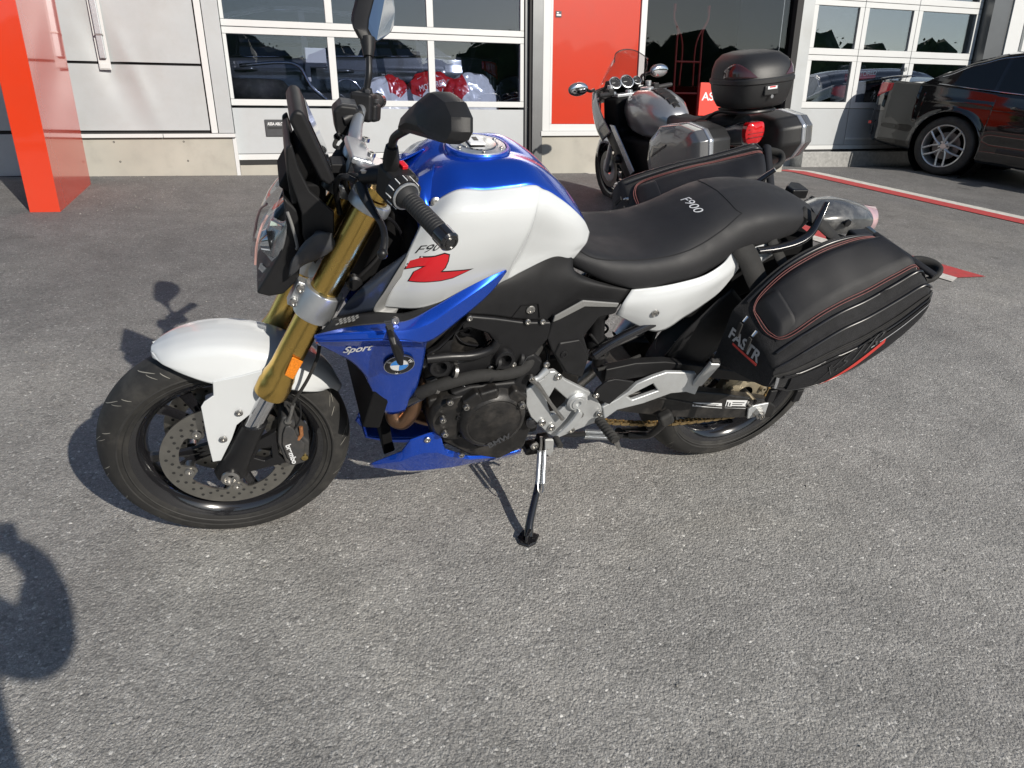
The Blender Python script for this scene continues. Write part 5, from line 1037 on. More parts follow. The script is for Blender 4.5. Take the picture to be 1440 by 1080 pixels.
b = MB(); b.sheet([r0, r1, r2, r3, r4, r5], 70, 36)
for row in ([(-0.03-0.012, p[1], p[2]) for p in []],): pass
b.mirror(); seat_mb = MB(); seat_mb.V = b.V[:]; seat_mb.F = b.F[:]
seat = b.build('seat', 'seat_vinyl', bike, smooth=70, solid=0.004, soff=0)
b = MB(); b.loft([[(-0.03, 0.045*cos(t), 0.898+0.018*sin(t)) for t in [2*pi*k/16 for k in range(16)]], [(-0.045, 0.03*cos(t), 0.895+0.012*sin(t)) for t in [2*pi*k/16 for k in range(16)]]]); b.build('seat_end', 'seat_vinyl', seat, smooth=70)
cz = caster(seat_mb, axis=(0, 0, -1), lift=0.0015)
seam = [(0.6934, 0.1000, 0.8346), (0.6447, 0.1300, 0.8423), (0.5315, 0.1400, 0.8297), (0.4386, 0.1380, 0.8232), (0.3863, 0.1340, 0.8280), (0.3332, 0.1280, 0.8675), (0.2938, 0.1200, 0.9178), (0.2513, 0.1050, 0.9492)]
sp = [cz((q.x, min(q.y, 0.135), 2)) for q in spline(seam, 60)]
tail_ = [cz((q.x, q.y, 2)) for q in spline([(sp[-1].x, sp[-1].y, 0), (0.262, 0.08, 0), (0.262, 0.0, 0), (0.262, -0.08, 0), (sp[-1].x, -sp[-1].y, 0)], 24)]
b = MB(); b.tube(sp+tail_[1:], 0.0021, 6, ref=(0, 0.3, 1)); b.tube([(p.x, -p.y, p.z) for p in sp], 0.0021, 6); b.build('seat_seam', 'stitch', seat)
t0 = Vector((0.338, -0.030, 2))
text('lettering', 'F900', (0.345, -0.035, 0.93), (0, 1, 0), (-1, 0, 0.0), 0.026, 'white_decal', seat, shear=0.35, bold=0.0, width=0.085, fn=caster(seat_mb, axis=(0, 0, -1), lift=0.003))
# ---------------------------------------------------------------- tail unit
for s in (1, -1):
    sg = lambda R: [[(p[0], p[1]*s, p[2]) for p in r] for r in R]
    b = MB(); b.sheet(sg([[(0.5421, 0.1480, 0.7637), (0.4740, 0.1560, 0.7715), (0.4065, 0.1580, 0.7822), (0.3459, 0.1550, 0.7947), (0.2964, 0.1470, 0.8198), (0.2708, 0.1380, 0.8478)],
                          [(0.5623, 0.1560, 0.7333), (0.4821, 0.1700, 0.7374), (0.4055, 0.1720, 0.7533), (0.3261, 0.1660, 0.7791), (0.2732, 0.1520, 0.8007), (0.2476, 0.1400, 0.8234)],
                          [(0.5667, 0.1520, 0.7105), (0.4614, 0.1660, 0.6866), (0.3870, 0.1680, 0.7157), (0.3247, 0.1620, 0.7453), (0.2709, 0.1500, 0.7745), (0.2414, 0.1400, 0.8128)],
                          [(0.5679, 0.1460, 0.6942), (0.4372, 0.1500, 0.6319), (0.3658, 0.1540, 0.6745), (0.3183, 0.1520, 0.7065), (0.2735, 0.1460, 0.7405), (0.2332, 0.1380, 0.8009)]]), 36, 22); b.build('tail_side', 'white_paint', bike, solid=0.004, soff=-s, smooth=50)
    b = MB(); b.sheet(sg([[(0.2185, 0.1250, 0.8424), (0.1706, 0.1200, 0.8537), (0.1182, 0.1100, 0.8544)], [(0.1804, 0.1250, 0.7863), (0.1404, 0.1200, 0.8087), (0.0977, 0.1100, 0.8285)]]), 8, 6); b.build('tail_rear_side', 'white_paint', bike, solid=0.004, soff=-s)
lk = Vector((0.4717, 0.1720, 0.7042)); b = MB(); b.lathe([(0.0105, 0), (0.0105, 0.004), (0.0085, 0.005), (0.0075, 0.003), (0, 0.003)], lk, (0.1, 1, -0.1), 20); lo_ = b.build('seat_lock', 'steel', bike)
b = MB(); b.box(lk+Vector((0, 0.0038, 0)), (0.009, 0.0012, 0.002)); b.build('key_slot', 'black_decal', lo_)
# under-tail tray, rear inner mudguard, subframe rails
b = MB(); b.prism([(p[0], 0.095, p[2]) for p in ((0.64, 0, 0.80), (0.40, 0, 0.755), (0.20, 0, 0.82), (-0.02, 0, 0.86), (-0.05, 0, 0.80), (0.10, 0, 0.70), (0.30, 0, 0.62), (0.50, 0, 0.66))], (0, -0.19, 0)); b.build('undertail_tray', 'matt_black', bike, bevel=0.008)
b = MB(); b.sheet([[(0.20, 0.07, 0.62), (0.08, 0.09, 0.665), (-0.06, 0.09, 0.67), (-0.18, 0.08, 0.63)], [(0.22, 0, 0.64), (0.08, 0, 0.69), (-0.06, 0, 0.695), (-0.2, 0, 0.65)]], 16, 8); b.mirror(); b.build('rear_mudguard', 'plastic_black', bike, solid=0.004, soff=0)
b = MB(); b.tube([(0.6051, 0.1500, 0.5706), (0.5467, 0.1500, 0.6140), (0.4590, 0.1500, 0.6563), (0.3690, 0.1400, 0.6968), (0.2704, 0.1300, 0.7481)], 0.0135, 12, res=20); b.tube([mir(p) for p in ((0.6051, 0.1500, 0.5706), (0.4590, 0.1500, 0.6563), (0.2704, 0.1300, 0.7481))], 0.0135, 12, res=12); b.build('subframe_rail', 'gloss_black', bike, smooth=60)
b = MB(); b.lathe([(0.030, 0), (0.030, 0.02), (0.024, 0.03), (0.024, 0.09), (0.030, 0.10), (0.030, 0.12), (0, 0.12)], (0.5807, 0.1000, 0.5717), (0.15, 0, 1), 24); b.build('shock_reservoir', 'satin_black', bike)
b = MB()
for k in range(7): 
    b.lathe([(0.026, -0.004), (0.032, 0), (0.026, 0.004)], Vector((0.50, 0.0, 0.46))+Vector((0.06, 0, 0.26))*(k/6), (0.22, 0, 1), 24)
b.tube([(0.49, 0, 0.42), (0.57, 0, 0.74)], 0.018, 12); b.build('shock_absorber', 'satin_black', bike)
b = MB(); b.sheet([[(0.3436, 0.1000, 0.5037), (0.3231, 0.1200, 0.5885), (0.2607, 0.1200, 0.6753), (0.2111, 0.1200, 0.7271)], [(0.2477, 0.1000, 0.3870), (0.2157, 0.1200, 0.4774), (0.1568, 0.1200, 0.5836), (0.1403, 0.1200, 0.6651)]], 14, 8); b.mirror(); b.build('hugger', 'plastic_black', bike, solid=0.004, soff=0)
# swingarm, chain, sprockets
sw_ = [(0.5620, 0.1200, 0.3794), (0.5355, 0.1200, 0.4120), (0.4102, 0.1200, 0.4122), (0.2624, 0.1200, 0.3966), (0.1255, 0.1200, 0.3634), (-0.0665, 0.1200, 0.3096), (-0.1145, 0.1200, 0.2756), (-0.1186, 0.1200, 0.2261), (0.0015, 0.1200, 0.2456), (0.1571, 0.1200, 0.2680), (0.3074, 0.1200, 0.3011), (0.4631, 0.1200, 0.3454)]
for s in (1, -1):
    b = MB(); b.prism([(p[0], s*0.108, p[2]) for p in sw_], (0, s*0.034, 0)); sa = b.build('swingarm', 'engine_black', bike, bevel=0.007, bseg=3)
    if s > 0:
        b = MB(); b.tube([(0.4077, 0.1430, 0.4012), (0.2902, 0.1430, 0.3649), (0.1508, 0.1430, 0.3211), (-0.0205, 0.1430, 0.2884)], 0.003, 6, res=16); b.build('swingarm_edge', 'engine_black', sa)
        for (pa, pb, pc, pd) in (((0.2216, 0.1428, 0.3320), (0.2238, 0.1428, 0.3463), (0.1138, 0.1428, 0.3266), (0.1061, 0.1428, 0.3053)), ((0.0955, 0.1428, 0.3050), (0.0995, 0.1428, 0.3372), (0.0177, 0.1428, 0.3233), (0.0121, 0.1428, 0.2889))):
            dq = MB(); dq.prism([pa, pb, pc, pd], (0, 0.0008, 0)); st_ = dq.build('sticker', 'white_decal', sa, smooth=0)
            pa, pb, pc, pd = [Vector(p)+Vector((0, 0.0012, 0)) for p in (pa, pb, pc, pd)]
            dq = MB()
            for u0, u1, v0, v1 in ((0.30, 0.94, 0.20, 0.30), (0.30, 0.80, 0.44, 0.54), (0.30, 0.88, 0.68, 0.78), (0.04, 0.10, 0.2, 0.8), (0.16, 0.22, 0.3, 0.7)):
                f_ = lambda u, v: (pa.lerp(pd, u)).lerp(pb.lerp(pc, u), v); dq.add([f_(u0, v0), f_(u1, v0), f_(u1, v1), f_(u0, v1)], [(0, 1, 2, 3)])
            dq.build('sticker_print', 'black_decal', st_, smooth=0)
b = MB(); b.box((0.40, 0, 0.36), (0.10, 0.22, 0.08)); b.build('swingarm_bridge', 'engine_black', bike, bevel=0.01)
b = MB(); b.prism([(p[0], 0.112, p[2]) for p in ((0.5465, 0.1200, 0.4618), (0.5505, 0.1200, 0.5090), (0.4611, 0.1200, 0.5199), (0.3644, 0.1200, 0.5132), (0.1882, 0.1200, 0.4688), (0.0170, 0.1200, 0.4204), (0.0096, 0.1200, 0.3891), (0.1737, 0.1200, 0.4274), (0.3563, 0.1200, 0.4695))], (0, 0.028, 0)); b.build('chain_guard', 'plastic_black', bike, bevel=0.004)
axc = Vector((-0.0365, 0.1450, 0.2727))
b = MB(); b.prism([(axc.x+dx, 0.143, axc.z+dz) for dx, dz in ((0.042, 0.016), (0.030, 0.030), (-0.030, 0.034), (-0.036, -0.016), (0.030, -0.024))], (0, 0.008, 0)); cb_ = b.build('axle_plate', 'silver_cast', bike, bevel=0.003)
b = MB(); b.lathe([(0, 0), (0.020, 0), (0.020, 0.004), (0.0165, 0.006), (0.0165, 0.018), (0.010, 0.019), (0.010, 0.028), (0.006, 0.028), (0.006, 0.02), (0, 0.02)], (axc.x, 0.149, axc.z), (0, 1, 0), 6); b.build('axle_nut', 'steel', cb_, smooth=0)
b = MB(); b.lathe([(0.016, -0.16), (0.016, 0.15)], (0, 0, 0.315), (0, 1, 0), 16); b.build('rear_axle', 'steel', bike)
for cx0, cz0, rt, nt_ in ((0.0, 0.315, 0.094, 44), (0.565, 0.335, 0.036, 17)):
    b = MB(); V = []
    def rs(t, nt_=nt_, rt=rt): return rt+0.006*(0.5+0.5*cos(nt_*t))
    V = []; F_ = []; n = nt_*6
    for j in range(n):
        t = 2*pi*j/n
        for r, y in ((rs(t), 0.092), (rs(t), 0.098), (rt*0.62, 0.098), (rt*0.62, 0.092)): V.append((cx0+r*cos(t), y, cz0+r*sin(t)))
    F_ = [(j*4+i, j*4+(i+1) % 4, ((j+1) % n)*4+(i+1) % 4, ((j+1) % n)*4+i) for j in range(n) for i in range(4)]
    b.add(V, F_); b.build('sprocket', 'sprocket', bike, smooth=30)
b = MB(); b.lathe([(0.03, 0.06), (0.085, 0.062), (0.080, 0.088), (0.062, 0.100), (0.035, 0.104), (0.03, 0.104)], (0, 0, 0.315), (0, 1, 0), 30); hubc = b.build('sprocket_carrier', 'sprocket', bike, smooth=30)
for k in range(5):
    t = 2*pi*k/5+0.4; q = Vector((0.066*cos(t), 0.098, 0.315+0.066*sin(t))); bolt('carrier_bolt', q, (0, 1, 0), 0.011, 0.016, 'sprocket', hubc)
    b = MB(); b.box((0.05*cos(t+0.6), 0.094, 0.315+0.05*sin(t+0.6)), (0.03, 0.012, 0.012), Matrix.Rotation(-(t+0.6), 3, 'Y')); b.build('carrier_web', 'sprocket', hubc, bevel=0.003)
# chain: closed run of link plates and rollers
path = []
def ang(a, c, r): return Vector((c[0]+r*cos(radians(a)), 0, c[1]+r*sin(radians(a))))
C1_, C2_ = (0.565, 0.335), (0.0, 0.315)
for k in range(9): path.append(ang(90-22.5*k, C1_, 0.039))
bot0, bot1 = path[-1], ang(270, C2_, 0.097)
for k in range(1, 8): 
    p = bot0.lerp(bot1, k/8); p.z -= 0.026*sin(pi*k/8); path.append(p)
for k in range(13): path.append(ang(270-15*k, C2_, 0.097))
top0, top1 = path[-1], path[0]
for k in range(1, 8): path.append(top0.lerp(top1, k/8))
dense = spline(path, 1200, closed=True); tot = sum((dense[i]-dense[i-1]).length for i in range(len(dense))); nl = int(round(tot/0.0159)); pts = []; acc = 0; j = 0
step = tot/nl; d_ = 0; pts = [dense[0]]
for i in range(1, len(dense)):
    d_ += (dense[i]-dense[i-1]).length
    if d_ >= step*len(pts) and len(pts) < nl: pts.append(dense[i])
b = MB()
for i in range(len(pts)):
    a_, c_ = pts[i], pts[(i+1) % len(pts)]; m_ = (a_+c_)/2; dr = c_-a_; an = atan2(dr.z, dr.x); Rm = Matrix.Rotation(-an, 3, 'Y')
    w_ = 0.0072 if i % 2 else 0.0050
    for s in (1, -1):
        prof = []
        for t in range(12):
            u = 2*pi*t/12; ex = cos(u)*0.0125; ez = sin(u)*0.0066*(0.78+0.22*abs(cos(u))); prof.append(Rm @ Vector((ex, 0, ez)) + m_ + Vector((0, 0.095+s*w_, 0)))
        b.prism(prof, (0, s*0.0016, 0))
    b.lathe([(0.0048, -0.0085), (0.0048, 0.0085)], a_+Vector((0, 0.095, 0)), (0, 1, 0), 7)
b.build('chain', 'chain', bike, smooth=0, kind='stuff', merge=False)
# ---------------------------------------------------------------- foot controls
y0, y1 = 0.160, 0.176
main_ = [(0.7862, 0.1600, 0.4468), (0.7934, 0.1600, 0.4981), (0.7711, 0.1600, 0.5207), (0.7496, 0.1600, 0.5339), (0.7409, 0.1600, 0.5534), (0.7211, 0.1600, 0.5532), (0.6850, 0.1600, 0.5184), (0.5896, 0.1600, 0.4568), (0.5577, 0.1600, 0.4092), (0.5424, 0.1600, 0.3597), (0.6249, 0.1600, 0.3310), (0.6757, 0.1600, 0.3104), (0.7054, 0.1600, 0.3344), (0.7661, 0.1600, 0.4041)]
hole = [(0.7135, 0.1600, 0.4963), (0.6608, 0.1600, 0.4425), (0.6922, 0.1600, 0.4073), (0.7085, 0.1600, 0.4048), (0.7286, 0.1600, 0.4527)]
b = plate([(p[0], y0, p[2]) for p in main_], [[(p[0], y0, p[2]) for p in hole]], (0, y1-y0, 0)); fp = b.build('footrest_bracket', 'silver_cast', bike, bevel=0.004, bseg=2)
b = plate([(p[0], 0.165, p[2]) for p in ((0.5577, 0.1600, 0.4092), (0.5165, 0.1600, 0.4311), (0.4869, 0.1600, 0.4546), (0.4666, 0.1600, 0.4793), (0.4203, 0.1600, 0.4978), (0.3803, 0.1600, 0.5075), (0.2834, 0.1600, 0.4926), (0.2543, 0.1600, 0.4478), (0.2583, 0.1600, 0.4089), (0.2946, 0.1600, 0.4247), (0.3448, 0.1600, 0.4266), (0.4284, 0.1600, 0.4024), (0.5071, 0.1600, 0.3909), (0.5407, 0.1600, 0.3621))],
          [[(p[0], 0.165, p[2]) for p in ((0.4869, 0.1600, 0.4369), (0.4155, 0.1600, 0.4723), (0.3915, 0.1600, 0.4436), (0.4673, 0.1600, 0.4212))]], (0, 0.014, 0)); b.build('passenger_bracket', 'silver_cast', fp, bevel=0.004)
b = MB(); b.prism([(p[0], 0.182, p[2]) for p in ((0.6035, 0.1800, 0.4601), (0.5948, 0.1800, 0.4881), (0.5704, 0.1800, 0.5112), (0.5460, 0.1800, 0.5151), (0.4858, 0.1800, 0.4973), (0.5013, 0.1800, 0.4724), (0.5260, 0.1800, 0.4486), (0.5447, 0.1800, 0.4262))], (0, 0.008, 0)); b.build('heel_plate', 'plastic_black', fp, bevel=0.003)
bolt('heel_plate_bolt', (0.5943, 0.1910, 0.4676), (0, 1, 0), 0.008, 0.005, 'steel', fp)
pv = Vector((0.6415, 0.1780, 0.4444)); b = MB(); b.lathe([(0.030, -0.01), (0.030, 0.004), (0.024, 0.010), (0.018, 0.010), (0.017, 0.013), (0.008, 0.013), (0.007, 0.008), (0, 0.008)], pv, (0, 1, 0), 28); b.build('pivot_boss', 'silver_cast', fp)
for q, r in (((0.6231, 0.1780, 0.3935), 0.011), ((0.7327, 0.1780, 0.3836), 0.011), ((0.7018, 0.1780, 0.3603), 0.011), ((0.6388, 0.1780, 0.3414), 0.010), ((0.5651, 0.1800, 0.3910), 0.009), ((0.7118, 0.1780, 0.5380), 0.010), ((0.7524, 0.1780, 0.5817), 0.009)): bolt('bracket_bolt', q, (0, 1, 0), r, 0.006, 'steel', fp)
b = MB(); b.tube([(0.7877, 0.1850, 0.5445), (0.7686, 0.1880, 0.5259), (0.7227, 0.1900, 0.4569), (0.6796, 0.1900, 0.3978)], [0.009, 0.006, 0.0045, 0.0065], 10); b.build('shift_rod', 'steel', fp)
b = MB(); b.tube([(0.7469, 0.1800, 0.5669), (0.7677, 0.1830, 0.5448), (0.7846, 0.1840, 0.5387)], [0.011, 0.008, 0.009], 10); b.build('shift_arm', 'silver_cast', fp, smooth=60)
b = MB(); b.prism([(p[0], 0.188, p[2]) for p in ((0.6988, 0.1900, 0.3391), (0.6672, 0.1900, 0.3752), (0.6508, 0.1900, 0.4007), (0.6395, 0.1900, 0.4291), (0.6255, 0.1900, 0.4118), (0.6314, 0.1900, 0.3769), (0.6532, 0.1900, 0.3572), (0.6835, 0.1900, 0.3363))], (0, 0.012, 0)); b.build('shift_lever', 'silver_cast', fp, bevel=0.004)
def rubber_peg(name, p0, p1, r, m='rubber', flat=0.8, ribs=8):
    p0 = vec(p0); p1 = vec(p1); d = (p1-p0); n_ = ribs*4+1; P = [p0+d*k/(n_-1) for k in range(n_)]
    b = MB(); b.tube(P, [r*(1.0 if k % 4 in (1, 2) else 0.84) for k in range(n_)], 12, flat=flat); return b.build(name, m, bike, smooth=40)
rubber_peg('footpeg', (0.5665, 0.1900, 0.3763), (0.5608, 0.2850, 0.3821), 0.0155); rubber_peg('shift_toe_peg', (0.6977, 0.2050, 0.3472), (0.6998, 0.2450, 0.3505), 0.0095, ribs=5)
b = MB(); b.tube([(0.5608, 0.2850, 0.3821), (0.5461, 0.2900, 0.3553)], [0.008, 0.005], 8); b.build('peg_feeler', 'steel', bike)
p0 = Vector((0.2697, 0.1800, 0.4577)); p1 = Vector((0.2813, 0.2350, 0.5794))
b = MB(); dv_ = (p1-p0); b.box((p0+p1)/2+Vector((0, 0, -0.008)), (0.030, dv_.length*0.96, 0.014), dv_.to_track_quat('Y', 'Z').to_matrix()); b.build('passenger_peg', 'silver_cast', bike, bevel=0.004)
b = MB(); b.box((p0+p1)/2+Vector((0, 0, 0.004)), (0.026, dv_.length*0.90, 0.014), dv_.to_track_quat('Y', 'Z').to_matrix()); b.build('passenger_peg_rubber', 'rubber', bike, bevel=0.004)
# ---------------------------------------------------------------- side stand and centre stand
pvt = Vector((0.6646, 0.1000, 0.1970)); foot = Vector((0.7685, 0.297, 0.056)); knee = pvt.lerp(foot, 0.82)+Vector((0.004, 0, 0.008))
b = MB(); b.tube([pvt+Vector((0, -0.01, 0)), pvt.lerp(foot, 0.4), knee, foot+Vector((0, 0, 0.006))], [0.011, 0.0105, 0.0115, 0.014], 12, res=20); ss = b.build('side_stand', 'gloss_black', bike, smooth=60)
gn = (BIKE.to_3x3().inverted() @ Vector((0.34471916*KS, -0.93870587*KS, 1))).normalized()
ax_f = (BIKE.to_3x3().inverted() @ Vector((-0.35, -0.93, -0.13))).normalized()
ra_ = gn.cross(ax_f).normalized()
b = MB(); fo = foot - gn*0.006; b.prism([fo+ax_f*a+ra_*c for a, c in ((-0.025, -0.026), (0.012, -0.030), (0.034, -0.014), (0.034, 0.014), (0.012, 0.028), (-0.025, 0.026))], gn*0.010); b.build('stand_foot', 'gloss_black', ss, bevel=0.003)
b = MB(); b.prism([fo+gn*0.010+ax_f*a+ra_*c for a, c in ((-0.006, -0.004), (0.030, 0.0), (0.030, 0.008), (-0.006, 0.008))], gn*0.026); b.build('stand_web', 'gloss_black', ss, bevel=0.003)
b = MB(); b.box(pvt+Vector((0.004, -0.01, 0.01)), (0.036, 0.05, 0.06)); b.box(pvt+Vector((0.038, -0.012, 0.006)), (0.05, 0.04, 0.03)); b.build('stand_bracket', 'satin_black', bike, bevel=0.006)
for q in ((0.7154, 0.1250, 0.2472), (0.6720, 0.1300, 0.2408)):
    b = MB(); b.lathe([(0.013, 0), (0.013, 0.006), (0.007, 0.008), (0.006, 0.003), (0, 0.003)], q, (0, 1, 0.1), 18); b.build('stand_bolt', 'steel', bike)
b = MB(); b.prism([(p[0], 0.128, p[2]) for p in ((0.6908, 0.1300, 0.2751), (0.6612, 0.1300, 0.2696), (0.6551, 0.1300, 0.2205), (0.6657, 0.1300, 0.2024), (0.6825, 0.1300, 0.2229))], (0, 0.010, 0)); b.build('stand_lug', 'silver_cast', bike, bevel=0.003)
b = MB(); b.lathe([(0, 0), (0.018, 0), (0.018, 0.010), (0.012, 0.014), (0, 0.014)], (0.7570, 0.1600, 0.3772), (0, 1, 0.3), 20); b.build('stand_switch', 'gloss_black', bike)
def spring(name, p0, p1, r, wire=0.0016, turns=22):
    p0 = vec(p0); p1 = vec(p1); d = p1-p0; a_, b_ = frame_of(d); n_ = turns*8; b = MB()
    b.tube([p0+d*(k/n_)+(a_*cos(2*pi*k/8)+b_*sin(2*pi*k/8))*r for k in range(n_+1)], wire, 5); b.tube([p0, p1], r*0.9, 8); return b.build(name, 'alu', bike, smooth=60)
sp0 = [Vector((0.6990, 0.1350, 0.2309)), Vector((0.6829, 0.1350, 0.2277))]; sp1 = [Vector((0.7229, 0.2050, 0.1726)), Vector((0.7058, 0.2050, 0.1688))]
for a_, c_ in zip(sp0, sp1): spring('stand_spring', a_, c_, 0.0062)
b = MB(); b.tube([(0.6981, 0.1250, 0.2774), (0.6981, 0.1350, 0.2532), (0.6978, 0.1370, 0.2325)], 0.004, 8); b.tube([sp1[0], Vector((0.7243, 0.2200, 0.1592)), Vector((0.7184, 0.2250, 0.1513)), Vector((0.7095, 0.2200, 0.1558)), sp1[1]], 0.0022, 6, res=14); b.build('spring_hook', 'steel', bike)
spring('centre_stand_spring', (0.5184, 0.0600, 0.2065), (0.4147, 0.0600, 0.1821), 0.0068); spring('centre_stand_spring', (0.5205, 0.0700, 0.1952), (0.4167, 0.0700, 0.1702), 0.0068)
b = MB(); b.tube([(0.5956, 0.0600, 0.2115), (0.5589, 0.0650, 0.2065), (0.5198, 0.0650, 0.2024)], 0.008, 8); b.tube([(0.4161, 0.0650, 0.1777), (0.3723, 0.0700, 0.1743), (0.3274, 0.0800, 0.1783)], 0.010, 8); b.tube([(0.3871, 0.0500, 0.1712), (0.2683, 0.0000, 0.1117), (0.1670, -0.0600, 0.0603)], 0.016, 10); b.build('centre_stand', 'satin_black', bike)
b = MB(); b.tube([(0.3705, 0.0850, 0.1876), (0.3277, 0.1200, 0.2144), (0.3238, 0.1500, 0.2669), (0.3246, 0.1650, 0.3086)], [0.013, 0.012, 0.012, 0.014], 12, res=16); b.build('stand_lever', 'satin_black', bike, smooth=60)
b = MB(); c = Vector((0.3302, 0.1720, 0.3268)); b.box(c, (0.045, 0.034, 0.048), Matrix.Rotation(radians(30), 3, 'Y')); b.build('lever_pad', 'rubber', bike, bevel=0.012, bseg=3)
# ---------------------------------------------------------------- grab rails, tail lamp, plate carrier
for s in (1, -1):
    sg = lambda R: [(p[0], p[1]*s, p[2]) for p in R]
    b = MB(); b.tube(sg([(0.1869, 0.1350, 0.8460), (0.1307, 0.1420, 0.8550), (0.0783, 0.1450, 0.8703), (0.0446, 0.1420, 0.8916), (0.0234, 0.1300, 0.9249), (0.0013, 0.1120, 0.9612)]), [0.013, 0.014, 0.014, 0.012, 0.011, 0.008], 10, res=36, flat=0.6); b.build('grab_rail', 'gloss_black', bike, smooth=60)
    b = MB(); b.tube(sg([(-0.1127, 0.0600, 0.8360), (-0.1072, 0.1000, 0.8497), (-0.0973, 0.1400, 0.8597)]), 0.011, 10); b.lathe([(0, 0), (0.010, 0), (0.010, 0.006), (0, 0.006)], sg([(-0.1384, 0.0750, 0.8832)])[0], (0, s, 0), 14); b.build('signal_stalk', 'plastic_black', bike)
    b = MB(); q = [(-0.10, 0.12), (-0.10, 0.155), (-0.135, 0.185), (-0.165, 0.175), (-0.16, 0.12)]
    b.loft([[(x, y*s, 0.862) for x, y in q], [(x, y*s, 0.888) for x, y in q]] if s > 0 else [[(x, y*s, 0.865) for x, y in q], [(x, y*s, 0.895) for x, y in q]]); b.build('rear_signal', 'satin_black', bike, bevel=0.006)
# tail lamp body
tl = []
for x, hw, z0, z1 in ((-0.06, 0.050, 0.850, 0.900), (-0.10, 0.066, 0.838, 0.912), (-0.16, 0.070, 0.830, 0.916), (-0.22, 0.064, 0.826, 0.908), (-0.262, 0.052, 0.826, 0.896)):
    tl.append(spline([(x, 0, z1), (x, hw*0.7, z1-0.010), (x, hw, (z0+z1)/2+0.004), (x, hw*0.75, z0+0.006), (x, 0, z0), (x, -hw*0.75, z0+0.006), (x, -hw, (z0+z1)/2+0.004), (x, -hw*0.7, z1-0.010)], 24, closed=True))
b = MB(); b.loft(tl); b.build('tail_housing', 'tail_smoke', bike, smooth=50)
tl2 = [[Vector((-0.2625, p.y, p.z)) for p in tl[-1]], [Vector((-0.285-0.02*(1-abs(p.y)/0.052), p.y*0.92, p.z-0.004)) for p in tl[-1]], [Vector((-0.300-0.02*(1-abs(p.y)/0.052), p.y*0.6, 0.86+(p.z-0.86)*0.6)) for p in tl[-1]]]
b = MB(); b.loft(tl2); b.build('tail_lens', 'tail_lens_pink', bike, smooth=50)
b = MB(); b.prism([(-0.1853, 0.0300, 0.8536), (-0.2013, 0.0300, 0.8530), (-0.2490, 0.0200, 0.8104), (-0.2311, 0.0200, 0.8088)], (0, -0.012, 0)); b.build('tail_bracket', 'silver_cast', bike, bevel=0.002)
b = MB(); b.tube([(-0.1978, 0.0400, 0.8579), (-0.2749, 0.0500, 0.8219), (-0.3515, 0.0500, 0.7745), (-0.4640, 0.0400, 0.7072)], [0.018, 0.016, 0.015, 0.012], 10, res=20, flat=1.5); b.build('plate_carrier', 'gloss_black', bike, smooth=60)
bolt('tail_bolt', (-0.1454, 0.0700, 0.8806), (-0.1, 1, 0.1), 0.010, 0.008, 'steel', bike)

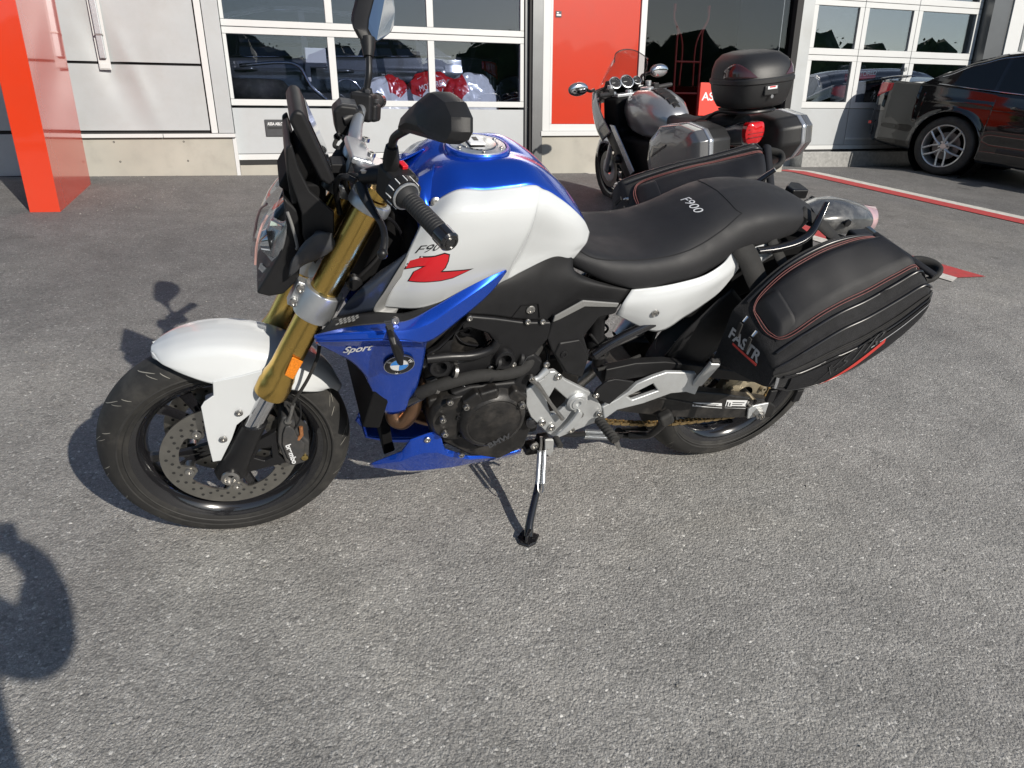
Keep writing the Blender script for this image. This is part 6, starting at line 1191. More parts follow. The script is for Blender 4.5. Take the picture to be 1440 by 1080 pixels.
# ---------------------------------------------------------------- saddle bags
def saddle_bag(label, s):
    bag = empty('saddle_bag', BIKE @ (Matrix.Translation((0.06, 0.0, -0.025)) @ Matrix.Translation((0, -0.19, 0.87)) @ Matrix.Rotation(radians(-40), 4, 'X') @ Matrix.Translation((0, 0.19, -0.87)) if s < 0 else Matrix.Identity(4)), label, 'saddle bag', 'soft saddle bags slung over the white and blue motorcycle')
    K = lambda p: Vector((p[0], p[1]*s, p[2]))
    IT = [K(p) for p in ((0.2481, 0.1900, 0.7023), (0.1838, 0.1900, 0.7873), (0.1222, 0.1900, 0.8412), (0.0415, 0.1900, 0.8814), (-0.0298, 0.1900, 0.8962), (-0.0820, 0.1900, 0.8959), (-0.1150, 0.1900, 0.8801))]
    OT = [K(p) for p in ((0.2131, 0.3600, 0.6400), (0.1436, 0.3600, 0.6956), (0.0609, 0.3600, 0.7534), (-0.0083, 0.3600, 0.7848), (-0.0833, 0.3600, 0.8302), (-0.1379, 0.3600, 0.8628), (-0.1738, 0.3600, 0.8481))]
    OB = [K(p) for p in ((0.2109, 0.3600, 0.5779), (0.1228, 0.3600, 0.5584), (0.0370, 0.3600, 0.5656), (-0.0424, 0.3600, 0.5982), (-0.1271, 0.3600, 0.6654), (-0.1867, 0.3600, 0.7494), (-0.1914, 0.3600, 0.8177))]
    n = 36
    IT, OT, OB = spline(IT, n), spline(OT, n), spline(OB, n); rings = []; rt = []
    rr = random.Random(5)
    for i in range(n):
        e = min(i, n-1-i); puff = min(1, 0.45+e/6.0); a, o, ob = IT[i], OT[i], OB[i]; S = Vector((0, s, 0))
        ib = Vector((a.x*0.55+ob.x*0.45, s*0.170, min(ob.z, a.z-0.16)-0.012))
        wob = 0.0015*sin(i*0.9)
        rings.append(spline([a, a.lerp(o, 0.06)+Vector((0, 0, 0.010*puff)), a.lerp(o, 0.3)+Vector((0, 0, 0.018*puff+wob)), a.lerp(o, 0.65)+Vector((0, 0, 0.018*puff+wob)), a.lerp(o, 0.94)+Vector((0, 0, 0.008*puff)), o, o.lerp(ob, 0.07)+S*0.010*puff, o.lerp(ob, 0.4)+S*0.018*puff, o.lerp(ob, 0.70)+S*0.018*puff, o.lerp(ob, 0.93)+S*0.012*puff, ob, ob.lerp(ib, 0.08)+Vector((0, 0, -0.010*puff)), ob.lerp(ib, 0.5)+Vector((0, 0, -0.014*puff)), ib.lerp(ob, 0.1)+Vector((0, 0, -0.010*puff)), ib, ib.lerp(a, 0.5)], 64, closed=True))
    b = MB(); b.loft(rings); body = b.build('bag_body', 'cordura', bag, smooth=60)
    bm_ = MB(); bm_.V = b.V[:]; bm_.F = b.F[:]
    top = caster(bm_, axis=(0, 0, -1), lift=0.0025); side = caster(bm_, axis=(0, -s, 0), lift=0.003)
    # raised lid panel with red double stitching
    def on_top(u, v):   # u along, v across
        i = u*(n-1); j = int(i); t = i-j; j2 = min(j+1, n-1); a = IT[j].lerp(IT[j2], t); o = OT[j].lerp(OT[j2], t); q = a.lerp(o, v); return q
    def grid_top(u0, u1, v0, v1, lift, nu=36, nv=12, wr=0.0):
        b = MB(); V = []
        for i in range(nu):
            for j in range(nv):
                u = u0+(u1-u0)*i/(nu-1); v = v0+(v1-v0)*j/(nv-1); q = top(Vector(on_top(u, v))+Vector((0, 0, 0.3)))
                f = min(1, min(i, nu-1-i)/2.5)*min(1, min(j, nv-1-j)/1.5)
                q.z += lift*f + wr*(0.5*sin(9*u+4*v)+0.7*mnoise.noise(Vector((u*7, v*4, 1))))*f; V.append(q)
        b.add(V, [(i*nv+j, i*nv+j+1, (i+1)*nv+j+1, (i+1)*nv+j) for i in range(nu-1) for j in range(nv-1)]); return b
    lid = grid_top(0.10, 0.965, 0.16, 0.80, 0.012, 44, 16, 0.0025).build('lid_panel', 'bag_vinyl', bag, smooth=70)
    grid_top(0.055, 0.175, 0.20, 0.78, 0.018, 14, 12).build('lid_tab', 'bag_vinyl', bag, smooth=70)
    tops = caster(bm_, axis=(0, 0, -1), lift=0.006)
    def line(uv, r, m_, nm, parent=bag, res=60, lift=0.006):
        fn = caster(bm_, axis=(0, 0, -1), lift=lift); P = [fn(on_top(u, v)+Vector((0, 0, 0.3))) for u, v in [(q.x, q.y) for q in spline([(a, c, 0) for a, c in uv], res)]]
        b = MB(); b.tube(P, r, 6); return b.build(nm, m_, parent, smooth=60)
    for d in (0.0, 0.030):
        line([(0.975, 0.16-d), (0.7, 0.15-d), (0.4, 0.15-d), (0.16, 0.16-d), (0.06, 0.22-d*0.6), (0.045-d*0.3, 0.40), (0.05-d*0.3, 0.66), (0.10, 0.80+d), (0.3, 0.81+d), (0.6, 0.81+d), (0.975, 0.80+d)], 0.0014, 'red_stitch', 'red_piping', res=110)
    line([(0.985, 0.09), (0.6, 0.07), (0.3, 0.07), (0.05, 0.10)], 0.0036, 'piping', 'edge_piping'); line([(0.985, 0.90), (0.6, 0.92), (0.3, 0.92), (0.03, 0.90)], 0.0036, 'piping', 'edge_piping')
    # zips around the outer shell
    def oline(v, r, m_, nm, u0=0.0, u1=1.0, k=50):
        P = []
        for i in range(k):
            u = u0+(u1-u0)*i/(k-1); x = u*(n-1); j = int(x); t = x-j; j2 = min(j+1, n-1); q = OT[j].lerp(OT[j2], t).lerp(OB[j].lerp(OB[j2], t), v); P.append(side(q))
        b = MB(); b.tube(P, r, 6); return b.build(nm, m_, bag, smooth=60)
    oline(0.05, 0.0036, 'piping', 'side_piping'); oline(0.33, 0.0020, 'webbing', 'zip_track'); oline(0.36, 0.0020, 'webbing', 'zip_track'); oline(0.47, 0.0032, 'piping', 'side_piping', 0.06, 1.0)
    oline(0.93, 0.0034, 'piping', 'side_piping', 0.02, 0.98)
    # outer shell logo panel
    def oquad(u0, u1, v0, v1, nm, m_, lift, nu=30, nv=8, fv=None):
        fn = caster(bm_, axis=(0, -s, 0), lift=lift); b = MB(); V = []
        for i in range(nu):
            for j in range(nv):
                u = u0+(u1-u0)*i/(nu-1); v = v0+(v1-v0)*j/(nv-1)
                if fv: v = fv(i/(nu-1), j/(nv-1))
                x = u*(n-1); k = int(x); t = x-k; k2 = min(k+1, n-1); V.append(fn(OT[k].lerp(OT[k2], t).lerp(OB[k].lerp(OB[k2], t), v)))
        b.add(V, [(i*nv+j, i*nv+j+1, (i+1)*nv+j+1, (i+1)*nv+j) for i in range(nu-1) for j in range(nv-1)]); return b.build(nm, m_, bag, smooth=70)
    oquad(0.10, 0.93, 0, 1, 'shell_panel', 'bag_vinyl', 0.006, 36, 10, lambda a, c: (0.52-0.02*sin(pi*a))+(0.92-0.52)*c)
    if s > 0:
        oquad(0.30, 0.62, 0, 1, 'red_flash', 'red_print', 0.0082, 24, 4, lambda a, c: 0.90-0.30*a**1.2+c*(0.005+0.085*min(1, a*1.6)))
        oquad(0.55, 0.93, 0, 1, 'white_line', 'grey_print', 0.0082, 20, 3, lambda a, c: 0.59-0.03*a+c*0.018)
        i0 = int(0.28*(n-1)); i1 = int(0.60*(n-1)); t0 = OT[i0].lerp(OB[i0], 0.86); t1 = OT[i1].lerp(OB[i1], 0.60); uy = (OT[i0]-OB[i0]).normalized()
        text('lettering', 'XSTR', t0, t1-t0, uy, 0.058, 'grey_print_dark', bag, shear=0.5, width=(t1-t0).length, fn=caster(bm_, axis=(0, -s, 0), lift=0.0085), space=0.95)
        text('lettering', 'XSTR', t0, t1-t0, uy, 0.058, 'black_decal', bag, shear=0.5, width=(t1-t0).length, fn=caster(bm_, axis=(0, -s, 0), lift=0.0092), space=0.95, bold=-0.018)
        # front face print
        on_ = Vector((0.981, 0.189, -0.035)); f0 = Vector((0.2421, 0.2095, 0.6380))+on_*0.010; f1 = Vector((0.2205, 0.3190, 0.6270))+on_*0.010; fd = f1-f0; up_ = Vector((0.0, 0.0, 1.0))
        text('lettering', 'FASTR', f0, fd, up_, 0.044, 'grey_print', bag, bold=0.03, width=fd.length, shear=0.1)
        b = MB(); b.prism([f0+fd*0.2+up_*-0.005, f0+fd*1.0+up_*-0.005, f0+fd*1.0+up_*-0.011, f0+fd*0.2+up_*-0.011], on_*0.001); b.build('red_underline', 'red_print', bag, smooth=0)
    # zip pulls and buckles
    for uv, dz in (((0.035, 0.28), 0), ((0.03, 0.52), 0)):
        q = top(on_top(*uv)+Vector((0, 0, 0.3)))+Vector((0.012, 0, -0.004)); b = MB(); b.tube([q, q+Vector((0.012, s*0.004, -0.012))], [0.0045, 0.0035], 8); zp = b.build('zip_pull', 'chrome', bag)
        b = MB(); b.box(q+Vector((0.020, s*0.008, -0.032)), (0.005, 0.013, 0.040)); b.build('pull_tab', 'webbing', zp, bevel=0.002)
    for q in (OB[2], OB[8]):
        b = MB(); b.box(q+Vector((0.006, s*0.006, -0.022)), (0.022, 0.012, 0.040)); b.build('bottom_buckle', 'plastic_black', bag, bevel=0.003)
    q = side(OT[1].lerp(OB[1], 0.45)); b = MB(); b.tube([q, q+Vector((0.004, s*0.008, -0.028))], [0.005, 0.0035], 8); b.build('zip_pull', 'chrome', bag)
    # carry handle at the back end
    e0 = on_top(0.985, 0.55); e1 = on_top(0.985, 0.92); bk = Vector((-0.05, 0, 0.012))
    b = MB(); b.tube([e0, e0+bk*0.9, e0.lerp(e1, 0.35)+bk*1.35, e0.lerp(e1, 0.75)+bk*1.25, e1+bk*0.6, e1], 0.0085, 10, res=30, flat=1.6); b.build('carry_handle', 'webbing', bag, smooth=60)
    b = MB(); P = [on_top(0.99, v)+Vector((-0.012, 0, 0.022)) for v in (-0.02, 0.25, 0.5, 0.75, 0.98)]; b.tube(P, 0.013, 10, res=20, flat=0.6); b.build('end_binding', 'bag_vinyl', bag, smooth=60)
    # straps over the seat
    def strap(pts, w, nm='strap'):
        P = spline([K(p) for p in pts], 16); b = MB(); V = []
        for i, p in enumerate(P):
            d = (P[min(i+1, 15)]-P[max(i-1, 0)]).normalized(); a_ = Vector((1, 0, 0)); a_ = (a_-d*a_.dot(d)).normalized(); V += [p-a_*w/2, p+a_*w/2]
        b.add(V, [(2*i, 2*i+1, 2*i+3, 2*i+2) for i in range(15)]); return b.build(nm, 'webbing', bag, solid=0.003, soff=0, smooth=60)
    strap([(0.2509, 0.1350, 0.8632), (0.2241, 0.1500, 0.8356), (0.1881, 0.1680, 0.7813), (0.1557, 0.1850, 0.7397)], 0.060)
    strap([(0.1462, 0.1250, 0.8673), (0.1320, 0.1400, 0.8458), (0.1100, 0.1600, 0.8139), (0.1038, 0.1800, 0.7973)], 0.030)
    strap([(0.0400, 0.0800, 0.9262), (0.0029, 0.1100, 0.9068), (-0.0387, 0.1400, 0.8790), (-0.0405, 0.1800, 0.8744)], 0.034)
    return bag
saddle_bag('black soft saddle bag with red stitching hanging nearest, on the left side of the seat', 1)
saddle_bag('far black saddle bag half hidden behind the motorcycle seat', -1)

# ---------------------------------------------------------------- silver touring motorcycle with hard cases
mat('silver_paint', (0.34, 0.345, 0.36), 0.28, metal=0.6, coat=0.8, var=0.04, vscale=300)
mat('grey_paint', (0.17, 0.172, 0.178), 0.25, metal=0.5, coat=0.9, var=0.04, vscale=300)
mat('bright_silver', (0.50, 0.52, 0.56), 0.26, metal=0.7, coat=0.6)
mat('case_black', (0.018, 0.018, 0.019), 0.46, bump=0.25, bscale=700, var=0.15, vscale=10)
mat('amber', (0.70, 0.20, 0.01), 0.2, coat=0.6)
mat('smoke_red', (0.06, 0.020, 0.022), 0.10, coat=0.8)
B2 = Matrix(((-0.36651, -0.92619, -0.08862, 1.387), (0.92616, -0.35407, -0.12986, 4.903), (0.08889, -0.12966, 0.98757, 0.3559), (0, 0, 0, 1)))
tb = empty('motorcycle', B2, 'silver touring motorcycle with black top case and hard panniers parked behind', 'motorcycle')
def t_wheel(nm, c, R, w, label):
    c = vec(c); b = MB(); Y = (0, 1, 0)
    b.lathe([(R*0.74, w*0.8), (R*0.70, w*0.7), (R*0.64, 0), (R*0.70, -w*0.7), (R*0.74, -w*0.8), (R*0.71, 0)], c, Y, 48, closed=True); rim = b.build(nm, 'gloss_black', tb); rim['label'] = label
    b = MB(); b.lathe(tyre_prof(R, w, R*0.735, w*0.78), c, Y, 56); b.build('tyre', 'rubber', rim, smooth=50)
    for k in range(6):
        t = 2*pi*k/6; b = MB(); b.tube([c+Vector((r*cos(t), 0, r*sin(t))) for r in (0.03, R*0.68)], [0.016, 0.010], 8); b.build('spoke', 'gloss_black', rim)
    for y in ((-0.055, 0.055) if 'front' in nm else (-0.08,)):
        b = MB(); ring_plate(b, c, y-0.002, y+0.002, R*0.52, lambda t: R*0.36, 48); b.build('brake_disc', 'disc_steel', rim)
        b = MB(); b.lathe([(R*0.36, y-0.003), (R*0.16, y-0.003), (R*0.16, y+0.003), (R*0.36, y+0.003)], c, Y, 10); b.build('disc_carrier', 'alu', rim)
    b = MB(); b.lathe([(0.03, -w-0.02), (0.035, 0), (0.03, w+0.02)], c, Y, 20); b.build('hub', 'gloss_black', rim)
t_wheel('front_wheel', (1.372, 0, 0.284), 0.286, 0.056, 'black front wheel of the touring motorcycle'); t_wheel('rear_wheel', (0, 0, 0.29), 0.29, 0.078, 'black rear wheel of the touring motorcycle')
for s in (1, -1):
    K = lambda pts: [(p[0], p[1]*s, p[2]) for p in pts]
    b = MB(); b.tube(K([(1.36, 0.09, 0.28), (1.26, 0.09, 0.50)]), 0.022, 14); b.tube(K([(1.26, 0.09, 0.50), (1.10, 0.09, 0.86)]), 0.019, 14); b.build('fork_leg', 'alu', tb, smooth=60)
    # side fairing: main panel, silver strip, dark inner
    b = MB(); b.sheet([K(r) for r in ([(1.50, 0.05, 0.80), (1.36, 0.20, 0.90), (1.20, 0.25, 0.93)], [(1.49, 0.06, 0.70), (1.33, 0.22, 0.78), (1.14, 0.255, 0.82)], [(1.44, 0.07, 0.62), (1.27, 0.22, 0.65), (1.06, 0.25, 0.72)], [(1.36, 0.09, 0.57), (1.18, 0.215, 0.55), (0.98, 0.24, 0.64)])], 20, 20); b.build('fairing_side', 'grey_paint', tb, solid=0.004, soff=-s, smooth=60)
    b = MB(); b.prism(K([(0.98, 0.245, 0.70), (0.90, 0.25, 0.70), (0.62, 0.24, 0.40), (0.68, 0.235, 0.365)]), (0, s*0.012, 0)); b.build('fairing_strip', 'bright_silver', tb, bevel=0.004)
    b = MB(); b.sheet([K(r) for r in ([(1.14, 0.20, 0.60), (1.00, 0.235, 0.66), (0.92, 0.24, 0.69)], [(1.02, 0.19, 0.48), (0.90, 0.235, 0.52), (0.80, 0.24, 0.56)], [(0.92, 0.17, 0.34), (0.80, 0.225, 0.36), (0.66, 0.235, 0.40)], [(0.80, 0.13, 0.24), (0.70, 0.19, 0.25), (0.58, 0.20, 0.30)])], 16, 16); b.build('lower_fairing', 'plastic_black', tb, solid=0.004, soff=-s, smooth=60)
    b = MB(); b.lathe([(0, 0), (0.035, 0), (0.038, 0.02), (0.03, 0.06), (0.018, 0.07), (0, 0.07)], (0.86, s*0.21, 0.46), (0, s, 0), 18); b.build('crash_bobbin', 'satin_black', tb)
    b = MB(); b.sheet([K(r) for r in ([(1.62, 0.0, 0.44), (1.48, 0.0, 0.585), (1.32, 0.0, 0.60), (1.16, 0.0, 0.54)], [(1.60, 0.05, 0.42), (1.47, 0.062, 0.56), (1.32, 0.066, 0.575), (1.18, 0.06, 0.52)], [(1.56, 0.066, 0.36), (1.46, 0.082, 0.48), (1.32, 0.085, 0.50), (1.20, 0.075, 0.46)])], 18, 8); b.build('mudguard', 'bright_silver', tb, solid=0.003, soff=-s, smooth=60)
    # mirrors
    mc = Vector((1.15, 0.43, 0.962)) if s > 0 else Vector((1.34, -0.40, 1.012))
    b = MB(); b.blob(mc, (0.03, 0.085, 0.050), 20, 12); mh = b.build('mirror_head', 'grey_paint', tb, smooth=80)
    b = MB(); b.blob(mc+Vector((-0.020, 0, 0)), (0.013, 0.076, 0.042), 20, 12); b.build('mirror_glass', 'chrome', mh, smooth=80)
    b = MB(); b.tube([mc+Vector((0.01, -s*0.07, -0.01)), mc+Vector((0.05, -s*0.13, -0.03)), (1.30, s*0.22, 0.93)], 0.012, 8, res=10); b.build('mirror_arm', 'satin_black', tb, smooth=60)
    # clip-on bars and levers
    g0 = Vector((1.10, s*0.14, 0.905)); g1 = Vector((0.98, s*0.33, 0.915)) if s > 0 else Vector((1.12, -0.36, 0.915))
    b = MB(); b.tube([g0, g0.lerp(g1, 0.45)], 0.013, 10); b.build('bar_tube', 'alu', tb)
    b = MB(); b.tube([g0.lerp(g1, 0.42), g1], [0.018, 0.017], 12); b.tube([g1, g1+(g1-g0).normalized()*0.022], 0.015, 10); b.build('grip', 'grip_rubber', tb)
    b = MB(); b.box(g0.lerp(g1, 0.36)+Vector((0, 0, 0.012)), (0.06, 0.05, 0.05)); b.build('switch_housing', 'plastic_black', tb, bevel=0.008)
    b = MB(); b.tube([g0.lerp(g1, 0.3)+Vector((0.05, 0, 0)), g0.lerp(g1, 0.7)+Vector((0.06, 0, -0.01)), g1+Vector((0.04, 0, -0.03))], 0.007, 8, res=10); b.build('lever', 'alu', tb, smooth=60)
    b = MB(); b.lathe([(0, 0), (0.022, 0), (0.022, 0.035), (0, 0.035)], g0+Vector((0.02, s*0.03, 0.025)), (0, 0, 1), 16); b.build('fluid_reservoir', 'alu', tb)
    # panniers: outer shell, bright band, inner half
    pan = [(0.17, 0.56), (0.14, 0.70), (0.02, 0.795), (-0.20, 0.825), (-0.37, 0.80), (-0.43, 0.745), (-0.435, 0.64), (-0.36, 0.55), (-0.16, 0.46), (0.05, 0.43), (0.14, 0.47)]
    def pring(y, k): 
        c = Vector((-0.13, 0, 0.64)); return spline([(c.x+(x-c.x)*k, s*y, c.z+(z-c.z)*k) for x, z in pan], 66, closed=True, linear=True)
    b = MB(); b.loft([pring(0.359, 1.0), pring(0.385, 0.995), pring(0.415, 0.965), pring(0.435, 0.86), pring(0.447, 0.6), pring(0.45, 0.2)]); pn = b.build('pannier', 'grey_paint', tb, smooth=40, bevel=0.006, label='glossy grey hard pannier with silver band')
    b = MB(); b.loft([pring(0.325, 0.99), pring(0.328, 1.006), pring(0.355, 1.006), pring(0.358, 0.995)]); b.build('pannier_band', 'bright_silver', pn, smooth=60)
    b = MB(); b.loft([pring(0.175, 0.86), pring(0.20, 0.95), pring(0.324, 0.985)]); b.build('pannier_inner', 'case_black', pn, smooth=60)
    b = MB(); b.prism(K([(0.06, 0.446, 0.60), (0.045, 0.447, 0.62), (-0.12, 0.451, 0.70), (-0.10, 0.451, 0.678)]), (0, s*0.004, 0)); b.build('pannier_slot', 'gloss_black', pn)
    b = MB(); b.tube(K([(-0.22, 0.12, 0.62), (-0.26, 0.18, 0.60), (-0.30, 0.24, 0.585)]), 0.010, 8); b.build('signal_stalk', 'satin_black', tb)
    b = MB(); b.blob((-0.325, s*0.275, 0.60), (0.028, 0.045, 0.028), 14, 10); b.build('rear_signal', 'amber', tb, smooth=80)
# nose, screen, dash
b = MB(); b.sheet([[(1.50, -0.06, 0.80), (1.53, 0, 0.80), (1.50, 0.06, 0.80)], [(1.40, -0.17, 0.90), (1.45, 0, 0.92), (1.40, 0.17, 0.90)], [(1.29, -0.20, 0.93), (1.38, 0, 0.945), (1.29, 0.20, 0.93)]], 14, 12); b.build('nose_fairing', 'grey_paint', tb, solid=0.004, smooth=60)
b = MB(); b.sheet([[(1.24, -0.20, 0.94), (1.37, -0.12, 0.955), (1.40, 0, 0.965), (1.37, 0.12, 0.955), (1.24, 0.20, 0.94)], [(1.17, -0.185, 1.03), (1.28, -0.11, 1.06), (1.31, 0, 1.075), (1.28, 0.11, 1.06), (1.17, 0.185, 1.03)], [(1.09, -0.145, 1.125), (1.17, -0.09, 1.180), (1.185, 0, 1.200), (1.17, 0.09, 1.180), (1.09, 0.145, 1.125)]], 30, 18); b.build('windscreen', 'smoke_screen', tb, solid=0.003, smooth=60)
b = MB(); b.tube([(1.088, -0.148, 1.124), (1.17, -0.09, 1.182), (1.185, 0, 1.202), (1.17, 0.09, 1.182), (1.088, 0.148, 1.124)], 0.003, 6, res=24); b.build('screen_edge', 'plastic_black', tb)
b = MB(); b.box((1.25, 0, 0.930), (0.05, 0.30, 0.12), Matrix.Rotation(radians(-35), 3, 'Y')); ds = b.build('dashboard', 'plastic_black', tb, bevel=0.012)
for y, r in ((0.085, 0.045), (-0.02, 0.050), (-0.11, 0.032)):
    n_ = Vector((-0.82, 0, 0.57)); c = Vector((1.204, y, 0.965)); b = MB(); b.lathe([(r*1.12, 0), (r*1.12, 0.016), (r, 0.018), (r, 0.008), (0, 0.008)], c, n_, 28); gg = b.build('gauge', 'alu', ds)
    b = MB(); b.lathe([(0, 0.009), (r*0.97, 0.009)], c, n_, 28); b.build('gauge_face', 'black_decal', gg)
    b = MB()
    a_, b_ = frame_of(n_)
    for k in range(11):
        t = 2*pi*k/14+0.5; b.box(c+n_*0.0102+(a_*cos(t)+b_*sin(t))*r*0.78, (r*0.05, r*0.05, r*0.05))
    b.tube([c+n_*0.011, c+n_*0.011+a_*r*0.6], 0.0016, 5); b.build('gauge_mark', 'white_decal', gg)
b = MB(); b.box((1.12, 0, 0.885), (0.09, 0.26, 0.022)); b.lathe([(0, 0), (0.03, 0), (0.03, 0.02), (0, 0.02)], (1.13, 0, 0.895), (0, 0, 1), 8); b.build('top_yoke', 'alu', tb, bevel=0.004)
# tank
T = []
for x, hw, zt, zb in ((1.03, 0.07, 0.855, 0.70), (0.97, 0.13, 0.905, 0.66), (0.85, 0.168, 0.935, 0.64), (0.70, 0.172, 0.932, 0.62), (0.56, 0.155, 0.890, 0.62), (0.46, 0.115, 0.835, 0.64), (0.41, 0.075, 0.790, 0.67)):
    T.append(spline([(x, 0, zt), (x, hw*0.55, zt-0.008), (x, hw*0.92, zt-0.06), (x, hw, zt-0.13), (x, hw*0.85, zb+0.05), (x, hw*0.6, zb), (x, -hw*0.6, zb), (x, -hw*0.85, zb+0.05), (x, -hw, zt-0.13), (x, -hw*0.92, zt-0.06), (x, -hw*0.55, zt-0.008)], 40, closed=True))
b = MB(); b.loft(T); tm = MB(); tm.V = b.V[:]; tm.F = b.F[:]; tk = b.build('fuel_tank', 'silver_paint', tb, smooth=70)
cu = caster(tm, axis=(0, 0, -1), lift=0.003)
for k, (x0, x1, w) in enumerate(((0.56, 0.64, 0.045), (0.645, 0.70, 0.05), (0.705, 0.75, 0.045), (0.50, 0.555, 0.036), (0.46, 0.495, 0.024))):
    V = []; 
    b = MB()
    for i in range(5):
        for j in range(7):
            y = -w+2*w*j/6; x = x0+(x1-x0)*i/4-abs(y)*0.4; V.append(cu((x, y, 0.9)))
    b.add(V, [(i*7+j, i*7+j+1, (i+1)*7+j+1, (i+1)*7+j) for i in range(4) for j in range(6)]); b.build('tank_pad', 'plastic_black', tk, solid=0.003, smooth=60)
b = MB(); b.lathe([(0.05, 0), (0.05, 0.008), (0.044, 0.011), (0, 0.012)], cu((0.86, 0, 0.9)), (0, 0, 1), 24); b.build('filler_cap', 'alu', tk)
# seat, tail, engine mass, rack
S_ = []
for x, hw, zt, zb in ((0.47, 0.075, 0.80, 0.72), (0.36, 0.13, 0.775, 0.70), (0.22, 0.155, 0.775, 0.69), (0.08, 0.15, 0.80, 0.70), (-0.03, 0.13, 0.835, 0.74), (-0.17, 0.11, 0.845, 0.76), (-0.26, 0.07, 0.835, 0.78)):
    S_.append(spline([(x, 0, zt), (x, hw*0.6, zt-0.003), (x, hw*0.95, zt-0.025), (x, hw, zb+0.02), (x, hw*0.8, zb), (x, -hw*0.8, zb), (x, -hw, zb+0.02), (x, -hw*0.95, zt-0.025), (x, -hw*0.6, zt-0.003)], 32, closed=True))
b = MB(); b.loft(S_); b.build('seat', 'seat_vinyl', tb, smooth=70)
tl_ = []
for x, hw, zt, zb in ((0.20, 0.13, 0.715, 0.60), (0.0, 0.125, 0.745, 0.62), (-0.18, 0.105, 0.775, 0.65), (-0.30, 0.085, 0.80, 0.66), (-0.36, 0.075, 0.80, 0.67)):
    tl_.append(spline([(x, 0, zt), (x, hw*0.75, zt-0.01), (x, hw, (zt+zb)/2), (x, hw*0.7, zb), (x, -hw*0.7, zb), (x, -hw, (zt+zb)/2), (x, -hw*0.75, zt-0.01)], 28, closed=True))
b = MB(); b.loft(tl_); b.build('tail_cowl', 'grey_paint', tb, smooth=60)
tq = [(0.0, 0.800), (0.055, 0.795), (0.072, 0.74), (0.050, 0.685), (0.0, 0.675), (-0.050, 0.685), (-0.072, 0.74), (-0.055, 0.795)]
b = MB(); b.loft([spline([(-0.355, y, z) for y, z in tq], 28, closed=True), spline([(-0.385-0.012*(z-0.67)/0.13, y*0.96, z) for y, z in tq], 28, closed=True), spline([(-0.400-0.012*(z-0.67)/0.13, y*0.6, 0.74+(z-0.74)*0.7) for y, z in tq], 28, closed=True)]); tlp = b.build('tail_light', 'red_lens', tb, smooth=50)
b = MB()
for k in range(3): b.box((-0.402, 0, 0.715+k*0.024), (0.010, 0.105, 0.003))
b.build('lens_rib', 'smoke_red', tlp)
b = MB(); b.box((-0.365, 0, 0.642), (0.02, 0.05, 0.045)); b.build('tail_reflector', 'red_lens', tb, bevel=0.004)
b = MB(); b.box((-0.345, 0, 0.615), (0.04, 0.16, 0.06)); b.build('plate_light', 'bright_silver', tb, bevel=0.008)
b = MB(); b.box((1.14, 0, 0.74), (0.22, 0.34, 0.26)); b.box((1.08, 0, 0.56), (0.20, 0.30, 0.20)); b.build('fairing_inner', 'matt_black', tb, bevel=0.03)
b = MB(); b.box((0.72, 0, 0.42), (0.50, 0.34, 0.36)); b.box((0.45, 0, 0.60), (0.6, 0.20, 0.16)); b.build('engine_block', 'matt_black', tb, bevel=0.03)
b = MB(); b.box((0.25, 0.10, 0.31), (0.55, 0.03, 0.07)); b.box((0.25, -0.10, 0.31), (0.55, 0.03, 0.07)); b.build('swingarm', 'alu', tb, bevel=0.008)
b = MB(); b.tube([(-0.05, 0.12, 0.80), (-0.20, 0.13, 0.86), (-0.42, 0.10, 0.865), (-0.42, -0.10, 0.865), (-0.20, -0.13, 0.86), (-0.05, -0.12, 0.80)], 0.011, 8, res=40); b.box((-0.28, 0, 0.872), (0.26, 0.20, 0.012)); b.build('luggage_rack', 'satin_black', tb, smooth=40)
b = MB(); b.tube([(0.02, 0.13, 0.70), (0.00, 0.15, 0.78), (-0.12, 0.15, 0.80)], 0.009, 8, res=14); b.tube([(0.02, -0.13, 0.70), (0.00, -0.15, 0.78), (-0.12, -0.15, 0.80)], 0.009, 8, res=14); b.build('grab_rail', 'satin_black', tb)
b = MB(); b.tube([(0.55, 0.13, 0.12), (0.50, 0.26, 0.01)], 0.012, 8); b.build('side_stand', 'satin_black', tb)
# top case
def trg(z, k, dx=0): 
    q = [(-0.06, 0.0), (-0.08, 0.12), (-0.17, 0.195), (-0.34, 0.215), (-0.46, 0.175), (-0.505, 0.07), (-0.505, -0.07), (-0.46, -0.175), (-0.34, -0.215), (-0.17, -0.195), (-0.08, -0.12)]
    c = Vector((-0.28, 0, 0)); return spline([(c.x+(x-c.x)*k+dx, y*k-0.02, z) for x, y in q], 56, closed=True)
b = MB(); b.loft([trg(0.885, 0.70), trg(0.892, 0.80), trg(0.93, 0.90), trg(0.99, 0.97), trg(1.020, 0.985)]); tc = b.build('top_case', 'case_black', tb, smooth=60, label='black plastic top case with smoked red side lenses')
b = MB(); b.loft([trg(1.021, 1.0), trg(1.026, 1.022), trg(1.046, 1.022), trg(1.052, 1.0)]); b.build('case_rim', 'case_black', tc, smooth=40)
b = MB(); rl_ = [trg(1.053, 0.985), trg(1.10, 0.955, 0.004), trg(1.145, 0.86, 0.012), trg(1.178, 0.68, 0.022), trg(1.192, 0.40, 0.03), trg(1.196, 0.12, 0.03)]; b.loft(rl_); lidm = MB(); lidm.V = b.V[:]; lidm.F = b.F[:]; b.build('case_lid', 'case_black', tc, smooth=60)
